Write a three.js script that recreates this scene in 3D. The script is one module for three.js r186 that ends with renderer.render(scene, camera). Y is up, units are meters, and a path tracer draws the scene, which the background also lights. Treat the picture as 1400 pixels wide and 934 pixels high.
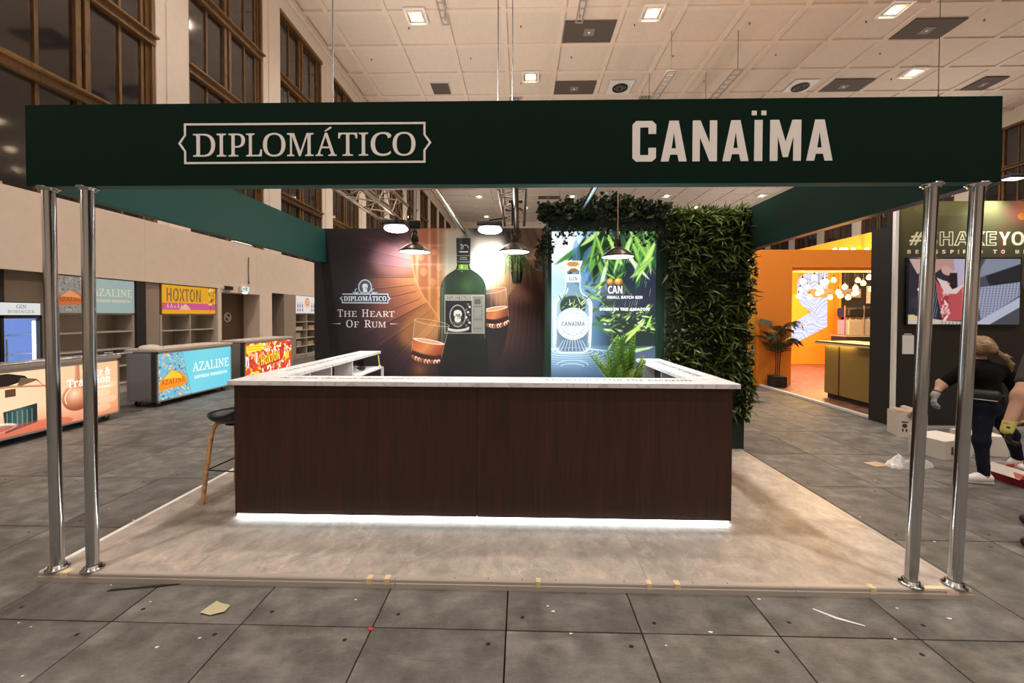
import * as THREE from 'three';
import { mergeGeometries, mergeVertices } from 'three/addons/utils/BufferGeometryUtils.js';
import { RoundedBoxGeometry } from 'three/addons/geometries/RoundedBoxGeometry.js';
import { TextGeometry } from 'three/addons/geometries/TextGeometry.js';
import { FontLoader } from 'three/addons/loaders/FontLoader.js';
import { RectAreaLightUniformsLib } from 'three/addons/lights/RectAreaLightUniformsLib.js';
import { MarchingCubes } from 'three/addons/objects/MarchingCubes.js';

// ------------------------------------------------------------------ camera, light, exposure
const scene = new THREE.Scene();
const renderer = new THREE.WebGLRenderer({ antialias: true });
renderer.toneMapping = THREE.LinearToneMapping;
renderer.toneMappingExposure = 1.04;
renderer.shadowMap.enabled = true;
RectAreaLightUniformsLib.init();
const camera = new THREE.PerspectiveCamera(2 * Math.atan(495 / 525) * 180 / Math.PI, 1400 / 990, 0.05, 300);
camera.position.set(0.2265, 1.70, 2.3376);
camera.rotation.set(-0.016, 0.0229, 0.0033, 'YXZ');
camera.setViewOffset(1400, 990, 0, 55.86, 1400, 934);
scene.background = new THREE.Color().setRGB(0.0115, 0.0098, 0.0092);      // the night outside the windows

const CEIL = 13.8;
const WARM = new THREE.Color().setRGB(1, 0.875, 0.765), COOL = new THREE.Color().setRGB(1, 0.98, 0.95), AMBER = new THREE.Color().setRGB(1, 0.55, 0.16);
const L = { down: 88, front: 150, up: 190, pendant: 9, flood: 8, strip: 22, bulb: 2.2 };
const UP = new THREE.Color().setRGB(1, 0.87, 0.77);

function aim(l, from, to, parent = scene) {
  l.position.set(...from); l.castShadow = true;
  if (l.target) { l.target.position.set(...to); scene.add(l.target); }
  parent.add(l); return l;
}
function spot(color, intensity, from, to, angle, penumbra = 0.5, radius = 2) {
  const s = new THREE.SpotLight(color, intensity, 0, angle, penumbra, 2); s.shadow.radius = radius; return aim(s, from, to);
}
function point(color, intensity, at, radius = 1) {
  const p = new THREE.PointLight(color, intensity, 0, 2); p.shadow.radius = radius; p.position.set(...at); p.castShadow = true; scene.add(p); return p;
}
function area(color, intensity, w, h, at, to) {
  const a = new THREE.RectAreaLight(color, intensity, w, h); a.position.set(...at); a.lookAt(...to); scene.add(a); return a;
}

// ------------------------------------------------------------------ helpers
let seed = 20240611;
const rnd = () => { seed = (seed + 0x6d2b79f5) | 0; let t = Math.imul(seed ^ (seed >>> 15), 1 | seed); t = (t + Math.imul(t ^ (t >>> 7), 61 | t)) ^ t; return ((t ^ (t >>> 14)) >>> 0) / 4294967296; };
const rr = (a, b) => a + (b - a) * rnd();
const taken = new Map();
function numbered(name) { const n = taken.get(name) ?? 0; taken.set(name, n + 1); return n ? name + '_' + String(n).padStart(3, '0') : name; }
function shade(o) { o.traverse((c) => { if (c.isMesh) { c.castShadow = true; c.receiveShadow = true; } }); return o; }
function thing(name, label, category, at = [0, 0, 0], turn = 0, group) {
  const o = new THREE.Group(); o.name = numbered(name); scene.add(o);
  o.position.set(...at); o.rotation.y = turn; o.userData = { label, category };
  if (group) o.userData.group = group;
  return o;
}
function struct(name, at = [0, 0, 0]) {
  const o = new THREE.Group(); o.name = numbered(name); scene.add(o); o.position.set(...at); o.userData = { kind: 'structure' }; return o;
}
function obj(name, geo, mat, parent, label) {
  const g = Array.isArray(geo) ? merge(geo) : geo;
  const m = new THREE.Mesh(g, mat); m.name = name; m.castShadow = true; m.receiveShadow = true;
  if (label) m.userData.label = label;
  parent.add(m); return m;
}
function solo(name, geo, mat, label, category, at = [0, 0, 0], group) {
  const m = obj(numbered(name), geo, mat, scene); m.position.set(...at); m.userData = { label, category }; if (group) m.userData.group = group; return m;
}
function solid(name, geo, mat) { const m = obj(numbered(name), geo, mat, scene); m.userData = { kind: 'structure' }; return m; }
function dup(root, at, turn, label, group) {
  const r = root.clone(); r.name = numbered(root.name.replace(/_\d{3}$/, '')); scene.add(r); r.position.set(...at); if (turn !== undefined) r.rotation.y = turn;
  r.userData = { ...root.userData }; if (label) r.userData.label = label; if (group) r.userData.group = group;
  return r;
}
function merge(list) {
  const gs = list.map((g) => { const h = g.index ? g.toNonIndexed() : g.clone(); for (const k of Object.keys(h.attributes)) if (!['position', 'normal', 'uv'].includes(k)) h.deleteAttribute(k); if (!h.attributes.uv) h.setAttribute('uv', new THREE.BufferAttribute(new Float32Array(h.attributes.position.count * 2), 2)); return h; });
  return mergeGeometries(gs);
}
// uv in metres from the dominant normal
function metreUV(g, ox = 0, oy = 0) {
  const p = g.attributes.position, n = g.attributes.normal, uv = new Float32Array(p.count * 2);
  for (let i = 0; i < p.count; i++) {
    const ax = Math.abs(n.getX(i)), ay = Math.abs(n.getY(i)), az = Math.abs(n.getZ(i));
    let u, v;
    if (ay >= ax && ay >= az) { u = p.getX(i); v = -p.getZ(i); } else if (ax >= az) { u = p.getZ(i); v = p.getY(i); } else { u = p.getX(i); v = p.getY(i); }
    uv[2 * i] = u + ox; uv[2 * i + 1] = v + oy;
  }
  g.setAttribute('uv', new THREE.BufferAttribute(uv, 2)); return g;
}
// box from corner to corner
function box(x0, y0, z0, x1, y1, z1, r = 0) {
  const w = Math.abs(x1 - x0), h = Math.abs(y1 - y0), d = Math.abs(z1 - z0);
  const g = r ? new RoundedBoxGeometry(w, h, d, 2, Math.min(r, w / 2.01, h / 2.01, d / 2.01)) : new THREE.BoxGeometry(w, h, d);
  g.translate((x0 + x1) / 2, (y0 + y1) / 2, (z0 + z1) / 2);
  return metreUV(g);
}
const cyl = (r0, r1, h, at, seg = 24, open = false) => new THREE.CylinderGeometry(r1, r0, h, seg, 1, open).translate(at[0], at[1] + h / 2, at[2]);
function rod(a, b, r, seg = 10, r2 = r) {
  const A = new THREE.Vector3(...a), B = new THREE.Vector3(...b), d = B.clone().sub(A), g = new THREE.CylinderGeometry(r2, r, d.length(), seg);
  g.applyQuaternion(new THREE.Quaternion().setFromUnitVectors(new THREE.Vector3(0, 1, 0), d.clone().normalize()));
  return g.translate((A.x + B.x) / 2, (A.y + B.y) / 2, (A.z + B.z) / 2);
}
const tube = (pts, r, n = 24, seg = 8) => new THREE.TubeGeometry(new THREE.CatmullRomCurve3(pts.map((p) => new THREE.Vector3(...p))), n, r, seg);
const lathe = (pts, seg = 32) => new THREE.LatheGeometry(pts.map((p) => new THREE.Vector2(...p)), seg);
function quad(w, h) { return new THREE.PlaneGeometry(w, h); }

// periodic value noise
function makeNoise(s) {
  const N = 256, t = new Float32Array(N * N); let q = s;
  for (let i = 0; i < N * N; i++) { q = (q * 1664525 + 1013904223) >>> 0; t[i] = q / 4294967296; }
  return (x, y, p = 256) => {
    const xi = Math.floor(x), yi = Math.floor(y), fx = x - xi, fy = y - yi, u = fx * fx * (3 - 2 * fx), v = fy * fy * (3 - 2 * fy);
    const m = (a) => ((a % p) + p) % p, X = m(xi), Y = m(yi), X1 = m(xi + 1), Y1 = m(yi + 1);
    const a = t[Y * N + X], b = t[Y * N + X1], c = t[Y1 * N + X], d = t[Y1 * N + X1];
    return a + (b - a) * u + (c - a) * v + (a - b - c + d) * u * v;
  };
}
const nz = makeNoise(77);
function fbm(x, y, p, oct = 4) { let s = 0, a = 0.5, f = 1; for (let i = 0; i < oct; i++) { s += a * nz(x * f, y * f, Math.min(256, p * f)); f *= 2; a *= 0.5; } return s; }
function dataTex(w, h, fn, srgb = true, rx = 1, ry = 1) {
  const d = new Uint8Array(w * h * 4);
  for (let y = 0; y < h; y++) for (let x = 0; x < w; x++) { const c = fn(x / w, y / h), i = (y * w + x) * 4; d[i] = c[0]; d[i + 1] = c[1]; d[i + 2] = c[2]; d[i + 3] = 255; }
  const t = new THREE.DataTexture(d, w, h); t.wrapS = t.wrapT = THREE.RepeatWrapping; t.magFilter = THREE.LinearFilter; t.minFilter = THREE.LinearMipmapLinearFilter; t.generateMipmaps = true;
  if (srgb) t.colorSpace = THREE.SRGBColorSpace; t.repeat.set(rx, ry); t.needsUpdate = true; return t;
}
function canvasTex(w, h, draw, srgb = true) {
  const c = document.createElement('canvas'); c.width = w; c.height = h; const x = c.getContext('2d'); draw(x, w, h);
  const t = new THREE.CanvasTexture(c); if (srgb) t.colorSpace = THREE.SRGBColorSpace; t.anisotropy = 8; return t;
}
const std = (o) => new THREE.MeshStandardMaterial(o), phys = (o) => new THREE.MeshPhysicalMaterial(o);
const lin = (r, g, b) => new THREE.Color().setRGB(r, g, b);
const hex = (h) => new THREE.Color(h);
const serif = await new FontLoader().loadAsync('fonts/droid/droid_serif_regular.typeface.json');
const sansBold = await new FontLoader().loadAsync('fonts/droid/droid_sans_bold.typeface.json');
function textGeo(str, font, size, depth, width) {
  const g = new TextGeometry(str, { font, size, depth, curveSegments: 8, bevelEnabled: false });
  g.computeBoundingBox(); const b = g.boundingBox;
  g.translate(-b.min.x, 0, 0);
  if (width) g.scale(width / (b.max.x - b.min.x), 1, 1);
  return g;
}

// ------------------------------------------------------------------ materials
const M = {};
{
  const wall = dataTex(256, 256, (u, v) => { const n = fbm(u * 16, v * 16, 16, 4) * 10 - 5; return [226 + n, 216 + n, 205 + n]; }, true, 0.5, 0.5);
  M.wall = std({ map: wall, roughness: 0.9 });
  M.band = std({ map: wall, color: lin(1.08, 1.03, 0.99), roughness: 0.92 });
  M.ceil = std({ map: wall, color: lin(0.92, 0.87, 0.84), roughness: 0.95 });
  M.rib = std({ map: wall, color: lin(0.93, 0.88, 0.85), roughness: 0.95 });
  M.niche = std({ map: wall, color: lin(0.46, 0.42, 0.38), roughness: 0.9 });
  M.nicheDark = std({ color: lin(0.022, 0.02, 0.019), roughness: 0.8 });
  const ft = (s) => dataTex(512, 512, (u, v) => {
    const a = fbm(u * 6 + s, v * 6 + s * 2, 256, 5), b = nz(u * 220, v * 40 + s, 256), c = nz(u * 200 + s * 7, v * 200, 256), w = Math.pow(fbm(u * 3 + s * 5, v * 8 + s, 256, 4), 3);
    const k = 88 + (a - 0.47) * 62 + (b - 0.5) * 8 + (c - 0.5) * 12 + w * 60; return [k * 1.02, k * 0.985, k * 0.945];
  }, true);
  M.tiles = [0, 1, 2].map((i) => std({ map: ft(i * 17 + 3), roughness: 0.62, color: lin([1, 0.9, 1.1][i], [1, 0.9, 1.1][i], [1, 0.9, 1.1][i]) }));
  M.joint = std({ color: lin(0.012, 0.011, 0.01), roughness: 0.9 });
  const stone = dataTex(1024, 1024, (u, v) => {
    const a = fbm(u * 7, v * 7, 7, 5), w1 = fbm(u * 5 + 3.3, v * 5 + 1.7, 5, 3), r1 = Math.abs(fbm(u * 4 + w1 * 1.5, v * 4 + w1 * 1.2, 256, 4) - 0.47), r2 = Math.abs(fbm(u * 9 + w1 * 2, v * 3.5, 256, 4) - 0.46), gr = nz(u * 250, v * 250, 250);
    const m2 = fbm(u * 22 + w1 * 3, v * 22, 256, 4), m3 = fbm(u * 48 + 7, v * 30, 256, 3); let k = 176 + (a - 0.46) * 34 + (m2 - 0.47) * 46 + (m3 - 0.45) * 30 + (gr - 0.5) * 14; k += 16 * Math.max(0, 1 - r1 * 90) + 12 * Math.max(0, 1 - r2 * 110);
    return [Math.min(255, k * 1.0), Math.min(255, k * 0.965), Math.min(255, k * 0.925)];
  }, true, 1 / 1.9, 1 / 1.9);
  M.stone = std({ map: stone, roughness: 0.5, color: lin(0.96, 0.93, 0.91) });
  M.alu = std({ color: lin(0.46, 0.41, 0.37), metalness: 0.15, roughness: 0.45 });
  M.aluLit = std({ color: lin(0.9, 0.88, 0.84), metalness: 0.1, roughness: 0.4 });  // edge trim metal whitened to stand for light catching it
  M.tape = std({ color: lin(0.72, 0.6, 0.36), roughness: 0.6 });
  M.chrome = std({ color: lin(0.56, 0.57, 0.58), metalness: 1, roughness: 0.16 });
  M.steel = std({ color: lin(0.46, 0.45, 0.43), metalness: 0.55, roughness: 0.38 });
  M.green = phys({ color: lin(0.0026, 0.0175, 0.0110), roughness: 0.8, specularIntensity: 0.16 });
  M.greenLit = std({ color: lin(0.010, 0.098, 0.088), roughness: 0.6 });  // beam green with floodlight spill mixed into its colour
  M.greenShaded = phys({ color: lin(0.005, 0.028, 0.018), roughness: 0.75, specularIntensity: 0.5 });  // same beam green kept dark for the side without spill
  M.greenBox = std({ color: lin(0.005, 0.03, 0.021), roughness: 0.5 });
  M.letter = std({ color: lin(0.94, 0.90, 0.87), roughness: 0.6 });
  const wood = dataTex(512, 512, (u, v) => {
    const g = fbm(u * 64, v * 3, 64, 4), s = nz(u * 200, v * 6, 200), l = fbm(u * 9, v * 0.99 * 2, 256, 3), d = Math.pow(nz(u * 128 + 9, v * 7, 128), 6);
    const k = 0.72 + (g - 0.47) * 0.34 + (s - 0.5) * 0.10 + (l - 0.45) * 0.3 - d * 0.14; return [Math.max(10, 70 * k), Math.max(6, 38 * k), Math.max(4, 27 * k)];
  }, true, 1 / 0.8, 1 / 1.4);
  M.wood = std({ map: wood, color: lin(1.22, 1.0, 0.98), roughness: 0.55 });
  M.woodDark = std({ map: wood, color: lin(0.55, 0.5, 0.5), roughness: 0.6 });
  const marble = dataTex(512, 512, (u, v) => { const w = fbm(u * 4, v * 4, 4, 4), r = Math.abs(fbm(u * 5 + w * 2, v * 5 + w, 256, 4) - 0.47), k = 232 - 26 * Math.max(0, 1 - r * 30) + (w - 0.5) * 14; return [k, k, k + 2]; }, true, 1, 1);
  M.top = std({ map: marble, roughness: 0.32 });
  M.white = std({ color: lin(0.78, 0.77, 0.76), roughness: 0.5 });
  M.offwhite = std({ color: lin(0.62, 0.57, 0.51), roughness: 0.6 });
  M.black = std({ color: lin(0.012, 0.012, 0.012), roughness: 0.55 });
  M.blackGloss = std({ color: lin(0.012, 0.012, 0.013), roughness: 0.25 });
  M.ink = std({ color: lin(0.12, 0.13, 0.15), roughness: 0.6 });
  M.oak = std({ map: dataTex(128, 256, (u, v) => { const g = fbm(u * 30, v * 4, 256, 3), k = 1.0 + (g - 0.45) * 0.7; return [212 * k, 166 * k, 118 * k]; }), roughness: 0.5 });
  M.bronze = std({ color: lin(0.055, 0.042, 0.033), metalness: 0.55, roughness: 0.34 });
  M.frame = std({ map: dataTex(128, 256, (u, v) => { const k = 0.9 + (fbm(u * 20, v * 5, 256, 3) - 0.45) * 0.5; return [120 * k, 88 * k, 50 * k]; }), roughness: 0.42 });
  M.frameDark = std({ color: lin(0.045, 0.026, 0.017), roughness: 0.5 });
  M.glass = phys({ color: lin(0.9, 0.86, 0.84), roughness: 0.06, transmission: 1, thickness: 0, ior: 1.5 });
  M.orange = std({ color: lin(0.86, 0.27, 0.025), roughness: 0.7 });
  M.yellow = std({ color: lin(0.62, 0.36, 0.035), roughness: 0.7 });
  M.olive = std({ color: lin(0.30, 0.19, 0.045), roughness: 0.5 });
  M.card = std({ color: lin(0.55, 0.46, 0.36), roughness: 0.85 });
  M.kraft = std({ color: lin(0.48, 0.33, 0.2), roughness: 0.85 });
  M.vent = std({ color: lin(0.10, 0.078, 0.064), roughness: 0.8 });
  M.soil = std({ color: lin(0.03, 0.02, 0.013), roughness: 1 });
}
const glow = (r, g, b, k = 1) => std({ color: 0x000000, emissive: lin(r, g, b), emissiveIntensity: k, roughness: 0.6 });
function printMat(tex, o = {}) { return std({ map: tex, roughness: 0.55, ...o }); }
function litPrint(tex, k) { return std({ color: 0x111111, emissive: 0xffffff, emissiveMap: tex, emissiveIntensity: k, roughness: 0.4 }); }
// ================================================================== THE HALL
// ---- floor: rubbery plates 0.727 x 0.916 m laid in rows
{
  const TX = 0.727, TZ = 0.9158, X0 = -2.028, Z0 = 0.295, gap = 0.007;
  const floor = struct('floor');
  obj('floor_base', box(-9.4, -0.32, -48.3, 29.4, -0.03, 18), M.joint, floor);
  const holes = (s) => canvasTex(512, 640, (c, w, h) => {
    const id = c.createImageData(w, h);
    for (let y = 0; y < h; y++) for (let x = 0; x < w; x++) {
      const u = x / w, v = y / h, a = fbm(u * 7 + s * 3.1, v * 9 + s, 256, 5), b = nz(u * 30 + s, v * 230, 256), g = nz(u * 240, v * 260 + s * 5, 256), sc = Math.pow(fbm(u * 3 + s * 5, v * 14 + s, 256, 4), 3);
      const k = 94 + (a - 0.47) * 56 + (b - 0.5) * 9 + (g - 0.5) * 14 + sc * 50, i = (y * w + x) * 4;
      id.data[i] = k * 1.0; id.data[i + 1] = k * 0.985; id.data[i + 2] = k * 0.955; id.data[i + 3] = 255;
    }
    c.putImageData(id, 0, 0);
    c.strokeStyle = 'rgba(70,66,62,0.5)'; c.lineWidth = 2;
    for (let i = 0; i < 3; i++) { const x = rr(60, 400), y = rr(60, 560); c.beginPath(); c.moveTo(x, y); c.lineTo(x + rr(30, 110), y + rr(-6, 6)); c.stroke(); }
    c.strokeStyle = 'rgba(165,158,148,0.35)';
    for (let i = 0; i < 5; i++) { const x = rr(40, 450), y = rr(40, 600); c.beginPath(); c.moveTo(x, y); c.lineTo(x + rr(-40, 40), y + rr(-20, 20)); c.stroke(); }
    c.fillStyle = '#0b0a09';
    for (const [x, y] of [[68, 66], [440, 585]]) { c.beginPath(); c.ellipse(x + rr(-14, 14), y + rr(-12, 12), 8, 7, 0, 0, 7); c.fill(); }
  });
  const mats = [0, 1, 2, 3].map((i) => std({ map: holes(i * 11 + 2), roughness: 0.72, color: lin([1, 0.86, 1.1, 0.95][i], [1, 0.87, 1.1, 0.95][i], [1, 0.88, 1.1, 0.94][i]) }));
  const tile = () => { const g = new RoundedBoxGeometry(TX - gap, 0.03, TZ - gap, 1, 0.003); const p = g.attributes.position, uv = g.attributes.uv; for (let i = 0; i < p.count; i++) uv.setXY(i, p.getX(i) / TX + 0.5, p.getZ(i) / TZ + 0.5); return g; };
  const geos = [tile(), tile()]; { const uv = geos[1].attributes.uv; for (let i = 0; i < uv.count; i++) uv.setXY(i, 1 - uv.getX(i), 1 - uv.getY(i)); }
  const cells = [];
  for (let i = -10; i < 44; i++) for (let k = -20; k < 55; k++) {
    const x = X0 + (i + 0.5) * TX, z = Z0 - (k + 0.5) * TZ;
    if (x > 29 || x < -9.2) continue;
    const dx = x - 0.2265, dz = 2.3376 - z, seen = dz > 1.0 && Math.abs(dx + 0.02 * dz) < dz * 1.38 + 0.7, under = x > -2.3 && x < 2.5 && z < -0.4 && z > -3.4;
    cells.push({ x, z, key: seen && !under ? Math.hypot(dx, dz) : 1e3 + Math.hypot(dx, dz) });
  }
  cells.sort((a, b) => a.key - b.key);
  cells.slice(0, 285).forEach((c) => { const m = obj('floor_tile', geos[rnd() < 0.5 ? 0 : 1], mats[Math.floor(rnd() * 4)], floor); m.position.set(c.x, -0.015 + rr(-0.0012, 0.0008), c.z); });
  const rest = cells.slice(285), by = [[], [], [], []]; rest.forEach((c) => by[Math.floor(rnd() * 4)].push(c));
  const q = new THREE.Matrix4();
  by.forEach((list, i) => {
    const im = new THREE.InstancedMesh(geos[i % 2], mats[i], list.length); im.name = 'floor_tile_field'; im.userData.kind = 'stuff'; im.castShadow = im.receiveShadow = true;
    list.forEach((c, k) => im.setMatrixAt(k, q.makeTranslation(c.x, -0.015, c.z))); floor.add(im);
  });
}
// ---- coffered ceiling
const CX = (i) => 5.43 + 2.372 * i, CZ = (k) => -15.0 + 0.775 + 0.1 - 1.975 * (k - 0);   // centres of the coffers
{
  const ceiling = struct('ceiling');
  obj('ceiling_slab', box(-9.4, CEIL + 0.11, -48.3, 29.4, CEIL + 0.4, 18), M.ceil, ceiling);
  const panel = box(-1.09, 0, -0.89, 1.09, 0.05, 0.89), many = [];
  const mats = [1, 0.97, 1.02].map((k) => { const m = M.ceil.clone(); m.color = lin(0.90 * k, 0.865 * k, 0.835 * k); return m; });
  for (let k = -15; k <= 16; k++) for (let i = -6; i <= 10; i++) {
    const x = CX(i), z = CZ(k);
    if (x < -8.4 || x > 28.6) continue;
    if (k >= -1 && many.length >= 0 && k <= 14) { const m = obj('ceiling_panel', panel, mats[Math.floor(rnd() * 3)], ceiling); m.position.set(x, CEIL + 0.065 + rr(-0.006, 0.006), z); } else many.push([x, z]);
  }
  const im = new THREE.InstancedMesh(panel, mats[0], many.length); im.name = 'ceiling_panel_field'; im.userData.kind = 'stuff'; const q = new THREE.Matrix4();
  many.forEach((c, k) => im.setMatrixAt(k, q.makeTranslation(c[0], CEIL + 0.065, c[1]))); ceiling.add(im);
  for (let k = -15; k <= 17; k++) obj('ceiling_rib', box(-8.7, CEIL, CZ(k) + 0.9875 - 0.09, 29, CEIL + 0.115, CZ(k) + 0.9875 + 0.09), M.rib, ceiling);
  for (let i = -6; i <= 10; i++) { const x = CX(i) - 1.186; if (x > -8.6 && x < 28.8) obj('ceiling_rib', box(x - 0.1, CEIL - 0.002, -48, x + 0.1, CEIL + 0.115, 18), M.rib, ceiling); }
  // sprinkler heads
  const sp = merge([cyl(0.03, 0.03, 0.03, [0, -0.03, 0], 10), cyl(0.012, 0.02, 0.05, [0, -0.08, 0], 8)]);
  const list = [];
  for (let k = 0; k <= 4; k++) for (let i = -5; i <= 6; i++) if ((i + k) % 2 === 0) list.push([CX(i) - 0.5, CZ(k) + 0.1]);
  for (const [x, z] of list) { const m = obj('sprinkler', sp, M.vent, ceiling); m.position.set(x, CEIL + 0.065, z); }
}
// ---- ceiling fittings
const downSpots = [];
{
  const f = thing('ceiling_light', 'square recessed ceiling downlight with a bare bright lamp in a white frame', 'ceiling light', [-4.06, CEIL, -13.33], 0, 'square ceiling downlights');
  obj('frame', [box(-0.43, -0.035, -0.43, 0.43, 0.02, -0.36), box(-0.43, -0.035, 0.36, 0.43, 0.02, 0.43), box(-0.43, -0.035, -0.36, -0.36, 0.02, 0.36), box(0.36, -0.035, -0.36, 0.43, 0.02, 0.36)], M.white, f);
  obj('reflector', lathe([[0.10, 0.06], [0.2, 0.05], [0.34, 0.0], [0.36, -0.02]], 4).rotateY(Math.PI / 4), M.white, f);
  obj('lamp_bulb', new THREE.SphereGeometry(0.13, 16, 10).translate(0, 0.0, 0), glow(1, 0.78, 0.52, 26), f);
  obj('diffuser', box(-0.3, -0.045, -0.42, 0.3, -0.036, -0.36), glow(1, 0.82, 0.62, 1.3), f);
  const where = [];
  for (let j = 0; j < 5; j++) for (let i = 0; i < 4; i++) where.push([-4.06 + 9.5 * i, -13.33 - 7.9 * j]);
  for (let j = 0; j < 4; j++) for (const x of [0.68, 19.69]) where.push([x, -17.38 - 7.9 * j]);
  const words = ['nearest the windows', 'second from the windows', 'third from the windows', 'fourth from the windows'];
  where.forEach(([x, z], n) => {
    const col = n < 20 ? words[n % 4] + ', row ' + ['one', 'two', 'three', 'four', 'five'][Math.floor(n / 4)] + ' from the camera' : ((n - 20) % 2 ? 'far from' : 'close to') + ' the window wall, staggered row ' + ['one', 'two', 'three', 'four'][Math.floor((n - 20) / 2)];
    const lb = 'square ceiling downlight ' + col;
    if (n === 0) f.userData.label = lb; else dup(f, [x, CEIL, z], 0, lb);
    downSpots.push([x, z]);
  });
  for (const x of [-4.06, 5.43, 14.94]) for (const z of [-5.4, 2.5, 10.4]) downSpots.push([x, z]);   // fittings of the same rows above and behind the camera
  const fit = merge([box(-0.43, -0.03, -0.43, 0.43, 0.0, 0.43), cyl(0.2, 0.26, 0.04, [0, -0.07, 0], 20)]), lens = cyl(0.18, 0.18, 0.005, [0, -0.076, 0], 20), lensM = glow(1, 0.82, 0.62, 3);
  for (const [x, z] of downSpots.slice(28)) { obj('downlight_frame', fit, M.white, scene.getObjectByName('ceiling')).position.set(x, CEIL, z); obj('downlight_lens', lens, lensM, scene.getObjectByName('ceiling')).position.set(x, CEIL, z); }
  for (const [x, z] of downSpots) if (z > -30) spot(WARM, z > 2 ? L.front : L.down, [x, CEIL - 0.2, z], [x, 0, z], 1.2, 0.7, 6);

  const v = thing('air_vent', '', 'vent', [0, CEIL, 0], 0, 'brown ceiling vents');
  obj('grille', box(-1.07, 0.0, -0.62, 1.07, 0.04, 0.62), M.vent, v); obj('core', box(-0.22, -0.015, -0.2, 0.22, 0.0, 0.2), std({ color: lin(0.24, 0.2, 0.17), roughness: 0.7 }), v); obj('nozzle', cyl(0.05, 0.05, 0.02, [0, -0.03, 0], 12), M.white, v);
  const vs = [[3.1, -14.35, 'wide brown ceiling vent above the middle of the sign beam'], [3.03, -18.45, 'wide brown ceiling vent just over the beam edge, middle'], [17.35, -14.5, 'wide brown ceiling vent nearest the tilted bright downlight'], [17.2, -18.5, 'wide brown ceiling vent just over the beam, beside round diffuser'], [24.3, -18.45, 'narrow brown ceiling vent above the far corner of the beam']];
  vs.forEach(([x, z, lb], n) => { if (n) dup(v, [x, CEIL, z], 0, lb); else { v.position.set(x, CEIL, z); v.userData.label = lb; } }); scene.children.find((o) => o.name === 'air_vent_004').scale.x = 0.55;
  for (const [x, z, lb] of [[3.0, -37.4, 'far brown ceiling vent seen over the ivy'], [9.7, -37.4, 'far brown ceiling vent seen over the green wall'], [-0.6, -42, 'far brown ceiling vent beside the tilted pole']]) dup(v, [x, CEIL, z], 0, lb);
  const sv = thing('air_vent', 'small square brown ceiling vent near the window wall', 'vent', [-4.1, CEIL, -18.35]); obj('grille', box(-0.47, 0, -0.5, 0.47, 0.04, 0.5), M.vent, sv); obj('rim', box(-0.5, 0.01, -0.53, 0.5, 0.045, 0.53), M.white, sv);
  const d = thing('air_diffuser', 'round swirl ceiling diffuser in white square plate above the sign lettering', 'diffuser', [5.45, CEIL, -18.4], 0, 'round ceiling diffusers');
  obj('plate', box(-0.62, 0.0, -0.62, 0.62, 0.03, 0.62), M.white, d);
  obj('ring', lathe([[0.40, 0], [0.40, -0.05], [0.30, -0.06], [0.30, 0]], 24), M.black, d); obj('ring', lathe([[0.25, 0], [0.25, -0.06], [0.13, -0.07], [0.13, 0]], 24), M.vent, d); obj('ring', cyl(0.07, 0.07, 0.08, [0, -0.07, 0], 16), M.black, d);
  dup(d, [14.95, CEIL, -18.5], 0, 'round swirl ceiling diffuser beside the far wide brown vent');
  const pb = thing('junction_box', 'small slotted metal box on the ceiling above the beam left of the middle', 'box', [1.15 - 1.3, CEIL, -19.3]); obj('case', box(-0.3, -0.12, -0.15, 0.3, 0.0, 0.15, 0.01), M.steel, pb); for (const x of [-0.18, 0, 0.18]) obj('slot', box(x - 0.04, -0.1, 0.15, x + 0.04, -0.05, 0.16), M.black, pb);
  const pb2 = thing('junction_box', 'small slotted metal box on the ceiling between the cable trays', 'box', [7.05, CEIL, -19.3]); obj('case', box(-0.3, -0.12, -0.15, 0.3, 0.0, 0.15, 0.01), M.steel, pb2); for (const x of [-0.18, 0, 0.18]) obj('slot', box(x - 0.04, -0.1, 0.15, x + 0.04, -0.05, 0.16), M.black, pb2);

  // hanging cable trays: two rails and rungs, on threaded hangers
  const tray = (name, label, x, y, z0, z1, w, hang) => {
    const t = thing(name, label, 'cable tray', [x, y, z0], 0, 'cable trays hung from the ceiling');
    for (const s of [-1, 1]) obj('rail', box(s * w / 2 - 0.025, -0.03, z1 - z0, s * w / 2 + 0.025, 0.03, 0), M.steel, t);
    const n = Math.round(Math.abs(z1 - z0) / 0.34); for (let i = 0; i <= n; i++) obj('rung', box(-w / 2, -0.02, (z1 - z0) * i / n - 0.02, w / 2, 0.01, (z1 - z0) * i / n + 0.02), M.steel, t);
    for (const h of hang) obj('hanger', rod([0, 0, h - z0], [0, CEIL - y, h - z0], 0.012, 6), M.vent, t);
    return t;
  };
  tray('cable_tray', 'short cable ladder hanging over the warm downlight near the windows', -2.63, 12.6, -9.5, -12.2, 0.22, [-10, -12]);
  tray('cable_tray', 'short cable ladder hanging beside the brown vent in the middle', 2.35, 12.6, -9.5, -12.2, 0.22, [-10, -12]);
  tray('cable_tray', 'long cable tray on thin rods above the first sign letters', 6.6, 12.1, -14.3, -22, 0.34, [-14.35, -17.2, -21]);
  tray('cable_tray', 'long cable tray on thin rods above the last sign letters', 9.4, 12.1, -14.3, -22, 0.34, [-14.35, -17.2, -21]);
}
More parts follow.
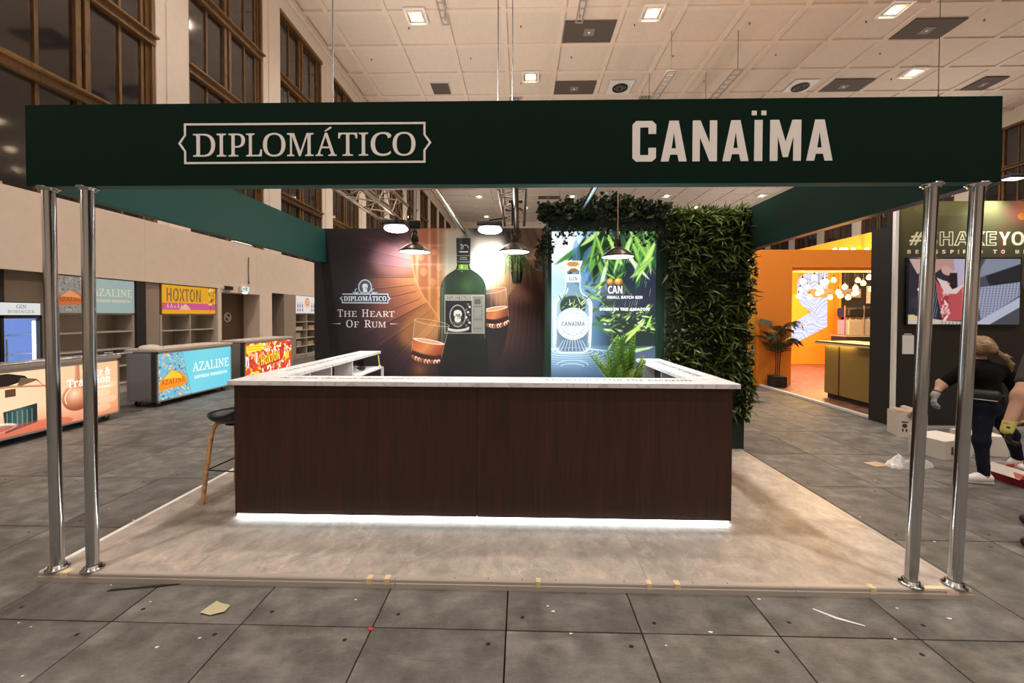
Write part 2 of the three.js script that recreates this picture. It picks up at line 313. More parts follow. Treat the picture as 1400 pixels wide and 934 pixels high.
// ---- walls with tall windows
const windowFrame = M.frame;
function windowBay(n, x, z0, z1, dir, fine, y0) {           // z0 nearer; dir = +1 faces +x
  const w = struct('window_' + n, [x, 0, 0]); const yT = 12.97, D = dir, len = z0 - z1, mats = fine < 2 ? M.frame : M.frame;
  const fr = [0.09, 0.19], post = (z, t, d = 0.14) => obj('mullion', box(-D * 0.06, y0, z - t / 2, D * (d - 0.06), yT, z + t / 2, fine < 2 ? 0.008 : 0), mats, w);
  post(z0 - 0.11, 0.1, 0.12); post(z0 - 0.04, 0.08, 0.2); post(z1 + 0.11, 0.1, 0.12); post(z1 + 0.04, 0.08, 0.2); post(z1 + 0.22, 0.07, 0.1);
  const mid = z0 - len * 0.5; post(mid + 0.07, 0.1); post(mid - 0.07, 0.1, 0.17); 
  const q1 = z0 - len * 0.255, q2 = z0 - len * 0.755; post(q1, 0.035, 0.1); post(q1 - 0.045, 0.03, 0.08); post(q2, 0.035, 0.1); post(q2 - 0.045, 0.03, 0.08);
  obj('frame', box(-D * 0.06, yT - 0.14, z1, D * 0.2, yT, z0, 0), mats, w);
  const rows = [y0, 6.13, 8.33, 10.53, yT];
  for (const y of rows.slice(1, 4)) { obj('transom', box(-D * 0.06, y - 0.11, z1, D * 0.16, y + 0.05, z0), mats, w); obj('transom', box(-D * 0.06, y + 0.05, z1, D * 0.26, y + 0.1, z0), mats, w); }
  const cols = [z0, q1, mid, q2, z1];
  if (fine < 3) for (let i = 0; i < 4; i++) for (let k = 0; k < 4; k++) obj('pane', box(-0.004, rows[k] + 0.05, cols[i + 1] + 0.04, 0.004, rows[k + 1] - 0.08, cols[i] - 0.04), M.glass, w);
  else obj('pane', box(-0.004, y0, z1, 0.004, yT, z0), M.glass, w);
  return w;
}
{
  const P = 3.925, Zp = -6.94, X = -8.7;               // pillars of the left wall start at Zp - P*i
  const wl = struct('wall_left'); let n = 1;
  obj('wall_base', box(X - 0.35, 0, -48, X - 0.28, 2.5, 18), M.wall, wl); obj('wall_base', box(X - 0.35, 2.5, -48, X - 0.02, 3.9, 18), M.wall, wl);
  obj('lintel', box(X - 0.35, 12.97, -48, X, CEIL + 0.1, 18), M.wall, wl);
  obj('cornice', box(X, CEIL - 0.24, -48, X + 0.16, CEIL + 0.02, 18, 0.02), M.rib, wl);
  for (let i = -6; i <= 10; i++) { const z = Zp - P * i; obj('pillar', box(X - 0.35, 3.8, z - 0.9, X, 13, z, 0.012), M.wall, wl); obj('pillar_face', box(X, 3.8, z - 0.9, X + 0.03, 12.95, z - 0.26, 0.008), M.wall, wl); }
  for (let i = -1; i <= 10; i++) { const z0 = Zp + 3.025 - P * i, z1 = Zp - P * i; if (z1 < -48) break; windowBay(n++, X - 0.16, Math.min(z0, 18), Math.max(z1, -48), 1, i <= 3 ? 1 : i <= 6 ? 2 : 3, 3.85); }
  for (let i = -6; i <= -2; i++) obj('blind_bay', box(X - 0.3, 3.85, Zp - P * i, X - 0.15, 13, Zp + 3.025 - P * i), M.nicheDark, wl);
  const wr = struct('wall_right'), XR = 29;
  obj('wall_base', box(XR + 0.02, 0, -48, XR + 0.35, 3.9, 18), M.wall, wr); obj('lintel', box(XR, 12.97, -48, XR + 0.35, CEIL + 0.1, 18), M.wall, wr);
  for (let i = -8; i <= 6; i++) { const z = -31.0 + 0.02 - 3.95 * i; if (z > 19) continue; obj('pillar', box(XR, 3.8, z - 0.9, XR + 0.35, 13, z, 0.012), M.wall, wr); }
  for (let i = -3; i <= 4; i++) { const z1 = -30.98 - 3.95 * i, z0 = z1 + 3.05; windowBay(n++, XR + 0.16, z0, Math.max(z1, -48), -1, 2, 3.85); }
  obj('blind_bay', box(XR + 0.15, 3.85, -16.1, XR + 0.3, 13, 18), M.nicheDark, wr);
  const wb = struct('wall_back'); obj('wall_panel', box(-9.4, 0, -48.35, 29.4, CEIL + 0.1, -48), M.wall, wb);
  obj('light_strip', box(-8, 12.2, -47.99, 28, 12.7, -47.93), M.white, wb); obj('dark_cladding', box(-8.6, 0, -47.99, 28.9, 11.6, -47.9), std({ color: lin(0.08, 0.045, 0.04), roughness: 0.7 }), wb);
  const wf = struct('wall_front'); obj('wall_panel', box(-9.4, 0, 18, 29.4, CEIL + 0.1, 18.3), M.wall, wf);
}
// ---- white bulkhead under the windows, with the bays below it
{
  const b = struct('wall_left_bulkhead');
  const X = -8.3, y0 = 2.43, y1 = 3.83, cuts = [6, 1.2, -2.6, -6.2, -9.9, -13.4, -17.5, -24, -32, -40, -48];
  for (let i = 0; i < cuts.length - 1; i++) obj('bulkhead_panel', box(X - 0.03, y0, cuts[i + 1] + 0.002, X, y1, cuts[i] - 0.002, 0.003), M.band, b);
  obj('ledge', box(-8.7, y1 - 0.05, -48, X - 0.03, y1 - 0.01, 6), M.band, b);
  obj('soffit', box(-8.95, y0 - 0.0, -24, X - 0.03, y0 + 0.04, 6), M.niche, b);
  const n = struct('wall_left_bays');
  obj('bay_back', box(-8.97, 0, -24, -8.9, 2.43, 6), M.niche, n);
  // piers and returns along the front of the bays
  const pier = (za, zb, m, x0 = X - 0.03, x1 = X) => obj('pier', box(Math.min(x0, x1), 0, zb, Math.max(x0, x1), 2.43, za, 0.003), m, n);
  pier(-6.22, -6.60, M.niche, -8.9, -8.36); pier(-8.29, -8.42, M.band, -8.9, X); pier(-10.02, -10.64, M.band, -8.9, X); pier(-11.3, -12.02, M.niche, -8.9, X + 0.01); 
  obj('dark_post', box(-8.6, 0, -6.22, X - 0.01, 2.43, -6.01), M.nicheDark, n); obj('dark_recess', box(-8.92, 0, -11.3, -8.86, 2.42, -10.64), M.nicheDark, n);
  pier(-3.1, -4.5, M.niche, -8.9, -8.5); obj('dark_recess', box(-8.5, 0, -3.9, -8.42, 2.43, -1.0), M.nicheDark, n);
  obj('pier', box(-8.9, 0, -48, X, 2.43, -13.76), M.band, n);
  const door = struct('door_1', [-8.88, 0, 0]); obj('door_leaf', box(0, 0.01, -10.0, 0.05, 2.33, -9.05), std({ color: lin(0.10, 0.05, 0.022), roughness: 0.5 }), door);
  obj('door_leaf', box(0, 0.01, -9.03, 0.05, 2.33, -8.45), std({ color: lin(0.10, 0.05, 0.022), roughness: 0.5 }), door);
  obj('lintel', box(0, 2.33, -10.02, 0.58, 2.43, -8.42), M.band, door);
  const ns = thing('no_smoking_sign', 'round no smoking sign on the brown door', 'sign', [-8.825, 1.6, -9.31], Math.PI / 2);
  obj('ring', new THREE.TorusGeometry(0.13, 0.016, 6, 28), M.offwhite, ns); obj('bar', box(-0.13, -0.014, -0.004, 0.13, 0.014, 0.006).rotateZ(-0.8), M.offwhite, ns); obj('cigarette', box(-0.08, -0.012, -0.004, 0.08, 0.012, 0.004), M.offwhite, ns);
  const ex = thing('exit_light', 'small white emergency exit lamp with green figure above the passage', 'exit sign', [-8.29, 2.45, -9.27], Math.PI / 2);
  obj('case', box(-0.17, -0.08, 0, 0.17, 0.10, 0.07, 0.01), M.white, ex);
  obj('lens_sign', quad(0.3, 0.14).translate(0, 0.015, 0.072), litPrint(canvasTex(128, 64, (c) => { c.fillStyle = '#e8f4e4'; c.fillRect(0, 0, 128, 64); c.fillStyle = '#176b3a'; c.fillRect(60, 8, 34, 48); c.fillStyle = '#e8f4e4'; c.beginPath(); c.arc(78, 18, 5, 0, 7); c.fill(); c.fillRect(73, 23, 10, 15); c.fillRect(68, 38, 7, 13); c.fillRect(82, 38, 7, 13); c.fillStyle = '#176b3a'; c.beginPath(); c.moveTo(16, 32); c.lineTo(36, 18); c.lineTo(36, 46); c.fill(); c.fillRect(34, 27, 18, 10); }), 0.9), ex);
  obj('lamp_housing', cyl(0.05, 0.06, 0.05, [0, -0.13, 0.06], 12), glow(1, 0.93, 0.75, 2.5), ex);
  const sp = thing('wall_speaker', 'small dark device fixed over the passage opening', 'device', [-8.3, 2.45, -8.62], Math.PI / 2); obj('case', box(-0.12, -0.05, 0, 0.14, 0.06, 0.09, 0.012), M.black, sp); obj('bracket', box(-0.22, -0.03, 0, -0.12, 0.03, 0.03), M.white, sp);
  const lp = thing('cable_drop', 'short cable hanging down over the white bulkhead', 'cable', [-8.28, 2.72, -9.5]); obj('wire', tube([[0, 0.75, 0], [0.005, 0.3, 0.02], [0, 0, 0]], 0.012, 10, 6), M.vent, lp); obj('plug', cyl(0.03, 0.02, 0.06, [0, -0.06, 0], 8), M.vent, lp);
  // uplights added along the ledge to brighten the ceiling
  const up = thing('added_uplight', '', 'added_uplight', [0, 0, 0], 0, 'added trough uplights on the ledge and sill'); obj('case', box(-0.09, 0, -0.4, 0.09, 0.08, 0.4, 0.01), M.steel, up); obj('lamp_tube', box(-0.06, 0.08, -0.36, 0.06, 0.095, 0.36), glow(1, 0.85, 0.7, 3), up);
  const upl = ['first', 'second', 'third', 'fourth', 'fifth', 'sixth', 'seventh'].map((q) => 'added grey trough lamp on the bulkhead ledge, ' + q + ' from the camera'); up.userData.label = upl[0];
  [2.5, -3.5, -9.5, -15.5, -22.5, -30, -38].forEach((z, i) => { if (i) dup(up, [-8.5, 3.82, z], 0, upl[i]); else up.position.set(-8.5, 3.82, z); spot(UP, L.up * 0.5, [-8.35, 3.98, z], [2.5, CEIL, z - 2], 1.15, 1, 20); });
  [-20, -30, -40].forEach((z, i) => { dup(up, [29.2, 3.9, z], 0, 'added trough lamp on the sill of the far window wall, ' + ['first', 'second', 'third'][i] + ' from the camera'); spot(UP, L.up, [28.6, 4.2, z], [12, CEIL, z], 1.2, 1, 20); });  // further uplights added on the far sill to lift the distant ceiling
}
// ================================================================== THE STAND
const PH = 0.055;                                            // platform height
{
  const p = thing('stand_platform', 'low exhibition stand platform covered in pale stone-look vinyl with metal edging', 'platform');
  const x0 = -2.83, x1 = 2.94, zb = -3.515;
  obj('deck', box(x0, 0.003, zb, x1, PH - 0.004, -0.012), M.black, p);
  const cuts = [x0, -0.9, 1.02, x1];
  for (let i = 0; i < 3; i++) { const g = box(cuts[i] + 0.0008, PH - 0.006, zb, cuts[i + 1] - 0.0008, PH, -0.03); metreUV(g, i * 0.37, i * 0.61); obj('vinyl_sheet', g, M.stone, p); }
  const prof = new THREE.Shape(); [[0, 0], [0.0, 0.03], [-0.003, 0.034], [-0.003, PH - 0.004], [-0.008, PH + 0.003], [-0.036, PH + 0.003], [-0.036, PH - 0.002], [-0.012, PH - 0.006], [-0.012, 0]].forEach(([z, y], i) => (i ? prof.lineTo(-z, y) : prof.moveTo(-z, y)));
  const seg = (a, b) => { const g = new THREE.ExtrudeGeometry(prof, { depth: b - a, bevelEnabled: false }); g.rotateY(Math.PI / 2); g.translate(a, 0, 0); return g; };
  const fixed = (a, b) => { const g = new THREE.ExtrudeGeometry(prof, { depth: b - a, bevelEnabled: false }); const ps = g.attributes.position; for (let i = 0; i < ps.count; i++) { const X = ps.getX(i), Z = ps.getZ(i); ps.setXYZ(i, a + Z, ps.getY(i), -X); } g.computeVertexNormals(); return g; };
  void seg;
  obj('edge_trim', fixed(x0, -0.55), M.alu, p); obj('edge_trim', fixed(-0.548, 1.9), M.alu, p); obj('edge_trim', fixed(1.902, x1), M.alu, p);
  obj('side_trim', box(x0 - 0.006, 0, zb, x0 + 0.03, PH + 0.003, -0.012, 0.002), M.aluLit, p); obj('side_trim', box(x1 - 0.02, 0, zb, x1 + 0.006, PH + 0.002, -0.012, 0.002), M.alu, p);
  for (const [x, w, s] of [[-0.71, 0.035, 0.35], [-0.60, 0.035, 0.35], [0.34, 0.03, -0.3], [1.02, 0.03, 0.0], [1.19, 0.032, 0.0], [2.36, 0.034, -0.12], [-2.66, 0.05, 0.2]]) {
    const g = merge([box(-w / 2, PH + 0.0032, -0.04, w / 2, PH + 0.0045, 0.001), box(-w / 2, 0.024, -0.002, w / 2, PH, 0.0012)]); obj('tape_strip', g, M.tape, p).position.set(x, 0, 0.0);
  }
  obj('tape_strip', box(2.62, PH + 0.0032, -0.034, 2.8, PH + 0.004, -0.008), M.tape, p); obj('tape_strip', box(2.87, PH + 0.0032, -0.11, 2.93, PH + 0.004, -0.02), M.offwhite, p); obj('tape_strip', box(2.79, 0.026, 0, 2.86, PH - 0.004, 0.0012), std({ color: lin(0.75, 0.6, 0.5) }), p);
  for (let x = -2.7; x < 2.9; x += 0.21) if (rnd() < 0.5) obj('screw', cyl(0.004, 0.004, 0.001, [x, PH + 0.003, -0.023], 8), M.black, p);
}
// ---- chrome legs
{
  const leg = thing('chrome_pole', '', 'pole', [0, PH, 0], 0, 'chrome poles carrying the sign beam');
  obj('pole', cyl(0.0318, 0.0318, 2.44, [0, 0, 0], 40), M.chrome, leg);
  obj('base_flange', lathe([[0.0315, 0.028], [0.042, 0.028], [0.044, 0.012], [0.057, 0.009], [0.059, 0.0], [0.0315, 0]], 36), M.chrome, leg);
  obj('top_flange', lathe([[0.0315, 2.418], [0.040, 2.42], [0.042, 2.43], [0.054, 2.433], [0.054, 2.441], [0.0315, 2.441]], 36), M.chrome, leg);
  for (const a of [0.8, 2.4, 4.0, 5.5]) obj('bolt', cyl(0.005, 0.005, 0.004, [Math.cos(a) * 0.05, 0.010, Math.sin(a) * 0.05], 8), M.steel, leg);
  [[-2.7535, 'outermost chrome pole at the corner beside the wheeled bars'], [-2.522, 'second chrome pole in, on the side of the wheeled bars'], [2.623, 'second chrome pole in, on the side of the walking woman'], [2.883, 'outermost chrome pole at the corner in front of the walking woman']].forEach(([x, lb], i) => { const o = i ? dup(leg, [x, PH + 0.003, -0.046], 0, lb) : leg; o.position.set(x, PH + 0.003, -0.046); o.userData.label = lb; o.rotation.z = [0.009, 0.0, -0.032, -0.034][i]; });
}
// ---- sign beam on three sides
{
  const y0 = 2.496, y1 = 2.994, xl = -2.86, xr = 3.047, t = 0.085;
  const f = thing('sign_beam', 'deep green beam with white brand lettering carried on chrome poles', 'sign');
  obj('front_panel', box(xl, y0, -0.012, xr, y1, 0), M.green, f);
  obj('front_soffit', box(xl + 0.004, y0 + 0.002, -t, xr - 0.004, y0 + 0.014, -0.012), M.greenLit, f);  // underside takes the lit green, standing for light from below
  obj('front_back', box(xl + 0.004, y0 + 0.014, -t, xr - 0.004, y1, -t + 0.012), M.greenBox, f);
  obj('side_panel', box(xl, y0, -3.515, xl + t, y1, -0.09), M.greenLit, f); obj('side_panel', box(xr - t, y0, -3.515, xr, y1, -0.09), M.greenShaded, f);
  obj('side_edge', box(xr - t - 0.002, y0 - 0.004, -3.5, xr, y0, -0.09), M.bronze, f);
  // first word in its pointed frame
  const fr = new THREE.Shape(), pts = (d) => [[-1.852 + d, 2.8725 - d], [-0.356 - d, 2.8695 - d], [-0.356 - d, 2.795 - d * 0.2], [-0.3195 - d * 1.3, 2.7465], [-0.356 - d, 2.698 + d * 0.2], [-0.356 - d, 2.6235 + d], [-1.852 + d, 2.6235 + d], [-1.852 + d, 2.70 + d * 0.2], [-1.889 + d * 1.3, 2.75], [-1.852 + d, 2.80 - d * 0.2]];
  pts(0).forEach(([x, y], i) => (i ? fr.lineTo(x, y) : fr.moveTo(x, y))); const hole = new THREE.Path(); pts(0.0125).forEach(([x, y], i) => (i ? hole.lineTo(x, y) : hole.moveTo(x, y))); fr.holes.push(hole);
  obj('logo_frame', new THREE.ExtrudeGeometry(fr, { depth: 0.002, bevelEnabled: false }), M.letter, f);
  const glyphs = [['D', -1.793, 0.150], ['I', -1.624, 0.058], ['P', -1.547, 0.110], ['L', -1.423, 0.108], ['O', -1.300, 0.150], ['M', -1.138, 0.172], ['A', -0.958, 0.135, 1], ['T', -0.825, 0.120], ['I', -0.693, 0.058], ['C', -0.625, 0.128], ['O', -0.486, 0.077 * 0 + 0.15 * 0.92]];
  let x = -1.795; const adv = { D: 0.158, I: 0.079, P: 0.118, L: 0.112, O: 0.16, M: 0.188, A: 0.15, T: 0.135, C: 0.144 }; const total = 1.388, sum = 'DIPLOMATICO'.split('').reduce((s, c) => s + adv[c], 0); void glyphs;
  for (const [i, c] of 'DIPLOMATICO'.split('').entries()) {
    const w = adv[c] * total / sum, g = textGeo(c, serif, 0.1415, 0.002, w * (c === 'I' ? 0.78 : 0.93)); g.scale(1, 0.141 / 0.1415, 1); g.translate(x, 2.6685, 0); obj('letter', g, M.letter, f);
    if (i === 6) { const s = new THREE.Shape(); s.moveTo(0, 0); s.lineTo(0.045, 0.025); s.lineTo(0.048, 0.036); s.lineTo(0.036, 0.038); s.lineTo(-0.004, 0.006); obj('letter_accent', new THREE.ExtrudeGeometry(s, { depth: 0.002, bevelEnabled: false }).scale(0.85, 0.8, 1).translate(x + w * 0.42, 2.815, 0), M.letter, f); }
    x += w;
  }
  // second word, condensed heavy capitals (units: pixels of a 56 unit cap height)
  const k = 0.2425 / 56, K = (s) => new THREE.ExtrudeGeometry(s, { depth: 0.002, bevelEnabled: false });
  const poly = (p, holes = []) => { const s = new THREE.Shape(); p.forEach(([a, b], i) => (i ? s.lineTo(a, b) : s.moveTo(a, b))); for (const h of holes) { const q = new THREE.Path(); h.forEach(([a, b], i) => (i ? q.lineTo(a, b) : q.moveTo(a, b))); s.holes.push(q); } return s; };
  const C = [[5, 0], [27, 0], [32.5, 5], [32.5, 19], [22, 19], [22, 9], [10.5, 9], [10.5, 47], [22, 47], [22, 38], [32.5, 38], [32.5, 51], [27, 56], [5, 56], [0, 51], [0, 5]];
  const A = [[0, 0], [10.6, 0], [12.8, 9.5], [22.6, 9.5], [24.8, 0], [35.4, 0], [24, 56], [11.4, 56]], Ah = [[14.6, 18], [20.8, 18], [17.7, 40]];
  const N = [[0, 0], [10, 0], [10, 33], [23.4, 0], [33.4, 0], [33.4, 56], [23.4, 56], [23.4, 25], [10.6, 56], [0, 56]];
  const I = [[0, 0], [11, 0], [11, 56], [0, 56]], Mm = [[0, 0], [10.4, 0], [10.4, 34], [17.6, 5], [24.4, 5], [31.6, 34], [31.6, 0], [42, 0], [42, 56], [30, 56], [21, 26], [12, 56], [0, 56]];
  for (const [s, px, h] of [[C, 864.5], [A, 903.8, Ah], [N, 947.2], [A, 988.3, Ah], [I, 1031.5], [Mm, 1052.8], [A, 1102.2, Ah]]) {
    const g = K(poly(s, h ? [h] : [])); g.scale(k, k, 1); g.translate(0.892 + (px - 864.5) * 0.004318, 2.6225, 0); obj('letter', g, M.letter, f);
  }
  for (const px of [1027.6, 1040.6]) obj('letter_dot', box(0.892 + (px - 864.5) * 0.004318, 2.893, 0, 0.892 + (px - 857.8) * 0.004318, 2.92, 0.002), M.letter, f);
}
// suspension wires from the ceiling to the beam
{
  const w = (x, z, y0, lb) => { const t = thing('suspension_wire', lb, 'wire', [x, y0, z], 0, 'steel wires hanging from the hall ceiling'); obj('wire', rod([0, 0, 0], [0, CEIL - y0, 0], 0.006, 6), M.black, t); obj('clamp', cyl(0.02, 0.02, 0.08, [0, 0, 0], 10), M.black, t); return t; };
  w(-1.72, -1.62, 3.2, 'thin steel wire hanging nearest to the tall windows'); w(-0.02, -1.7, 3.2, 'thin steel wire of the pair above the middle of the beam, closer to the windows'); w(0.13, -1.7, 3.2, 'thin steel wire of the pair above the middle of the beam, farther from the windows');
  const s = thing('suspension_wire', 'thin short wire with dark top clip above the far end of the beam', 'wire', [2.72, 2.994, -0.04]); obj('wire', rod([0, 0, 0], [0, CEIL - 2.994, 0], 0.0022, 6), M.vent, s); obj('clip', cyl(0.006, 0.004, 0.03, [0, 0.0, 0], 8), M.black, s);
}
// ---- truss frame hung above the stand
{
  const mat = std({ color: lin(0.42, 0.36, 0.3), metalness: 0.8, roughness: 0.4 });
  const truss = (label, a, b, w) => {
    const t = thing('truss', label, 'truss', a, 0, 'box trusses hung over the stand'); const d = new THREE.Vector3(b[0] - a[0], 0, b[2] - a[2]), len = d.length(); t.rotation.y = Math.atan2(-d.z, d.x);
    for (const [y, z] of [[0, 0], [w, 0], [0, -w], [w, -w]]) obj('chord', rod([0, y, z], [len, y, z], 0.022, 10), mat, t);
    const n = Math.round(len / 0.24); const br = [[], [], [], []];
    for (let i = 0; i < n; i++) { const p = len * i / n, q = len * (i + 1) / n, o = i % 2; br[0].push(rod([p, o ? w : 0, 0], [q, o ? 0 : w, 0], 0.009, 6)); br[1].push(rod([p, o ? w : 0, -w], [q, o ? 0 : w, -w], 0.009, 6)); br[2].push(rod([p, 0, o ? -w : 0], [q, 0, o ? 0 : -w], 0.009, 6)); br[3].push(rod([p, w, o ? -w : 0], [q, w, o ? 0 : -w], 0.009, 6)); }
    br.forEach((l) => { for (const g of l) obj('brace', g, mat, t); });
    return t;
  };
  truss('box truss running back over the dark side of the rum poster', [-1.49, 3.05, -1.78], [-1.49, 3.05, -3.46], 0.29);
  truss('box truss running back over the green bottle on the poster', [0.27, 3.05, -1.78], [0.27, 3.05, -3.46], 0.29);
  truss('cross truss joining the two trusses just behind the beam', [-1.79, 3.05, -1.5], [0.29, 3.05, -1.5], 0.24);
  // floods clamped below, facing the poster
  const fl = thing('flood_light', '', 'floodlight', [0, 0, 0], 0, 'floodlights shining on the poster');
  obj('housing', box(-0.17, -0.02, -0.13, 0.17, 0.05, 0.13, 0.02).rotateX(-0.24), M.black, fl); obj('lamp_lens', new THREE.SphereGeometry(1, 28, 14).scale(0.165, 0.035, 0.11).translate(0, -0.03, 0).rotateX(-0.24), glow(1, 0.98, 0.94, 20), fl);
  obj('bracket', [box(-0.03, 0.04, -0.02, 0.03, 0.09, 0.02), rod([0, 0.08, 0], [0, 0.12, 0], 0.014, 8)], M.black, fl);
  [[-1.515, 2.925, -3.0, 'glaring floodlight on the truss end nearest the dark side of the poster'], [-0.205, 2.905, -3.0, 'glaring floodlight above the shoulder of the green bottle']].forEach(([x, y, z, lb], i) => {
    if (i) dup(fl, [x, y, z], 0, lb); else { fl.position.set(x, y, z); fl.userData.label = lb; }
    if (i) obj('arm', rod([0, 0.11, 0], [0.24, 0.14, 0], 0.012, 8), M.black, scene.children.find((o) => o.name === 'flood_light_001'));
    spot(COOL, L.flood, [x, y - 0.09, z - 0.02], [x + 0.15 * (i ? 1 : -0.3), 1.2, z - 0.85], 1.2, 0.8, 4);
  });
}
// ---- chrome cross poles from the beam to the back wall
{
  const cp = thing('cross_pole', '', 'pole', [0, 2.93, -0.085], 0, 'chrome poles across the top of the stand');
  obj('pole', rod([0, 0, 0], [0, 0, -3.4], 0.032, 24), M.chrome, cp); obj('end_cap', rod([0, 0, -3.4], [0, 0, -3.43], 0.038, 24), M.steel, cp); obj('end_cap', rod([0, 0, 0], [0, 0, -0.015], 0.045, 24), M.steel, cp);
  [[-0.615, 'slanting chrome pole ending just above the bottle cap on the poster'], [0.168, 'upright-looking chrome pole above the hanging spider plant'], [0.93, 'slanting chrome pole running into the ivy above the jungle lightbox']].forEach(([x, lb], i) => { if (i) dup(cp, [x, 2.93, -0.085], 0, lb); else { cp.position.x = x; cp.userData.label = lb; } });
}
// ---- bar counter
const CT = 1.1674;
{
  const x0 = -2.089, x1 = 1.892, zf = -0.7056, yb = PH + 0.024, yt = CT - 0.0386;
  const c = thing('bar_counter', 'long dark walnut bar front with glowing strip along its foot', 'bar counter', [0, 0, 0], 0);
  const seam = -0.12;
  const pan = (a, b, ox) => { const g = new RoundedBoxGeometry(b - a, yt - yb, 0.03, 1, 0.002); g.translate((a + b) / 2, (yb + yt) / 2, zf - 0.015); metreUV(g, ox, 0); return g; };
  obj('front_panel', pan(x0, seam - 0.0012, 0), M.wood, c); obj('front_panel', pan(seam + 0.0012, x1, 0.31), M.wood, c);
  obj('end_panel', box(x0, yb, zf - 0.28, x0 + 0.03, yt, zf - 0.031), M.wood, c); obj('end_panel', box(x1 - 0.03, yb, zf - 0.28, x1, yt, zf - 0.031), M.wood, c);
  obj('plinth', box(x0 + 0.06, PH, zf - 0.2, x1 - 0.06, yb, zf - 0.05), M.black, c);
  obj('inner_shelf', box(x0 + 0.03, 0.78, zf - 0.278, x1 - 0.03, 0.81, zf - 0.031), M.white, c);
  const ledA = box(x0 + 0.01, PH + 0.002, zf - 0.03, -1.128, yb - 0.001, zf - 0.012), ledB = box(-1.117, PH + 0.002, zf - 0.03, x1 - 0.015, yb - 0.001, zf - 0.012);
  const g = glow(0.93, 1, 0.96, 7); obj('led_strip', ledA, g, c); obj('led_strip', ledB, g, c);
  area(lin(0.93, 1, 0.96), L.strip, 0.94, 0.02, [-1.6, PH + 0.013, zf - 0.008], [-1.6, PH - 0.1, zf + 0.3]); area(lin(0.93, 1, 0.96), L.strip, 2.98, 0.02, [0.38, PH + 0.013, zf - 0.008], [0.38, PH - 0.1, zf + 0.3]);
  // wings
  const wingL = thing('bar_wing', 'side wing of the bar along the stool, open shelves inside', 'bar counter'), zl = -3.18;
  obj('outer_panel', box(x0, yb, zl, x0 + 0.03, yt, zf - 0.285), M.wood, wingL); obj('base', box(x0 + 0.03, PH, zl, -1.86, yb + 0.05, zf - 0.29), M.black, wingL);
  for (const z of [-1.35, -1.78, -2.3]) obj('partition', box(x0 + 0.03, yb + 0.05, z - 0.02, -1.83, yt, z), M.white, wingL);
  obj('shelf', box(x0 + 0.03, 0.93, zl, -1.76, 0.95, -2.32), M.white, wingL); obj('shelf', box(x0 + 0.03, 0.6, -2.3, -1.83, 0.62, -1.0), M.white, wingL);
  obj('end_post', box(-1.79, PH, zl, -1.76, 0.95, zl + 0.03), M.white, wingL); obj('back_board', box(x0 + 0.03, yb, zl - 0.0, x0 + 0.034, yt, zf - 0.29), M.woodDark, wingL);
  const wingR = thing('bar_wing', 'side wing of the bar beside the green plant wall', 'bar counter'), zr = -2.40;
  obj('outer_panel', box(x1 - 0.03, yb, zr, x1, yt, zf - 0.285), M.wood, wingR); obj('end_panel', box(1.70, yb, zr, x1 - 0.03, yt, zr + 0.02), M.white, wingR);
  for (const z of [-1.2, -1.7]) obj('partition', box(1.70, yb, z - 0.02, x1 - 0.031, yt, z), M.white, wingR);
  obj('base', box(1.70, PH, zr + 0.02, x1 - 0.03, yb + 0.04, zf - 0.3), M.woodDark, wingR); obj('shelf', box(1.70, 0.72, zr + 0.02, x1 - 0.03, 0.74, zf - 0.3), M.woodDark, wingR);
  // tops
  const w = thing('countertop', 'white marble-look worktop running round three sides of the bar', 'countertop');
  obj('front_slab', box(-2.126, yt, -0.951, 1.9396, CT, -0.677, 0.004), M.top, w);
  obj('side_slab', box(-2.126, yt, -3.2283, -1.819, CT, -0.9515, 0.004), M.top, w); obj('side_slab', box(1.648, yt, -2.436, 1.9396, CT, -0.9515, 0.004), M.top, w);
  // printed wording on the top, lying flat
  const flat = (wd, h, draw, W = 1024, H = 64) => { const t = canvasTex(W, H, draw); const m = phys({ map: t, transparent: true, roughness: 0.5 }); return [new THREE.PlaneGeometry(wd, h).rotateX(-Math.PI / 2), m]; };
  const script = (c2) => { c2.clearRect(0, 0, 1024, 64); c2.strokeStyle = 'rgba(60,66,80,0.8)'; c2.lineWidth = 4; c2.lineJoin = 'round'; let x = 8; const r2 = makeR(5); while (x < 1005) { const n = 3 + Math.floor(r2() * 8); c2.beginPath(); c2.moveTo(x, 44); for (let i = 0; i < n; i++) { const h = r2() < 0.25 ? 12 : 26; c2.bezierCurveTo(x + 4, 44, x + 6, h, x + 10, h); c2.bezierCurveTo(x + 12, h, x + 8, 46, x + 15, 44); x += 15; } c2.stroke(); x += 14; } };
  const caps = (c2) => { c2.clearRect(0, 0, 1024, 64); c2.fillStyle = 'rgba(40,46,60,0.9)'; c2.font = 'bold 54px sans-serif'; c2.textBaseline = 'middle'; const s = 'COCKTAILS FOR THE AMAZON', wd = c2.measureText(s).width; c2.save(); c2.scale(1010 / wd, 1); c2.fillText(s, 4, 34); c2.restore(); };
  let [g1, m1] = flat(1.5, 0.1, script); obj('print', g1.translate(-1.05, CT + 0.0006, -0.825), m1, w);
  [g1, m1] = flat(1.22, 0.085, caps); obj('print', g1.translate(1.03, CT + 0.0006, -0.83), m1, w);
  [g1, m1] = flat(1.6, 0.1, script); obj('print', g1.rotateY(Math.PI / 2).translate(-1.975, CT + 0.0006, -2.0), m1, w);
  [g1, m1] = flat(1.15, 0.085, caps); obj('print', g1.rotateY(-Math.PI / 2).translate(1.8, CT + 0.0006, -1.62), m1, w);
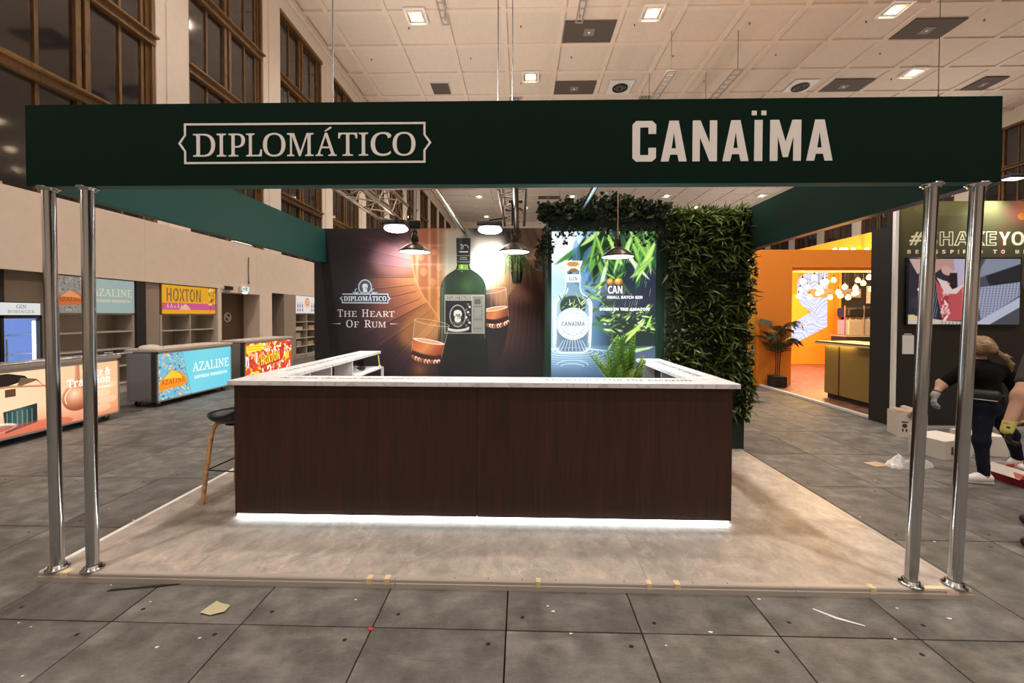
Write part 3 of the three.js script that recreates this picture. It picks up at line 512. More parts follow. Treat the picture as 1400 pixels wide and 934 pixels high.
  // bits under the far end of the side wing
  const cl = thing('folded_cloth', 'crumpled pale cloth on the shelf under the worktop end', 'cloth', [-2.0, 0.9515, -2.75]); const cg = new THREE.SphereGeometry(0.11, 20, 12); { const p = cg.attributes.position; for (let i = 0; i < p.count; i++) { const n = fbm(p.getX(i) * 14 + 5, p.getZ(i) * 14 + 9, 256, 3); p.setXYZ(i, p.getX(i) * 1.2, Math.max(0, p.getY(i) * 0.45 * (0.6 + n)), p.getZ(i)); } cg.computeVertexNormals(); } obj('cloth', cg, M.white, cl); obj('dark_fold', new THREE.SphereGeometry(0.05, 12, 8).scale(1.2, 0.5, 1).translate(0.1, 0.03, 0.03), M.black, cl);
  const yc = thing('yellow_cable', 'short yellow cable hanging below the worktop end', 'cable', [-1.79, 0.95, -3.05]); obj('wire', tube([[0, 0.17, 0], [0.012, 0.1, 0.01], [0.02, 0, 0]], 0.007, 12, 6), std({ color: lin(0.7, 0.65, 0.12) }), yc); obj('plug', box(0.005, -0.0, -0.015, 0.035, 0.03, 0.015, 0.004), M.white, yc);
}
function makeR(s) { let q = s; return () => { q = (q * 1664525 + 1013904223) >>> 0; return q / 4294967296; }; }
// ---- bar stool
{
  const s = thing('bar_stool', 'bar stool with black shell seat, oak legs and black footrest beside the bar', 'stool', [-2.325, PH, -1.05]);
  const g = new THREE.SphereGeometry(1, 40, 24, 0, Math.PI * 2, Math.PI * 0.5, Math.PI * 0.5); { const p = g.attributes.position; for (let i = 0; i < p.count; i++) { const x = p.getX(i), y = p.getY(i), z = p.getZ(i), up = Math.max(0, x * 0.9 + 0.2) ** 2; p.setXYZ(i, x * 0.215, 0.77 + y * 0.085 + (1 + y) * up * 0.11 - 0.012, z * 0.2); } g.computeVertexNormals(); }
  const g2 = g.clone().scale(0.97, 1, 0.97).translate(0, 0.014, 0);
  const rim = []; for (let i = 0; i <= 40; i++) { const a = i / 40 * Math.PI * 2, x = Math.cos(a), up = Math.max(0, x * 0.9 + 0.2) ** 2; rim.push([x * 0.213, 0.763 + up * 0.11, Math.sin(a) * 0.198]); }
  obj('seat', [g, g2], std({ color: lin(0.022, 0.024, 0.027), roughness: 0.45, side: THREE.DoubleSide }), s); obj('seat_rim', tube(rim, 0.008, 80, 8), M.black, s);
  const A = [[-0.19, 0.16], [-0.16, -0.19], [0.19, -0.16], [0.16, 0.19]];
  for (const [x, z] of A) obj('leg', tube([[x, 0, z], [x * 0.85, 0.35, z * 0.85], [x * 0.66, 0.655, z * 0.66], [x * 0.55, 0.683, z * 0.55], [x * 0.2, 0.688, z * 0.2], [0, 0.688, 0]], 0.018, 40, 10), M.oak, s);
  obj('mount', cyl(0.09, 0.06, 0.03, [0, 0.665, 0], 20), M.black, s);
  A.forEach(([x, z], i) => { const [u, v] = A[(i + 1) % 4]; obj('footrest', rod([x * 0.87, 0.29, z * 0.87], [u * 0.87, 0.29, v * 0.87], 0.006, 8), M.black, s); });
}
// ================================================================== BACK OF THE STAND
function ell(c, x, y, rx, ry, fill, rot = 0) { c.beginPath(); c.ellipse(x, y, rx, ry, rot, 0, Math.PI * 2); c.fillStyle = fill; c.fill(); }
function path(c, pts, fill, stroke, lw) { c.beginPath(); pts.forEach((p, i) => { if (!i) c.moveTo(p[0], p[1]); else if (p.length === 2) c.lineTo(p[0], p[1]); else if (p.length === 4) c.quadraticCurveTo(...p); else c.bezierCurveTo(...p); }); if (fill) { c.fillStyle = fill; c.fill(); } if (stroke) { c.strokeStyle = stroke; c.lineWidth = lw; c.stroke(); } }
function rad(c, x, y, r, stops) { const g = c.createRadialGradient(x, y, 0, x, y, r); for (const [t, s] of stops) g.addColorStop(t, s); return g; }
function lg(c, x0, y0, x1, y1, stops) { const g = c.createLinearGradient(x0, y0, x1, y1); for (const [t, s] of stops) g.addColorStop(t, s); return g; }
function words(c, s, x, y, w, font, fill) {                   // s fitted to the width w, whatever the canvas units are
  const q = parseFloat(/([\d.]+)px/.exec(font)[1]) / 100; c.save(); c.font = font.replace(/[\d.]+px/, '100px'); c.fillStyle = fill; c.textBaseline = 'alphabetic'; c.textAlign = 'left'; const m = c.measureText(s).width; c.translate(x, y); c.scale(w / m, q); c.fillText(s, 0, 0); c.restore();
}
// ---- rum poster, drawn in units of 1/89 m
const posterTex = canvasTex(1896, 1608, (c) => {
  c.scale(6, 6); c.translate(-430, -312);
  c.fillStyle = '#221a20'; c.fillRect(430, 312, 316, 268);
  const r = makeR(11), soft = (px, f) => { c.filter = `blur(${px}px)`; f(); c.filter = 'none'; };
  // staves of the barrel sweeping away from its mouth
  const ang = []; for (let a = 1.72; a < 4.75; a += 0.115 + r() * 0.05) ang.push(a);
  soft(2, () => { for (let i = 0; i + 1 < ang.length; i++) { const a = ang[i], b2 = ang[i + 1], k = 0.78 + r() * 0.4, low = Math.max(0, 1 - Math.abs(a - 2.5) * 0.75), cc = (q, w) => `rgb(${Math.min(255, q[0] * w) | 0},${Math.min(255, q[1] * w) | 0},${Math.min(255, q[2] * w) | 0})`; const near = a > 3.1 ? [150, 96, 84] : [170, 106, 62], mid = a > 3.1 ? [98, 62, 72] : [102, 60, 46], g = c.createRadialGradient(640, 372, 70, 640, 372, 205); g.addColorStop(0, cc(near, k * 1.05)); g.addColorStop(0.3, cc(mid, k * (0.8 + low * 0.4))); g.addColorStop(0.62, cc([66, 42, 50], k)); g.addColorStop(1, '#221a20'); c.fillStyle = g; c.beginPath(); c.moveTo(640 + Math.cos(a) * 60, 372 + Math.sin(a) * 66); c.lineTo(640 + Math.cos(a + 0.05) * 230, 372 + Math.sin(a + 0.05) * 215); c.lineTo(640 + Math.cos(b2 + 0.05) * 230, 372 + Math.sin(b2 + 0.05) * 215); c.lineTo(640 + Math.cos(b2) * 60, 372 + Math.sin(b2) * 66); c.fill(); } });
  for (const a of ang) { c.strokeStyle = 'rgba(34,14,12,0.55)'; c.lineWidth = 0.8; c.beginPath(); c.moveTo(640 + Math.cos(a) * 74, 372 + Math.sin(a) * 78); c.lineTo(640 + Math.cos(a + 0.05) * 200, 372 + Math.sin(a + 0.05) * 190); c.stroke(); c.strokeStyle = 'rgba(255,190,140,0.22)'; c.lineWidth = 0.4; c.beginPath(); c.moveTo(640 + Math.cos(a + 0.012) * 74, 372 + Math.sin(a + 0.012) * 78); c.lineTo(640 + Math.cos(a + 0.06) * 180, 372 + Math.sin(a + 0.06) * 170); c.stroke(); }
  for (let i = 0; i < 900; i++) { const a = 1.75 + r() * 2.95, d = 76 + r() * 120; c.strokeStyle = r() < 0.5 ? 'rgba(255,200,150,0.07)' : 'rgba(30,10,8,0.12)'; c.lineWidth = 0.35; c.beginPath(); c.moveTo(640 + Math.cos(a) * d, 372 + Math.sin(a) * d * 0.95); c.lineTo(640 + Math.cos(a + 0.01) * (d + 14), 372 + Math.sin(a + 0.01) * (d + 14) * 0.95); c.stroke(); }
  soft(26, () => { ell(c, 540, 352, 34, 26, 'rgba(196,140,150,0.40)'); ell(c, 580, 446, 38, 22, 'rgba(240,170,84,0.38)', -0.6); });  // pink floodlight glare painted into the print; the amber glow is artwork
  c.fillStyle = lg(c, 430, 0, 520, 0, [[0, 'rgba(30,24,30,1)'], [0.55, 'rgba(32,25,32,0.85)'], [1, 'rgba(34,26,32,0)']]); c.fillRect(430, 312, 95, 268);
  // the mouth: cellar behind with glowing casks
  c.save(); c.beginPath(); c.moveTo(575, 312); c.quadraticCurveTo(561, 330, 562, 350); c.quadraticCurveTo(564, 385, 590, 418); c.quadraticCurveTo(604, 436, 614, 454); c.lineTo(640, 454); c.lineTo(640, 312); c.closePath(); c.clip();
  c.fillStyle = lg(c, 562, 312, 612, 450, [[0, '#a8664a'], [0.35, '#8a4e34'], [0.7, '#a86634'], [1, '#c89250']]); c.fillRect(555, 310, 90, 150);
  soft(7, () => { for (const [x, y, q] of [[577, 352, 7], [581, 372, 8], [594, 386, 8], [603, 366, 7], [596, 345, 6], [606, 402, 8]]) { ell(c, x, y, q * 1.0, q * 1.15, 'rgba(120,62,36,0.35)'); ell(c, x - 1, y - 1, q * 0.6, q * 0.75, 'rgba(226,160,96,0.4)'); } for (const x of [570, 587, 599, 611]) { c.fillStyle = 'rgba(255,214,160,0.45)'; c.fillRect(x, 312, 2.4, 140); } c.fillStyle = 'rgba(255,220,170,0.3)'; for (const y of [334, 360, 392]) c.fillRect(560, y, 60, 2); });
  c.restore();
  soft(5, () => { c.strokeStyle = 'rgba(236,170,104,0.4)'; c.lineWidth = 2.2; c.beginPath(); c.moveTo(564, 328); c.quadraticCurveTo(560, 385, 592, 421); c.quadraticCurveTo(604, 437, 612, 456); c.stroke(); });
  c.strokeStyle = 'rgba(240,190,130,0.4)'; c.lineWidth = 0.6; c.beginPath(); c.moveTo(563, 334); c.quadraticCurveTo(561, 385, 592, 421); c.quadraticCurveTo(604, 437, 612, 456); c.stroke();
  // printed bright spot behind the bottle, with floodlight glare painted into it
  soft(30, () => { c.fillStyle = 'rgba(188,196,180,0.85)'; c.fillRect(606, 312, 40, 70); c.fillStyle = 'rgba(255,250,240,0.95)'; c.fillRect(646, 322, 44, 62); ell(c, 668, 362, 26, 34, 'rgba(255,255,252,0.95)'); ell(c, 690, 390, 20, 30, 'rgba(240,170,110,0.55)'); c.fillStyle = 'rgba(120,80,60,0.7)'; c.fillRect(700, 306, 50, 60); });
  soft(4, () => { c.fillStyle = 'rgba(196,126,80,0.45)'; for (const x of [672, 679, 685, 691]) c.fillRect(x, 372, 1.6, 50); });
  // stave wall on the other side
  soft(3, () => path(c, [[746, 312], [730, 340], [716, 372, 704, 392], [693, 404, 694, 418], [700, 470, 676, 500], [664, 560], [746, 580]], lg(c, 690, 380, 746, 480, [[0, '#8a5a3e'], [0.3, '#5e3a30'], [1, '#281b20']])));
  soft(16, () => ell(c, 716, 406, 14, 10, 'rgba(190,136,100,0.25)', -0.2));
  for (let i = 0; i < 8; i++) { c.strokeStyle = 'rgba(24,10,8,0.55)'; c.lineWidth = 0.8; c.beginPath(); c.moveTo(698 + i * 6.5, 402 + i * 3); c.quadraticCurveTo(702 + i * 5, 450, 674 + i * 11, 530); c.stroke(); c.strokeStyle = 'rgba(240,170,120,0.14)'; c.lineWidth = 0.4; c.beginPath(); c.moveTo(699 + i * 6.5, 402 + i * 3); c.quadraticCurveTo(703 + i * 5, 450, 675 + i * 11, 530); c.stroke(); }
  c.fillStyle = lg(c, 0, 470, 0, 560, [[0, 'rgba(28,20,26,0)'], [0.45, 'rgba(28,20,26,0.75)'], [1, 'rgba(27,22,27,1)']]); c.fillRect(430, 470, 316, 110);
  // glass behind, then the bottle
  const glass = (x0, x1, yT, yL, yB, tilt) => {
    c.save(); c.translate((x0 + x1) / 2, (yT + yB) / 2); c.rotate(tilt); c.translate(-(x0 + x1) / 2, -(yT + yB) / 2); const cx = (x0 + x1) / 2, w = (x1 - x0) / 2;
    path(c, [[cx - w, yT], [cx - w * 0.86, yB - 8], [cx - w * 0.7, yB, cx, yB], [cx + w * 0.7, yB, cx + w * 0.86, yB - 8], [cx + w, yT]], 'rgba(255,210,170,0.16)', 'rgba(255,240,225,0.55)', 0.6);
    path(c, [[cx - w * 0.94, yL], [cx - w * 0.84, yB - 14], [cx, yB - 8, cx + w * 0.84, yB - 14], [cx + w * 0.94, yL]], lg(c, cx - w, yL, cx + w, yB, [[0, '#b4552c'], [0.4, '#d98a52'], [0.75, '#8e3a20'], [1, '#6a2a1a']]));
    ell(c, cx, yL, w * 0.93, 3, '#f0d8c4'); ell(c, cx, yL, w * 0.7, 1.6, '#d9a07c');
    path(c, [[cx - w * 0.86, yB - 13], [cx, yB - 6, cx + w * 0.86, yB - 13], [cx + w * 0.9, yB - 1], [cx, yB + 5, cx - w * 0.9, yB - 1]], '#3a1712');
    for (let i = 0; i < 9; i++) { const t = (i + 0.5) / 9 * 2 - 1; ell(c, cx + t * w * 0.82, yB - 5 + (1 - t * t) * 3.5, 2.2, 3.2, i % 3 ? '#e8cdb8' : '#b4603c', t * 0.6); ell(c, cx + t * w * 0.82 + 0.6, yB - 4 + (1 - t * t) * 3.5, 1, 1.8, '#5a1e18', t * 0.6); }
    c.strokeStyle = 'rgba(255,240,230,0.7)'; c.lineWidth = 0.5; c.beginPath(); c.ellipse(cx, yT, w, 3.4, 0, 0, 7); c.stroke(); c.restore();
  };
  glass(660, 697, 396, 421, 446, -0.16);
  path(c, [[626, 326], [625, 331], [626, 362], [624.5, 367], [619, 372, 604, 375, 603.2, 396], [603, 470], [606, 514], [607, 580], [661, 580], [662, 514], [666, 470], [665.6, 396], [664.6, 375, 650, 372, 644.5, 367], [643, 362], [644, 331], [643, 326]], lg(c, 603, 0, 666, 0, [[0, '#0a110d'], [0.06, '#3a5644'], [0.14, '#18291d'], [0.45, '#0c1a12'], [0.75, '#14261a'], [0.93, '#2c4634'], [1, '#0c140f']]));
  c.fillStyle = rad(c, 640, 391, 32, [[0, 'rgba(84,118,50,0.6)'], [0.45, 'rgba(40,74,36,0.4)'], [1, 'rgba(16,36,24,0)']]); c.save(); c.beginPath(); c.rect(604, 360, 61, 45); c.clip(); c.fillRect(600, 356, 70, 60); c.restore();
  c.fillStyle = lg(c, 0, 440, 0, 520, [[0, 'rgba(8,14,12,0)'], [0.3, 'rgba(8,12,14,0.8)'], [1, 'rgba(20,18,23,1)']]); c.fillRect(600, 440, 68, 142);
  path(c, [[625, 325], [644.5, 325], [644, 345], [625.5, 345]], lg(c, 625, 0, 645, 0, [[0, '#141518'], [0.3, '#4a4c50'], [0.5, '#1c1d20'], [1, '#2c2e32']])); c.fillStyle = '#e6e6e2'; c.fillRect(629, 343, 12, 1.6);
  c.strokeStyle = '#d8d8d4'; c.lineWidth = 1; c.beginPath(); c.arc(637.5, 338, 3.6, 2.6, 6.6); c.moveTo(630, 334); c.lineTo(634, 334); c.moveTo(632, 334); c.lineTo(632, 341); c.stroke();
  c.fillStyle = '#1a1c1e'; c.fillRect(625.5, 346, 18.5, 14); c.fillStyle = 'rgba(170,172,166,0.8)'; c.fillRect(626, 348.5, 17.6, 0.8); c.fillRect(626, 357, 17.6, 0.8); c.fillStyle = '#8f918c'; c.fillRect(630, 351, 9, 1); c.fillRect(629, 353.4, 11, 1);
  c.fillStyle = '#6a9a40'; c.fillRect(628, 361, 13, 8); c.fillStyle = 'rgba(190,230,120,0.6)'; c.fillRect(631, 361, 3, 10); ell(c, 634.5, 368.5, 11, 1.8, '#0e1a12'); ell(c, 634.5, 367.6, 9, 1, 'rgba(170,210,110,0.5)');
  // label
  c.fillStyle = '#a8a8a0'; c.fillRect(609, 402, 54.5, 53); c.fillStyle = '#16181a'; c.fillRect(610, 403, 36, 51); c.fillStyle = '#85867f'; c.fillRect(647, 403.5, 15.5, 50.5); c.fillStyle = '#55564f'; for (let i = 0; i < 8; i++) c.fillRect(648.6, 406 + i * 5.9, 12, 0.8); c.fillRect(650, 408, 8, 7); c.fillStyle = '#8d8d86'; c.fillRect(650, 420, 9, 12); c.fillRect(649, 438, 11, 9);
  c.fillStyle = '#a9a8a0'; c.fillRect(610.5, 403.5, 36, 6.6); words(c, 'DIPLOMÁTICO', 611.5, 408.9, 34, 'bold 6px serif', '#18191a');
  ell(c, 627, 431, 11.4, 15.5, '#9a9a93'); ell(c, 627, 431, 9.8, 13.7, '#1c1e21');
  bust(c, 627, 432, 0.92, '#a9a79f', '#4c4b48');
  for (let i = 0; i < 10; i++) ell(c, 641 + Math.sin(i * 2.1) * 2.6, 415 + i * 3.6, 1.9, 1.5, i % 2 ? '#c9c9c2' : '#6b6c66', i); c.fillStyle = '#b9b9b2'; path(c, [[613, 447], [627, 452, 643, 446], [642, 450], [627, 455, 614, 451]], '#c4c4bc');
  c.strokeStyle = 'rgba(220,255,220,0.25)'; c.lineWidth = 1.2; c.beginPath(); c.moveTo(605, 392); c.lineTo(605.5, 470); c.stroke(); c.beginPath(); c.moveTo(664, 392); c.lineTo(664, 462); c.stroke();
  glass(563, 611, 440, 466, 495, 0.17);
  c.fillStyle = rad(c, 575, 505, 24, [[0, 'rgba(200,130,70,0.5)'], [1, 'rgba(90,40,20,0)']]); c.fillRect(540, 488, 70, 40);
  // badge and words
  path(c, [[468, 401.5], [531, 401.5], [531, 405], [534, 407.5], [531, 410], [531, 413.5], [468, 413.5], [468, 410], [465, 407.5], [468, 405]], '#27364a', '#c8d6e2', 1.3);
  words(c, 'DIPLOMÁTICO', 469.8, 411, 59.5, 'bold 9px serif', '#e6eef4');
  ell(c, 499.5, 392, 9.4, 10.6, '#b8c8d6'); ell(c, 499.5, 392, 8, 9.2, '#394a60'); bust(c, 499.5, 393.4, 0.62, '#dce6ee', '#8fa2b4');
  for (const s of [-1, 1]) { c.strokeStyle = '#b8c8d6'; c.lineWidth = 1.1; c.beginPath(); c.arc(499.5 + s * 11.5, 397, 2.4, 0.4, 5); c.stroke(); c.beginPath(); c.moveTo(499.5 + s * 9, 400.5); c.quadraticCurveTo(499.5 + s * 15, 401, 499.5 + s * 17, 398.5); c.stroke(); }
  const small = (big, rest, x, y, w1, w2, h) => { words(c, big, x, y, w1, `${h}px serif`, '#f0ece8'); words(c, rest, x + w1 + 0.4, y, w2, `${h * 0.78}px serif`, '#f0ece8'); };
  small('T', 'HE', 461, 432.6, 8, 19, 14); small('H', 'EART', 494.5, 432.6, 10.5, 35, 14); small('O', 'F', 472.5, 447.2, 10.5, 8, 14); small('R', 'UM', 498, 447.2, 9.8, 20.5, 14);
  path(c, [[451, 442.3], [465, 441.6], [465, 443]], '#d8d4d0'); path(c, [[547, 442.3], [534, 441.6], [534, 443]], '#d8d4d0');
});
function bust(c, x, y, k, light = '#d6d4cc', dark = '#7c7a74', hi = '#d8d6d0') {         // engraved old gentleman with white beard
  const e = (a, b, r1, r2, f, ro) => ell(c, x + a * k, y + b * k, r1 * k, r2 * k, f, ro);
  path(c, [[x - 9 * k, y + 12 * k], [x - 6 * k, y + 5 * k, x, y + 5 * k], [x + 7 * k, y + 5 * k, x + 9 * k, y + 12 * k]], dark); e(0, -2, 5.2, 6.6, light); e(0, -7, 5.4, 3, hi); e(-4.6, -4, 1.6, 3.4, hi); e(4.6, -4, 1.6, 3.4, hi);
  e(0, 4, 4.8, 4.8, hi); e(-1.9, -2.6, 1, 0.6, '#2c2c2c'); e(1.9, -2.6, 1, 0.6, '#2c2c2c'); e(0, -0.4, 0.8, 1.9, dark); e(0, 1.6, 3.2, 0.9, hi); e(0, 2.9, 1.3, 0.4, '#3a3a3a'); e(2.6, -0.5, 1.6, 4, 'rgba(60,60,60,0.35)');
}
{
  const w = thing('poster_wall', 'dark printed back wall with rum bottle, tasting glasses and badge', 'poster wall', [0, 0, 0]);
  obj('wall_panel', box(-2.96, 0.0, -3.62, 0.62, 3.02, -3.522), M.black, w);
  const s = 1 / 89.0, width = 316 * s * 0.9995, h = 268 * s; void h;
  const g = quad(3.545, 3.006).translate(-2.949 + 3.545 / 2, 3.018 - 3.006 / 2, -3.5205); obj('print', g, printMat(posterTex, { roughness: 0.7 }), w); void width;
}
// ---- lightbox cabinet with the jungle picture
const jungleTex = canvasTex(870, 1740, (c) => {
  c.scale(6, 6); c.translate(-756, -316);
  c.fillStyle = lg(c, 756, 0, 900, 0, [[0, '#a8c8de'], [0.28, '#8ab0cc'], [0.46, '#4a6a86'], [0.62, '#1e2a3a'], [1, '#232b3e']]); c.fillRect(756, 316, 146, 292);
  const r = makeR(23), soft = (px, f) => { c.filter = `blur(${px}px)`; f(); c.filter = 'none'; };
  soft(40, () => { ell(c, 772, 342, 30, 34, 'rgba(236,248,252,0.95)'); ell(c, 770, 400, 22, 44, 'rgba(190,220,238,0.6)'); ell(c, 880, 330, 30, 26, 'rgba(60,110,50,0.8)'); ell(c, 872, 452, 34, 26, 'rgba(24,44,34,0.9)'); });
  const leaf = (x, y, len, wd, a, f, rib) => { c.save(); c.translate(x, y); c.rotate(a); path(c, [[0, 0], [len * 0.3, -wd, len, 0], [len * 0.3, wd, 0, 0]], f); if (rib) { c.strokeStyle = rib; c.lineWidth = 0.7; c.beginPath(); c.moveTo(0, 0); c.lineTo(len * 0.94, 0); c.stroke(); } c.restore(); };
  soft(6, () => { for (let i = 0; i < 34; i++) leaf(800 + r() * 100, 310 + r() * 40, 30 + r() * 60, 4 + r() * 7, 0.9 + r() * 1.7, ['#12301c', '#2c6230', '#0e2418', '#3c7a34', '#0a1c14'][i % 5], i % 2 ? 'rgba(150,210,90,0.35)' : 0); });
  soft(5, () => { for (const [x, y, l, w, a] of [[812, 336, 46, 13, 1.9], [800, 362, 50, 14, 1.3], [790, 326, 54, 11, 1.55], [812, 396, 40, 10, 1.0], [822, 350, 54, 8, 1.35], [784, 380, 30, 8, 0.7]]) leaf(x, y, l, w, a, 'rgba(84,132,176,0.6)', 'rgba(190,222,240,0.5)'); });
  c.filter = 'blur(3px)'; for (let i = 0; i < 46; i++) { const x = 812 + r() * 88, y = 312 + r() * 46; leaf(x, y, 18 + r() * 46, 1.6 + r() * 5.5, 0.8 + r() * 1.7, ['#7aac44', '#4c8434', '#a4c878', '#1f4a24', '#5e9640', '#10281a', '#c8dcb0', '#2f6030'][i % 8], i % 3 ? 'rgba(230,250,170,0.55)' : 0); }
  for (const [x, y, l, w, a, f] of [[816, 316, 62, 5, 1.25, '#6a9c3c'], [830, 314, 58, 6, 1.1, '#96c456'], [866, 314, 60, 8, 1.05, '#74a844'], [886, 312, 68, 8, 1.45, '#6a9c48'], [900, 330, 66, 8, 2.0, '#a8d068'], [898, 352, 46, 6, 2.4, '#7ab04c']]) leaf(x, y, l, w, a, f, 'rgba(236,252,180,0.8)');
  for (let i = 0; i < 34; i++) leaf(800 + r() * 34, 392 + r() * 60, 8 + r() * 22, 1.4 + r() * 3, -0.8 + r() * 1.6, ['#3d7a30', '#1c4022', '#8ac04c', '#10281a'][i % 4]);
  for (let i = 0; i < 90; i++) leaf(828 + r() * 70, 424 + r() * 34, 3 + r() * 10, 0.8 + r() * 1.8, -0.9 + r() * 1.5, ['#a8d24e', '#eef6cc', '#6a9c3a', '#16301c', '#d0ea90'][i % 5]);
  for (const [x, y, l, w, a, f] of [[858, 474, 46, 5, -0.86, '#c0ec58'], [850, 470, 48, 4, -0.6, '#98d444'], [846, 492, 56, 5, -0.24, '#d0f470'], [852, 486, 44, 4, -0.1, '#a8dc50'], [888, 454, 22, 4, -1.2, '#88c844'], [834, 486, 30, 3, -1.0, '#5a9a34'], [838, 470, 34, 3, -0.3, '#3a6c2c']]) leaf(x, y, l, w, a, f, 'rgba(246,255,210,0.9)');
  c.filter = 'none'; c.strokeStyle = 'rgba(214,228,236,0.55)'; c.lineWidth = 0.5; for (let i = 0; i < 44; i++) { const x = 842 + r() * 56, y = 330 + r() * 110; c.beginPath(); c.moveTo(x, y); c.lineTo(x - 2, y + 5 + r() * 7); c.stroke(); }
  // water with rings
  c.fillStyle = lg(c, 0, 478, 0, 608, [[0, 'rgba(150,190,215,0.25)'], [0.2, 'rgba(90,120,150,0.6)'], [0.4, 'rgba(54,66,90,1)'], [1, 'rgba(40,48,70,1)']]); c.fillRect(756, 478, 146, 130);
  for (let i = 0; i < 8; i++) { c.strokeStyle = `rgba(225,245,255,${0.75 - i * 0.08})`; c.lineWidth = 1.3 - i * 0.1; c.beginPath(); c.ellipse(786, 484 + i * 1.6, 20 + i * 8, 3 + i * 1.5, 0, 0, 7); c.stroke(); }
  c.strokeStyle = 'rgba(200,225,235,0.8)'; c.lineWidth = 1; c.beginPath(); c.ellipse(786, 506, 22, 7, 0, Math.PI, 0); c.stroke(); c.beginPath(); c.ellipse(786, 508, 16, 4, 0, Math.PI, 0); c.stroke();
  // bottle
  path(c, [[777, 372], [776, 396], [775, 404, 768, 407], [758.5, 412, 759, 424], [760, 478], [762, 488, 774, 488], [796, 488], [809, 488, 811, 478], [813, 424], [813, 412, 803, 407], [797, 404, 796, 396], [795.5, 372]], lg(c, 758, 0, 813, 0, [[0, 'rgba(236,246,252,0.95)'], [0.1, 'rgba(150,180,202,0.5)'], [0.3, 'rgba(60,90,110,0.45)'], [0.7, 'rgba(70,98,118,0.4)'], [0.9, 'rgba(160,190,210,0.55)'], [1, 'rgba(244,250,254,0.95)']]), 'rgba(250,254,255,0.95)', 1.2);
  soft(5, () => { c.strokeStyle = 'rgba(255,255,255,0.8)'; c.lineWidth = 2; c.beginPath(); c.moveTo(779, 396); c.quadraticCurveTo(778, 406, 768, 410); c.quadraticCurveTo(762, 416, 762, 428); c.lineTo(763, 476); c.stroke(); c.beginPath(); c.moveTo(806, 412); c.quadraticCurveTo(810, 420, 810, 430); c.lineTo(808, 478); c.stroke(); });
  soft(3, () => ell(c, 786, 422, 18, 15, 'rgba(18,34,26,0.75)')); for (let i = 0; i < 46; i++) leaf(768 + r() * 34, 412 + r() * 26, 5 + r() * 10, 1.3, -2.2 + r() * 1.8, ['#2c4a2c', '#98c850', '#1f3526', '#d0e8a0'][i % 4]);
  path(c, [[762, 440], [763, 478], [770, 486], [800, 486], [809, 478], [811, 440]], 'rgba(60,78,96,0.35)'); c.strokeStyle = 'rgba(255,255,255,0.6)'; c.lineWidth = 1; for (let i = -4; i < 5; i++) { c.beginPath(); c.moveTo(786 + i * 3.2, 470); c.lineTo(786 + i * 5.4, 486); c.stroke(); }
  path(c, [[773, 358], [798.5, 358], [795.5, 367], [777, 367]], '#dcd2bc', '#fff', 1.2); ell(c, 786, 362, 8, 3.6, '#b98a4c'); path(c, [[777, 367], [796, 367], [796.5, 371], [776.5, 371]], '#e8f0f4'); ell(c, 787, 371, 6, 3, '#8a6a40');
  c.fillStyle = '#dfe9ee'; c.fillRect(775.5, 376.5, 21, 11.5); words(c, 'GIN', 780.5, 385.4, 12, 'bold 7px monospace', '#5a7488');
  ell(c, 786.5, 447, 23, 23, '#f2f8fa'); c.strokeStyle = '#8ba0ae'; c.lineWidth = 0.8; for (const q of [21.5, 16.4]) { c.beginPath(); c.arc(786.5, 447, q, 0, 7); c.stroke(); }
  c.strokeStyle = '#93a7b4'; c.lineWidth = 0.6; for (let i = 0; i < 3; i++) { c.beginPath(); c.moveTo(772, 455 + i * 3); for (let k = 1; k < 7; k++) c.lineTo(772 + k * 4.8, 455 + i * 3 + (k % 2 ? -2.4 : 1)); c.stroke(); } c.beginPath(); c.moveTo(774, 440); c.lineTo(781, 433); c.lineTo(786, 438); c.lineTo(792, 432); c.lineTo(799, 440); c.stroke();
  c.save(); c.translate(786.5, 447); c.font = '3.6px sans-serif'; c.fillStyle = '#8398a6'; c.textAlign = 'center'; for (const [s, a0, d] of [['SMALL BATCH GIN', -1.1, 1], ['BORN IN THE AMAZON', 1.25, -1]]) for (let i = 0; i < s.length; i++) { c.save(); c.rotate(a0 * d * d + (d > 0 ? i * 0.157 : -i * 0.147)); c.translate(0, d > 0 ? -17.8 : 20.4); if (d > 0) c.fillText(s[i], 0, 0); else c.fillText(s[i], 0, 0); c.restore(); } c.restore();
  c.fillStyle = '#e6f0f4'; c.fillRect(768.5, 442.4, 36, 9); words(c, 'CANAÏMA', 770, 450, 33, 'bold 8px sans-serif', '#4c6576');
  c.strokeStyle = 'rgba(255,255,255,0.85)'; c.lineWidth = 1.6; c.beginPath(); c.moveTo(761.5, 424); c.lineTo(763, 470); c.stroke(); c.beginPath(); c.moveTo(810.6, 426); c.lineTo(809, 474); c.stroke();
  // fruit and words
  ell(c, 838, 387, 5.2, 5, rad(c, 837, 385.6, 6, [[0, '#f0d07a'], [0.6, '#c08a34'], [1, '#7a4c1c']])); ell(c, 849.5, 387, 6, 5.2, rad(c, 848, 385, 7, [[0, '#f6dc8c'], [0.6, '#c8923a'], [1, '#80501e']])); leaf(845, 383, 16, 3.4, -2.6, '#7cb840'); leaf(846, 383, 15, 3, -0.7, '#5c9a34');
  words(c, 'CAN', 834.2, 403.6, 21.5, 'bold 15px sans-serif', '#ffffff'); words(c, 'SMALL BATCH GIN', 833.4, 411, 49.5, '900 5.4px sans-serif', '#f6fafa'); words(c, 'BORN IN THE AMAZON', 823, 428, 69.5, '900 5.6px sans-serif', '#ffffff');
});
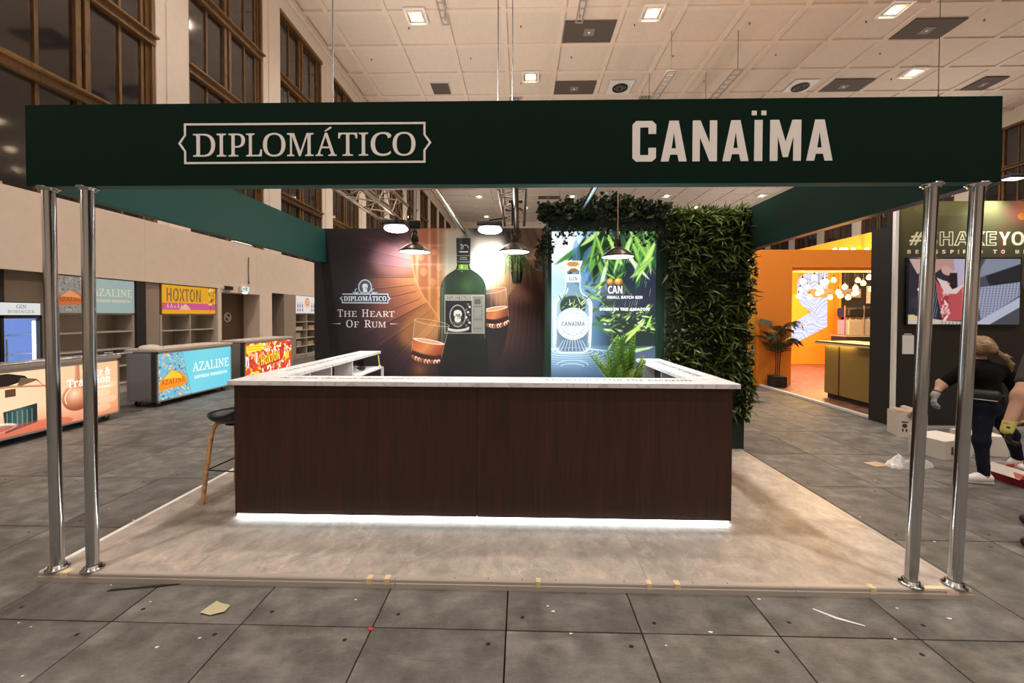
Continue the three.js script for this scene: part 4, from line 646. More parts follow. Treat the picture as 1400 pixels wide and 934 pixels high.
{
  const k = thing('lightbox_cabinet', 'dark green cabinet holding a glowing jungle gin lightbox', 'lightbox', [0, 0, 0]);
  const z = -2.44, x0 = 0.56, x1 = 2.985;
  obj('carcass', box(x0, PH + 0.004, -3.5, x1, 2.93, z - 0.05, 0.004), M.greenBox, k);
  obj('frame', box(x0, PH, z - 0.05, 0.606, 2.93, z, 0.004), M.greenBox, k); obj('frame', box(1.9, PH, z - 0.05, 1.965, 2.93, z, 0.004), M.greenBox, k); obj('frame', box(0.606, 2.74, z - 0.05, 1.9, 2.93, z, 0.004), M.greenBox, k); obj('frame', box(0.606, PH, z - 0.05, 1.9, 0.2, z, 0.004), M.greenBox, k);
  obj('plant_panel', box(1.965, PH, z - 0.05, x1, 2.93, z, 0.004), M.greenBox, k);
  for (const y of [1.0, 2.2]) obj('hinge', box(x0 - 0.012, y - 0.05, z - 0.06, x0, y + 0.05, z - 0.03, 0.003), M.chrome, k);
  obj('lit_screen', quad(1.294, 2.54).translate(1.253, 1.47, z - 0.03), litPrint(jungleTex, 1.4), k);
  area(lin(0.75, 0.9, 1), 0.9, 1.2, 2.4, [1.253, 1.5, z + 0.03], [1.253, 1.5, 5]);
}
// ---- leaves
function leafGeo(len, wd, bend, n = 3, cup = 0.15) {       // tapered, folded blade along +y, bending towards +z
  const p = [], idx = [];
  for (let i = 0; i <= n; i++) { const t = i / n, w = wd * 0.5 * Math.sin(Math.PI * Math.pow(Math.min(1, 0.06 + t * 0.94), 0.75)), y = len * (t - bend * 0.2 * t * t), zz = bend * len * t * t; p.push(-w, y, zz + w * cup, 0, y, zz, w, y, zz + w * cup); }
  for (let i = 0; i < n; i++) for (const s of [0, 1]) { const a = i * 3 + s, b = a + 1, c = a + 3, d = a + 4; idx.push(a, b, d, a, d, c); }
  const g = new THREE.BufferGeometry(); g.setAttribute('position', new THREE.Float32BufferAttribute(p, 3)); g.setIndex(idx); g.computeVertexNormals(); return g;
}
function heartGeo(s) { const sh = new THREE.Shape(); sh.moveTo(0, 0); sh.bezierCurveTo(s * 0.7, -s * 0.2, s * 0.6, s * 0.5, 0, s); sh.bezierCurveTo(-s * 0.6, s * 0.5, -s * 0.7, -s * 0.2, 0, 0); const g = new THREE.ShapeGeometry(sh, 3); const p = g.attributes.position; for (let i = 0; i < p.count; i++) p.setZ(i, Math.abs(p.getX(i)) * 0.3 - p.getY(i) * p.getY(i) / s * 0.25); g.computeVertexNormals(); return g; }
const leafMat = (c, ro = 0.45) => std({ color: c, roughness: ro, side: THREE.DoubleSide });
const leafWhite = leafMat(lin(1, 1, 1), 0.42);
function scatter(name, geo, list, parent) {                  // list: [position, quaternion, scale, colour]
  const im = new THREE.InstancedMesh(geo, leafWhite, list.length); im.name = name; im.userData.kind = 'stuff'; im.castShadow = im.receiveShadow = true;
  const m = new THREE.Matrix4(); list.forEach(([p, q, s, c], i) => { im.setMatrixAt(i, m.compose(p, q, new THREE.Vector3(s, s, s))); im.setColorAt(i, c); }); parent.add(im); return im;
}
const qOf = (dir, roll = 0) => { const q = new THREE.Quaternion().setFromUnitVectors(new THREE.Vector3(0, 1, 0), dir.clone().normalize()); return q.multiply(new THREE.Quaternion().setFromAxisAngle(new THREE.Vector3(0, 1, 0), roll)); };
{
  const w = thing('plant_wall', 'tall vertical garden of dense dark green artificial foliage', 'plant wall', [0, 0, 0]);
  const x0 = 1.99, x1 = 2.985, y0 = 0.42, y1 = 3.0, z = -2.44;
  obj('backing_mat', box(x0, y0, z + 0.001, x1, 2.95, z + 0.045, 0.01), std({ color: lin(0.010, 0.016, 0.006), roughness: 1 }), w);
  const A = [], B = [], C = [];
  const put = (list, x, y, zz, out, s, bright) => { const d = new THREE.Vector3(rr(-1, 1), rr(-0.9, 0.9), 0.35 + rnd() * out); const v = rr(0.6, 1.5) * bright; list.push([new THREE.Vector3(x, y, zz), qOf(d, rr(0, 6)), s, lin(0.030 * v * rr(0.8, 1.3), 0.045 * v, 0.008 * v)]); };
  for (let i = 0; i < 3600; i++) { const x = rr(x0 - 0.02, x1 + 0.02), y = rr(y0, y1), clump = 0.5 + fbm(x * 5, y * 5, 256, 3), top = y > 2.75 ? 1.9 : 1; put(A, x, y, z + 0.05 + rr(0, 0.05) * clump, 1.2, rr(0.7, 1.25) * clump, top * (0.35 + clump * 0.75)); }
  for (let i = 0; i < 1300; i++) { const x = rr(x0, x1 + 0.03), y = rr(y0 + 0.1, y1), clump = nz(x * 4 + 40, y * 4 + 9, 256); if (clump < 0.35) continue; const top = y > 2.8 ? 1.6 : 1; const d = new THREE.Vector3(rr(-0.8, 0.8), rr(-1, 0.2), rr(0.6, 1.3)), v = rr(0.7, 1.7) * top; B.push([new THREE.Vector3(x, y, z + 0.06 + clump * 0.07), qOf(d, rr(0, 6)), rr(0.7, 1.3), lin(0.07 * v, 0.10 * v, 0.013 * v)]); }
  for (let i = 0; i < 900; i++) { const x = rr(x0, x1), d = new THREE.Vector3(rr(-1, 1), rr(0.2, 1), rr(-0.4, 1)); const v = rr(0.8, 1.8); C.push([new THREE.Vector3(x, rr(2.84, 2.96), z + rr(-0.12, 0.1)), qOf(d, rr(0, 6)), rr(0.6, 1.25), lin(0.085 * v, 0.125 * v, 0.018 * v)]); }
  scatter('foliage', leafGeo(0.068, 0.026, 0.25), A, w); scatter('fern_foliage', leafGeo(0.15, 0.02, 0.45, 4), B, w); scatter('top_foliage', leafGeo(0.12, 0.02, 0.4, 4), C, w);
  const tr = []; const trail = (x, y, n) => { for (let i = 0; i < n; i++) { x += rr(-0.016, 0.022); y -= rr(0.012, 0.03); const v = rr(0.5, 1.4); tr.push([new THREE.Vector3(x, y, z + rr(0, 0.09)), qOf(new THREE.Vector3(rr(-1, 1), rr(-1, 0.4), rr(0.1, 1)), rr(0, 6)), rr(0.7, 1.1), lin(0.03 * v, 0.05 * v, 0.012 * v)]); } };
  for (let i = 0; i < 26; i++) trail(x1 + rr(-0.02, 0.015), rr(0.9, 2.75), 8 + Math.floor(rnd() * 7)); for (let i = 0; i < 7; i++) trail(2.965 + rr(-0.05, 0.04), 1.02 + rr(-0.1, 0.25), 16); for (let i = 0; i < 5; i++) trail(2.72 + i * 0.06, 0.55, 6);
  scatter('trailing_ivy', heartGeo(0.05), tr, w);
}
{
  const g = thing('ivy_garland', 'thick dark ivy spilling over the top of the jungle lightbox', 'ivy', [0, 0, 0]);
  obj('stem', tube([[0.5, 2.86, -2.5], [0.8, 2.95, -2.46], [1.2, 2.9, -2.44], [1.6, 2.97, -2.46], [1.98, 2.9, -2.47]], 0.02, 40, 6), std({ color: lin(0.04, 0.03, 0.015) }), g);
  const A = [], push = (x, y, z, s = 1, b = 1) => { const v = rr(0.35, 1.4) * b; A.push([new THREE.Vector3(x, y, z), qOf(new THREE.Vector3(rr(-1, 1), rr(-1, 0.7), rr(-0.3, 1)), rr(0, 6)), s * rr(0.75, 1.3), lin(0.022 * v, 0.040 * v, 0.012 * v)]); };
  for (let i = 0; i < 3000; i++) { const x = rr(0.44, 2.05), t = fbm(x * 3 + 4, 2, 256, 3), hgt = 0.14 + t * 0.22 - 0.06 * Math.abs(x - 1.25), y = 2.92 + rr(-0.19, 1) * hgt, zz = -2.44 + rr(-0.22, 0.1); push(x, y, zz); }
  for (let i = 0; i < 40; i++) { let x = rr(0.58, 1.95), y = 2.79, n = 3 + Math.floor(rnd() * 6 + (x < 0.8 || x > 1.7 ? 4 : 0)); for (let j = 0; j < n; j++) { x += rr(-0.025, 0.025); y -= rr(0.012, 0.03); push(x, y, -2.40 + rr(0, 0.03), 0.8); } }
  for (let i = 0; i < 16; i++) { let x = rr(0.46, 0.57), y = rr(2.6, 2.8), z = rr(-2.5, -2.36); const n = 8 + Math.floor(rnd() * 14); for (let j = 0; j < n; j++) { x += rr(-0.02, 0.018); y -= rr(0.012, 0.028); push(x, y, z, 0.85, 1.3); } }
  for (let i = 0; i < 10; i++) { let x = rr(0.6, 1.95), y = 3.08; for (let j = 0; j < 5; j++) { x += rr(-0.025, 0.03); y += rr(0.008, 0.024); push(x, y, -2.42 + rr(-0.08, 0.03), 0.8); } }
  scatter('foliage', heartGeo(0.048), A, g);
}
{
  const s = thing('spider_plant', 'bushy spider plant hanging in a dark pot before the poster', 'plant', [0.168, 2.32, -3.2]);
  obj('pot', lathe([[0, -0.16], [0.06, -0.16], [0.085, -0.02], [0.09, 0], [0.08, 0], [0.075, -0.02], [0, -0.03]], 20), M.black, s);
  for (let i = 0; i < 3; i++) { const a = i * 2.09; obj('hanger', rod([Math.cos(a) * 0.085, 0, Math.sin(a) * 0.085], [0, 0.55, 0], 0.003, 6), M.black, s); } obj('hook', new THREE.TorusGeometry(0.04, 0.005, 6, 16).translate(0, 0.59, 0), M.black, s);
  const blade = (a, rise, out, drop, w) => { const n = 7, p = [], ix = []; for (let i = 0; i <= n; i++) { const t = i / n, r = out * Math.sin(t * 1.75) * 0.98, y = rise * Math.sin(t * Math.PI * 0.62) - drop * t * t * t, wd = w * (1 - t) * (0.35 + Math.min(1, t * 4) * 0.65); const cx = Math.cos(a), sx = Math.sin(a); p.push(cx * r - sx * wd, y, sx * r + cx * wd, cx * r, y - wd * 0.35, sx * r, cx * r + sx * wd, y, sx * r - cx * wd); if (i < n) for (const s2 of [0, 1]) { const q = i * 3 + s2; ix.push(q, q + 1, q + 4, q, q + 4, q + 3); } } const g = new THREE.BufferGeometry(); g.setAttribute('position', new THREE.Float32BufferAttribute(p, 3)); g.setIndex(ix); g.computeVertexNormals(); return g; };
  const mats = [leafMat(lin(0.09, 0.16, 0.035)), leafMat(lin(0.15, 0.24, 0.06)), leafMat(lin(0.36, 0.42, 0.2))];
  for (let i = 0; i < 230; i++) obj('leaf', blade(i * 2.4 + rr(-0.2, 0.2), rr(0.12, 0.44), rr(0.15, 0.3), rr(0.2, 0.5), rr(0.009, 0.015)), mats[i % 5 === 0 ? 2 : i % 2], s);
}
{
  const f = thing('fern', 'feathery bright green fern standing inside the bar before the lightbox', 'plant', [1.26, PH, -1.55]);
  obj('planter', lathe([[0, 0], [0.13, 0], [0.16, 0.85], [0.165, 0.87], [0.15, 0.87], [0.14, 0.83], [0, 0.82]], 28), M.black, f); obj('soil', cyl(0.14, 0.14, 0.02, [0, 0.815, 0], 20), M.soil, f);
  const plume = (a, lean, h, n) => { const gs = [], d = new THREE.Vector3(Math.cos(a) * lean, 1, Math.sin(a) * lean).normalize(); let p = new THREE.Vector3(Math.cos(a) * 0.03, 0.83, Math.sin(a) * 0.03); const pts = [p.clone()]; for (let i = 0; i < 8; i++) { d.y -= 0.05 * lean; d.normalize(); p = p.clone().addScaledVector(d, h / 8); pts.push(p); } const cv = new THREE.CatmullRomCurve3(pts); gs.push(new THREE.TubeGeometry(cv, 8, 0.004, 4)); for (let i = 0; i < n; i++) { const t = 0.25 + 0.75 * i / n, c = cv.getPoint(t), q = cv.getTangent(t), an = i * 2.4, L2 = 0.085 * (1.08 - t) + 0.025; const o = new THREE.Vector3(Math.cos(an), 0.1, Math.sin(an)).addScaledVector(q, 0.8); gs.push(leafGeo(L2, 0.0105, 0.25, 2).applyQuaternion(qOf(o, an)).translate(c.x, c.y, c.z)); } return merge(gs); };
  const ms = [leafMat(lin(0.11, 0.27, 0.03), 0.5), leafMat(lin(0.19, 0.40, 0.05), 0.5), leafMat(lin(0.42, 0.55, 0.12), 0.5)];
  for (let i = 0; i < 34; i++) { const a = i * 2.4, inner = i < 20; obj('frond', plume(a, inner ? rr(0.05, 0.28) : rr(0.35, 0.8), inner ? rr(0.42, 0.64) : rr(0.34, 0.52), 95), ms[i % 3 === 2 && !inner ? 2 : i % 2], f); }
}
// ---- pendant lamps over the bar
{
  const p = thing('pendant_lamp', '', 'pendant lamp', [0, 0, 0], 0, 'enamel pendant lamps over the bar');
  obj('lamp_shade', lathe([[0.178, 0], [0.180, 0.004], [0.172, 0.018], [0.13, 0.055], [0.085, 0.085], [0.05, 0.10], [0.032, 0.105], [0.03, 0.125]], 48), std({ color: lin(0.05, 0.035, 0.025), metalness: 0.5, roughness: 0.3, side: THREE.DoubleSide }), p);
  obj('inner_shade', lathe([[0.174, 0.002], [0.168, 0.016], [0.126, 0.051], [0.08, 0.08], [0.03, 0.098]], 48), std({ color: lin(0.9, 0.88, 0.84), roughness: 0.5, side: THREE.DoubleSide }), p);
  obj('neck', lathe([[0.03, 0.105], [0.034, 0.13], [0.03, 0.15], [0.034, 0.155], [0.033, 0.20], [0.02, 0.215], [0.012, 0.24], [0, 0.245]], 24), M.bronze, p); obj('yoke', [rod([-0.04, 0.12, 0], [-0.022, 0.235, 0], 0.006, 8), rod([0.04, 0.12, 0], [0.022, 0.235, 0], 0.006, 8), box(-0.03, 0.225, -0.012, 0.03, 0.243, 0.012, 0.004)], M.bronze, p);
  obj('lamp_bulb', new THREE.SphereGeometry(0.045, 20, 14).translate(0, 0.045, 0), glow(1, 0.95, 0.86, 4), p); obj('lamp_diffuser', new THREE.CircleGeometry(0.15, 40).scale(1.14, 1.14, 1).rotateX(Math.PI / 2).translate(0, 0.006, 0), glow(1, 0.96, 0.9, 2.2), p);
  const list = [[-0.975, 2.405, -2.0, 3.2 - 2.405, 'pendant lamp hanging over the plank side of the rum poster'], [0.148, 2.405, -2.0, 2.95 - 2.405, 'pendant lamp hanging in front of the spider plant'], [1.3, 2.345, -1.97, 3.4 - 2.345, 'pendant lamp hanging in front of the glowing jungle picture']];
  list.forEach(([x, y, z, h, lb], i) => {
    const r = i ? dup(p, [x, y, z], 0, lb) : p; if (!i) { p.position.set(x, y, z); p.userData.label = lb; }
    spot(COOL, L.pendant, [x, y - 0.004, z], [x, 0, z], 1.25, 0.4, 4); void r;
  });
  const all = scene.children.filter((o) => o.name.startsWith('pendant_lamp'));
  list.forEach(([, , , h], i) => { obj('cord', rod([0, 0.24, 0], [0, h + 0.02, 0], i === 2 ? 0.005 : 0.007, 8), i === 2 ? M.kraft : M.black, all[i]); if (i === 0) { obj('cord_tube', rod([0, 0.34, 0], [0, h - 0.0, 0], 0.014, 10), M.steel, all[i]); obj('clamp', box(-0.07, 0.27, -0.03, 0.07, 0.36, 0.03, 0.02), M.black, all[i]); } if (i === 1) obj('cord_tube', rod([-0.02, 0.3, 0], [-0.02, h, 0], 0.01, 8), M.black, all[i]); });
  const bt = thing('lamp_batten', 'slim black batten above the ivy that carries the pendant cord', 'batten', [0, 3.4, -1.97]); obj('batten', box(0.2, 0, -0.02, 1.7, 0.03, 0.02), M.black, bt); obj('strap', box(0.24, -0.08, -0.015, 0.27, 0.0, 0.015), M.black, bt); obj('cord_clip', cyl(0.015, 0.015, 0.03, [1.3, -0.02, 0], 10), M.black, bt);
  const b2 = thing('lamp_batten', 'slim black batten on the truss that carries the pendant over the planks', 'batten', [0, 3.2, -2.0]); obj('batten', box(-1.5, 0, -0.02, -0.9, 0.03, 0.02), M.black, b2); obj('cord_clip', cyl(0.015, 0.015, 0.03, [-0.975, -0.02, 0], 10), M.black, b2);
  const b3 = thing('lamp_batten', 'short black batten on the chrome pole that carries the pendant by the spider plant', 'batten', [0, 2.963, -2.0]); obj('batten', box(0.09, 0, -0.02, 0.24, 0.02, 0.02), M.black, b3); obj('cord_clip', cyl(0.015, 0.015, 0.03, [0.128, -0.02, 0], 10), M.black, b3);
}
// uplights added on the truss to brighten the ceiling, hidden behind the beam
{
  const u = thing('added_truss_uplight', 'added black uplighter on top of the truss above the stand', 'added_uplight', [0, 0, 0], 0, 'added black uplighters on the truss'); obj('case', cyl(0.09, 0.11, 0.16, [0, 0, 0], 20), M.black, u); obj('lamp_lens', cyl(0.085, 0.085, 0.006, [0, 0.161, 0], 20), glow(1, 0.85, 0.7, 4), u); obj('clamp', box(-0.03, -0.04, -0.03, 0.03, 0, 0.03), M.black, u);
  [[-1.5, 3.335, -1.62], [-0.1, 3.335, -1.62]].forEach((a, i) => { if (i) dup(u, a, 0, 'added black uplighter on the cross truss, closer to the ivy'); else { u.position.set(...a); u.userData.label = 'added black uplighter on the cross truss, closer to the windows'; } spot(UP, L.up, [a[0], a[1] + 0.45, a[2]], [a[0] + (i ? 9 : 1), CEIL, a[2] - 3 - 5 * i], 1.2, 1, 20); });
}
// ================================================================== WHEELED BARS AND BAYS ALONG THE WINDOW WALL
// a picture drawn on a panel that faces +x: (a, b) run 0..1 from the near end to the far end and from top to bottom
const side = (w, h, draw, W = 1024) => canvasTex(W, Math.round(W * h / w), (c, cw, ch) => { c.scale(cw, cw); draw(c, h / w); void ch; });
const wedge = (c, H, dark) => {                               // left part of the vermouth design: mosaic with a saffron peak
  const r = makeR(dark ? 31 : 7), base = dark ? ['#8f8e8a', '#77797a', '#a39a8c', '#6a6f74'] : ['#6fb0c8', '#8fc4d0', '#5a98b8', '#a8c8c0'];
  c.save(); c.beginPath(); c.moveTo(0, 0); c.lineTo(0.285, 0); c.lineTo(0.40, H); c.lineTo(0, H); c.clip();
  c.fillStyle = base[0]; c.fillRect(0, 0, 0.5, H);
  for (let i = 0; i < 420; i++) { const x = r() * 0.42, y = r() * H; c.fillStyle = [...base, dark ? '#b88a5c' : '#f0a030', dark ? '#c0a890' : '#ffd070', dark ? '#55585c' : '#3a6a98'][i % 7]; c.beginPath(); c.arc(x, y, 0.004 + r() * 0.01, 0, 7); c.fill(); }
  path(c, [[0, H * 0.72], [0.05, H * 0.50], [0.09, H * 0.56], [0.16, H * 0.34], [0.20, H * 0.44], [0.26, H * 0.42], [0.35, H * 0.66], [0.32, H * 0.76], [0.0, H * 0.8]], dark ? '#d06a2c' : '#f08a1c'); path(c, [[0.06, H * 0.56], [0.16, H * 0.38], [0.26, H * 0.5], [0.3, H * 0.62], [0.18, H * 0.56]], dark ? '#f09a5c' : '#ffc030');
  words(c, 'AZALINE', 0.03, H * 0.68, 0.29, '0.07px serif', dark ? '#5a2a10' : '#7a3408'); c.restore();
};
const azaline = (dark) => (c, H) => {
  c.fillStyle = lg(c, 0, 0, 1, H, dark ? [[0, '#a8bcb6'], [1, '#9db2ae']] : [[0, '#5fc0d4'], [0.5, '#74cbd8'], [1, '#62c4da']]); c.fillRect(0, 0, 1, H);
  wedge(c, H, dark); c.strokeStyle = dark ? '#dfe6e2' : '#2f8fa4'; c.lineWidth = 0.005; c.beginPath(); c.moveTo(0.285, 0); c.lineTo(0.40, H); c.stroke();
  words(c, 'AZALINE', 0.42, H * 0.50, 0.55, '0.15px serif', dark ? '#f0dcae' : '#ffffff'); words(c, 'SAFFRON VERMOUTH', 0.44, H * 0.68, 0.5, 'bold 0.055px sans-serif', dark ? '#ecd8b0' : '#f4fcfc');
};
const hoxtonSign = (c, H) => {
  c.fillStyle = '#f2ac1e'; c.fillRect(0, 0, 1, H); c.fillStyle = '#d4588c'; c.fillRect(0, H * 0.62, 1, H * 0.24); c.fillStyle = 'rgba(250,190,170,0.85)'; path(c, [[0.3, H * 0.8], [0.4, H * 0.64], [0.46, H * 0.74], [0.5, H * 0.86], [0.3, H * 0.86]], '#f4b49a');
  words(c, 'HOXTON', 0.06, H * 0.56, 0.65, 'bold 0.29px sans-serif', '#86663a'); c.fillStyle = '#f2ac1e'; for (const x of [0.1, 0.21, 0.325, 0.44, 0.545, 0.65]) c.fillRect(x, H * 0.08, 0.008, H * 0.5);
  const r = makeR(9); c.strokeStyle = '#f8d8e0'; c.lineWidth = 0.008; for (let i = 0; i < 6; i++) { const x = 0.08 + i * 0.06; c.beginPath(); c.moveTo(x, H * 0.8); c.lineTo(x + 0.012, H * (0.66 + r() * 0.06)); c.lineTo(x + 0.03, H * 0.8); c.stroke(); }
  for (let i = 0; i < 40; i++) { c.fillStyle = ['#e0562c', '#6aa83c', '#f8d86a', '#b0302c', '#f0943c'][i % 5]; c.beginPath(); c.ellipse(0.86 + r() * 0.13, r() * H, 0.012 + r() * 0.02, 0.008 + r() * 0.016, r() * 3, 0, 7); c.fill(); }
};
const hoxtonPanel = (c, H) => {
  c.fillStyle = '#d8472a'; c.fillRect(0, 0, 1, H); const r = makeR(41);
  for (let i = 0; i < 150; i++) { const x = r(), y = r() * H; c.fillStyle = ['#f4d23a', '#f0eadc', '#e8622c', '#c4302c', '#f6b640', '#f4a6a0', '#b82838', '#f8f0e0'][i % 8]; c.save(); c.translate(x, y); c.rotate(r() * 6); c.beginPath(); c.ellipse(0, 0, 0.02 + r() * 0.05, 0.008 + r() * 0.018, 0, 0, 7); c.fill(); c.restore(); }
  for (let i = 0; i < 14; i++) { const x = r(), y = H * (0.4 + r() * 0.6); c.strokeStyle = ['#fbf3e6', '#f2c24a', '#fff'][i % 3]; c.lineWidth = 0.02; c.lineCap = 'round'; c.beginPath(); c.moveTo(x, y); c.quadraticCurveTo(x + 0.02, y - 0.1, x + 0.06 * (r() - 0.5), y - 0.14); c.stroke(); }
  c.fillStyle = '#f6dc2e'; path(c, [[0.02, 0.03], [0.36, 0.01], [0.35, 0.1], [0.02, 0.13]], '#f6dc2e'); c.fillStyle = '#d88a1c'; for (let i = 0; i < 9; i++) c.fillRect(0.04 + i * 0.034, 0.04, 0.02, 0.014), c.fillRect(0.04 + i * 0.03, 0.075, 0.02, 0.014);
  path(c, [[0.26, H * 0.44], [0.74, H * 0.3], [0.75, H * 0.62], [0.28, H * 0.74]], 'rgba(190,40,36,0.8)'); c.save(); c.translate(0.3, H * 0.68); c.rotate(-0.12); words(c, 'HOXTON', 0, 0, 0.43, 'bold 0.17px sans-serif', '#f8ea2c'); c.restore();
  path(c, [[0.84, H * 0.4], [0.94, H * 0.36], [0.94, H * 0.58], [0.84, H * 0.62]], '#f4cc30');
};
const taste = (c, H) => {                                     // amber still life with copper flasks
  c.fillStyle = lg(c, 0, 0, 1, 0, [[0, '#e8c8a4'], [0.4, '#f0c8a2'], [1, '#efb284']]); c.fillRect(0, 0, 1, H); c.fillStyle = lg(c, 0, H * 0.6, 0, H, [[0, 'rgba(214,130,90,0)'], [1, 'rgba(206,110,78,0.75)']]); c.fillRect(0, H * 0.55, 1, H);
  const flask = (x, y, rr2, neck, f) => { ell(c, x, y, rr2, rr2 * 1.05, rad(c, x - rr2 * 0.2, y - rr2 * 0.3, rr2 * 1.2, [[0, '#f8d0aa'], [0.5, f], [1, '#8e4a30']])); path(c, [[x - rr2 * 0.2, y - rr2 * 0.9], [x - rr2 * 0.12, y - rr2 - neck], [x + rr2 * 0.12, y - rr2 - neck], [x + rr2 * 0.2, y - rr2 * 0.9]], f); c.strokeStyle = 'rgba(255,240,220,0.8)'; c.lineWidth = 0.006; c.beginPath(); c.arc(x, y, rr2 * 0.8, 2.6, 4.2); c.stroke(); };
  path(c, [[0, 0.01], [0.36, 0.005], [0.44, 0.03], [0.46, 0.055], [0.34, 0.09], [0.2, 0.1], [0, 0.16]], '#17120e'); path(c, [[0.42, 0.04], [0.50, 0.06], [0.55, 0.13], [0.5, 0.07], [0.4, 0.1]], '#6a5238');
  flask(0.2, H * 0.62, 0.10, 0.1, '#c87a54'); flask(0.73, H * 0.57, 0.095, 0.16, '#cf8a62'); c.strokeStyle = '#b87a54'; c.lineWidth = 0.012; c.beginPath(); c.moveTo(0.2, H * 0.4); c.quadraticCurveTo(0.24, H * 0.16, 0.42, H * 0.24); c.lineTo(0.6, H * 0.3); c.stroke(); c.beginPath(); c.moveTo(0.735, H * 0.3); c.lineTo(0.735, 0); c.stroke();
  c.fillStyle = '#5a3a28'; c.fillRect(0.345, H * 0.26, 0.05, H * 0.12); c.fillStyle = lg(c, 0.33, 0, 0.5, 0, [[0, '#14302e'], [0.5, '#3c5a54'], [1, '#10201e']]); path(c, [[0.335, H * 0.6], [0.5, H * 0.55], [0.5, H * 0.86], [0.345, H * 0.94]], c.fillStyle); c.fillStyle = 'rgba(220,240,230,0.35)'; for (let i = 0; i < 6; i++) c.fillRect(0.35 + i * 0.024, H * 0.62, 0.006, H * 0.26);
  ell(c, 0.18, H * 0.84, 0.22, 0.04, 'rgba(250,230,210,0.8)'); ell(c, 0.18, H * 0.85, 0.2, 0.03, 'rgba(120,70,50,0.6)'); ell(c, 0.4, H * 0.95, 0.3, 0.05, 'rgba(190,70,50,0.5)');
  for (let i = 0; i < 5; i++) ell(c, 0.88 + (i % 2) * 0.04, H * (0.3 + i * 0.14), 0.07, 0.03, 'rgba(250,220,190,0.4)'); words(c, 'Taste &', 0.76, H * 0.24, 0.19, 'bold 0.08px serif', '#fffaf2'); words(c, 'Tradition', 0.665, H * 0.385, 0.285, 'bold 0.08px serif', '#fffaf2');
  c.fillStyle = 'rgba(255,248,238,0.85)'; for (let i = 0; i < 8; i++) c.fillRect(0.81 + i * 0.018, H * 0.45, 0.012, 0.012);
};
function trolley(name, label, xf, za, zb, top, tex, k, opts = {}) {
  const t = thing(name, label, 'bar trolley', [xf, 0, 0], 0, 'wheeled steel bars with lit fronts'); const D = 0.56, yb = 0.11;
  obj('body', box(-D, yb, zb, -0.02, top - 0.05, za, 0.006), M.steel, t);
  obj('lit_panel', quad(za - zb - 0.05, top - 0.10 - yb).rotateY(Math.PI / 2).translate(0.002, (yb + top - 0.08) / 2, (za + zb) / 2), litPrint(tex, k), t);
  obj('panel_frame', [box(-0.02, yb - 0.015, zb, 0.008, yb + 0.012, za), box(-0.02, top - 0.09, zb, 0.008, top - 0.05, za), box(-0.02, yb, za - 0.025, 0.008, top - 0.05, za), box(-0.02, yb, zb, 0.008, top - 0.05, zb + 0.025)], M.steel, t);
  obj('worktop', box(-D - 0.02, top - 0.05, zb - 0.02, 0.02, top, za + 0.02, 0.006), opts.top ?? M.offwhite, t); obj('end_panel', box(-D + 0.05, yb + 0.02, za, -0.1, top - 0.1, za + 0.012, 0.004), M.steel, t); obj('corner_post', box(-0.09, yb, za, -0.0, top - 0.05, za + 0.016, 0.003), std({ color: lin(0.10, 0.095, 0.09), metalness: 0.6, roughness: 0.4 }), t);
  for (const z of [za - 0.12, zb + 0.12]) for (const x of [-0.1, -D + 0.08]) { const c = obj('caster', [cyl(0.05, 0.05, 0.028, [0, -0.014, 0], 20).rotateZ(Math.PI / 2)], M.black, t); c.position.set(x, 0.05, z); obj('fork', [box(-0.022, 0.0, -0.02, -0.017, 0.06, 0.02), box(0.017, 0.0, -0.02, 0.022, 0.06, 0.02), box(-0.025, 0.055, -0.03, 0.025, 0.062, 0.03)], M.steel, c); }
  area(opts.lc ?? lin(1, 0.8, 0.65), k * 0.5, za - zb, top - 0.2, [xf + 0.03, 0.55, (za + zb) / 2], [xf + 3, 0.3, (za + zb) / 2]);
  return t;
}
const t1 = trolley('bar_trolley', 'steel bar on wheels with a glowing amber picture of copper flasks', -6.3, -1.62, -3.74, 1.03, side(2.07, 0.84, taste), 1.25, { top: M.steel, lc: lin(1, 0.66, 0.45) });
obj('edge_rail', [rod([0.0, 1.045, -1.62], [0.0, 1.045, -3.95], 0.016, 10), rod([0.0, 1.045, -3.95], [-0.12, 1.045, -3.95], 0.016, 10)], M.chrome, t1); obj('tap', [rod([-0.06, 1.03, -3.7], [-0.06, 1.08, -3.7], 0.012, 8), rod([-0.06, 1.075, -3.7], [-0.06, 1.075, -3.58], 0.009, 8)], M.chrome, t1);
trolley('bar_trolley', 'steel bar on wheels with a glowing turquoise vermouth panel', -6.33, -4.42, -6.2, 1.06, side(1.73, 0.87, azaline(false)), 1.15, { lc: lin(0.5, 0.9, 1) });
trolley('bar_trolley', 'steel bar on wheels with a glowing red and yellow collage panel', -6.33, -6.62, -8.5, 1.07, side(1.83, 0.88, hoxtonPanel), 1.15, { lc: lin(1, 0.6, 0.3) });
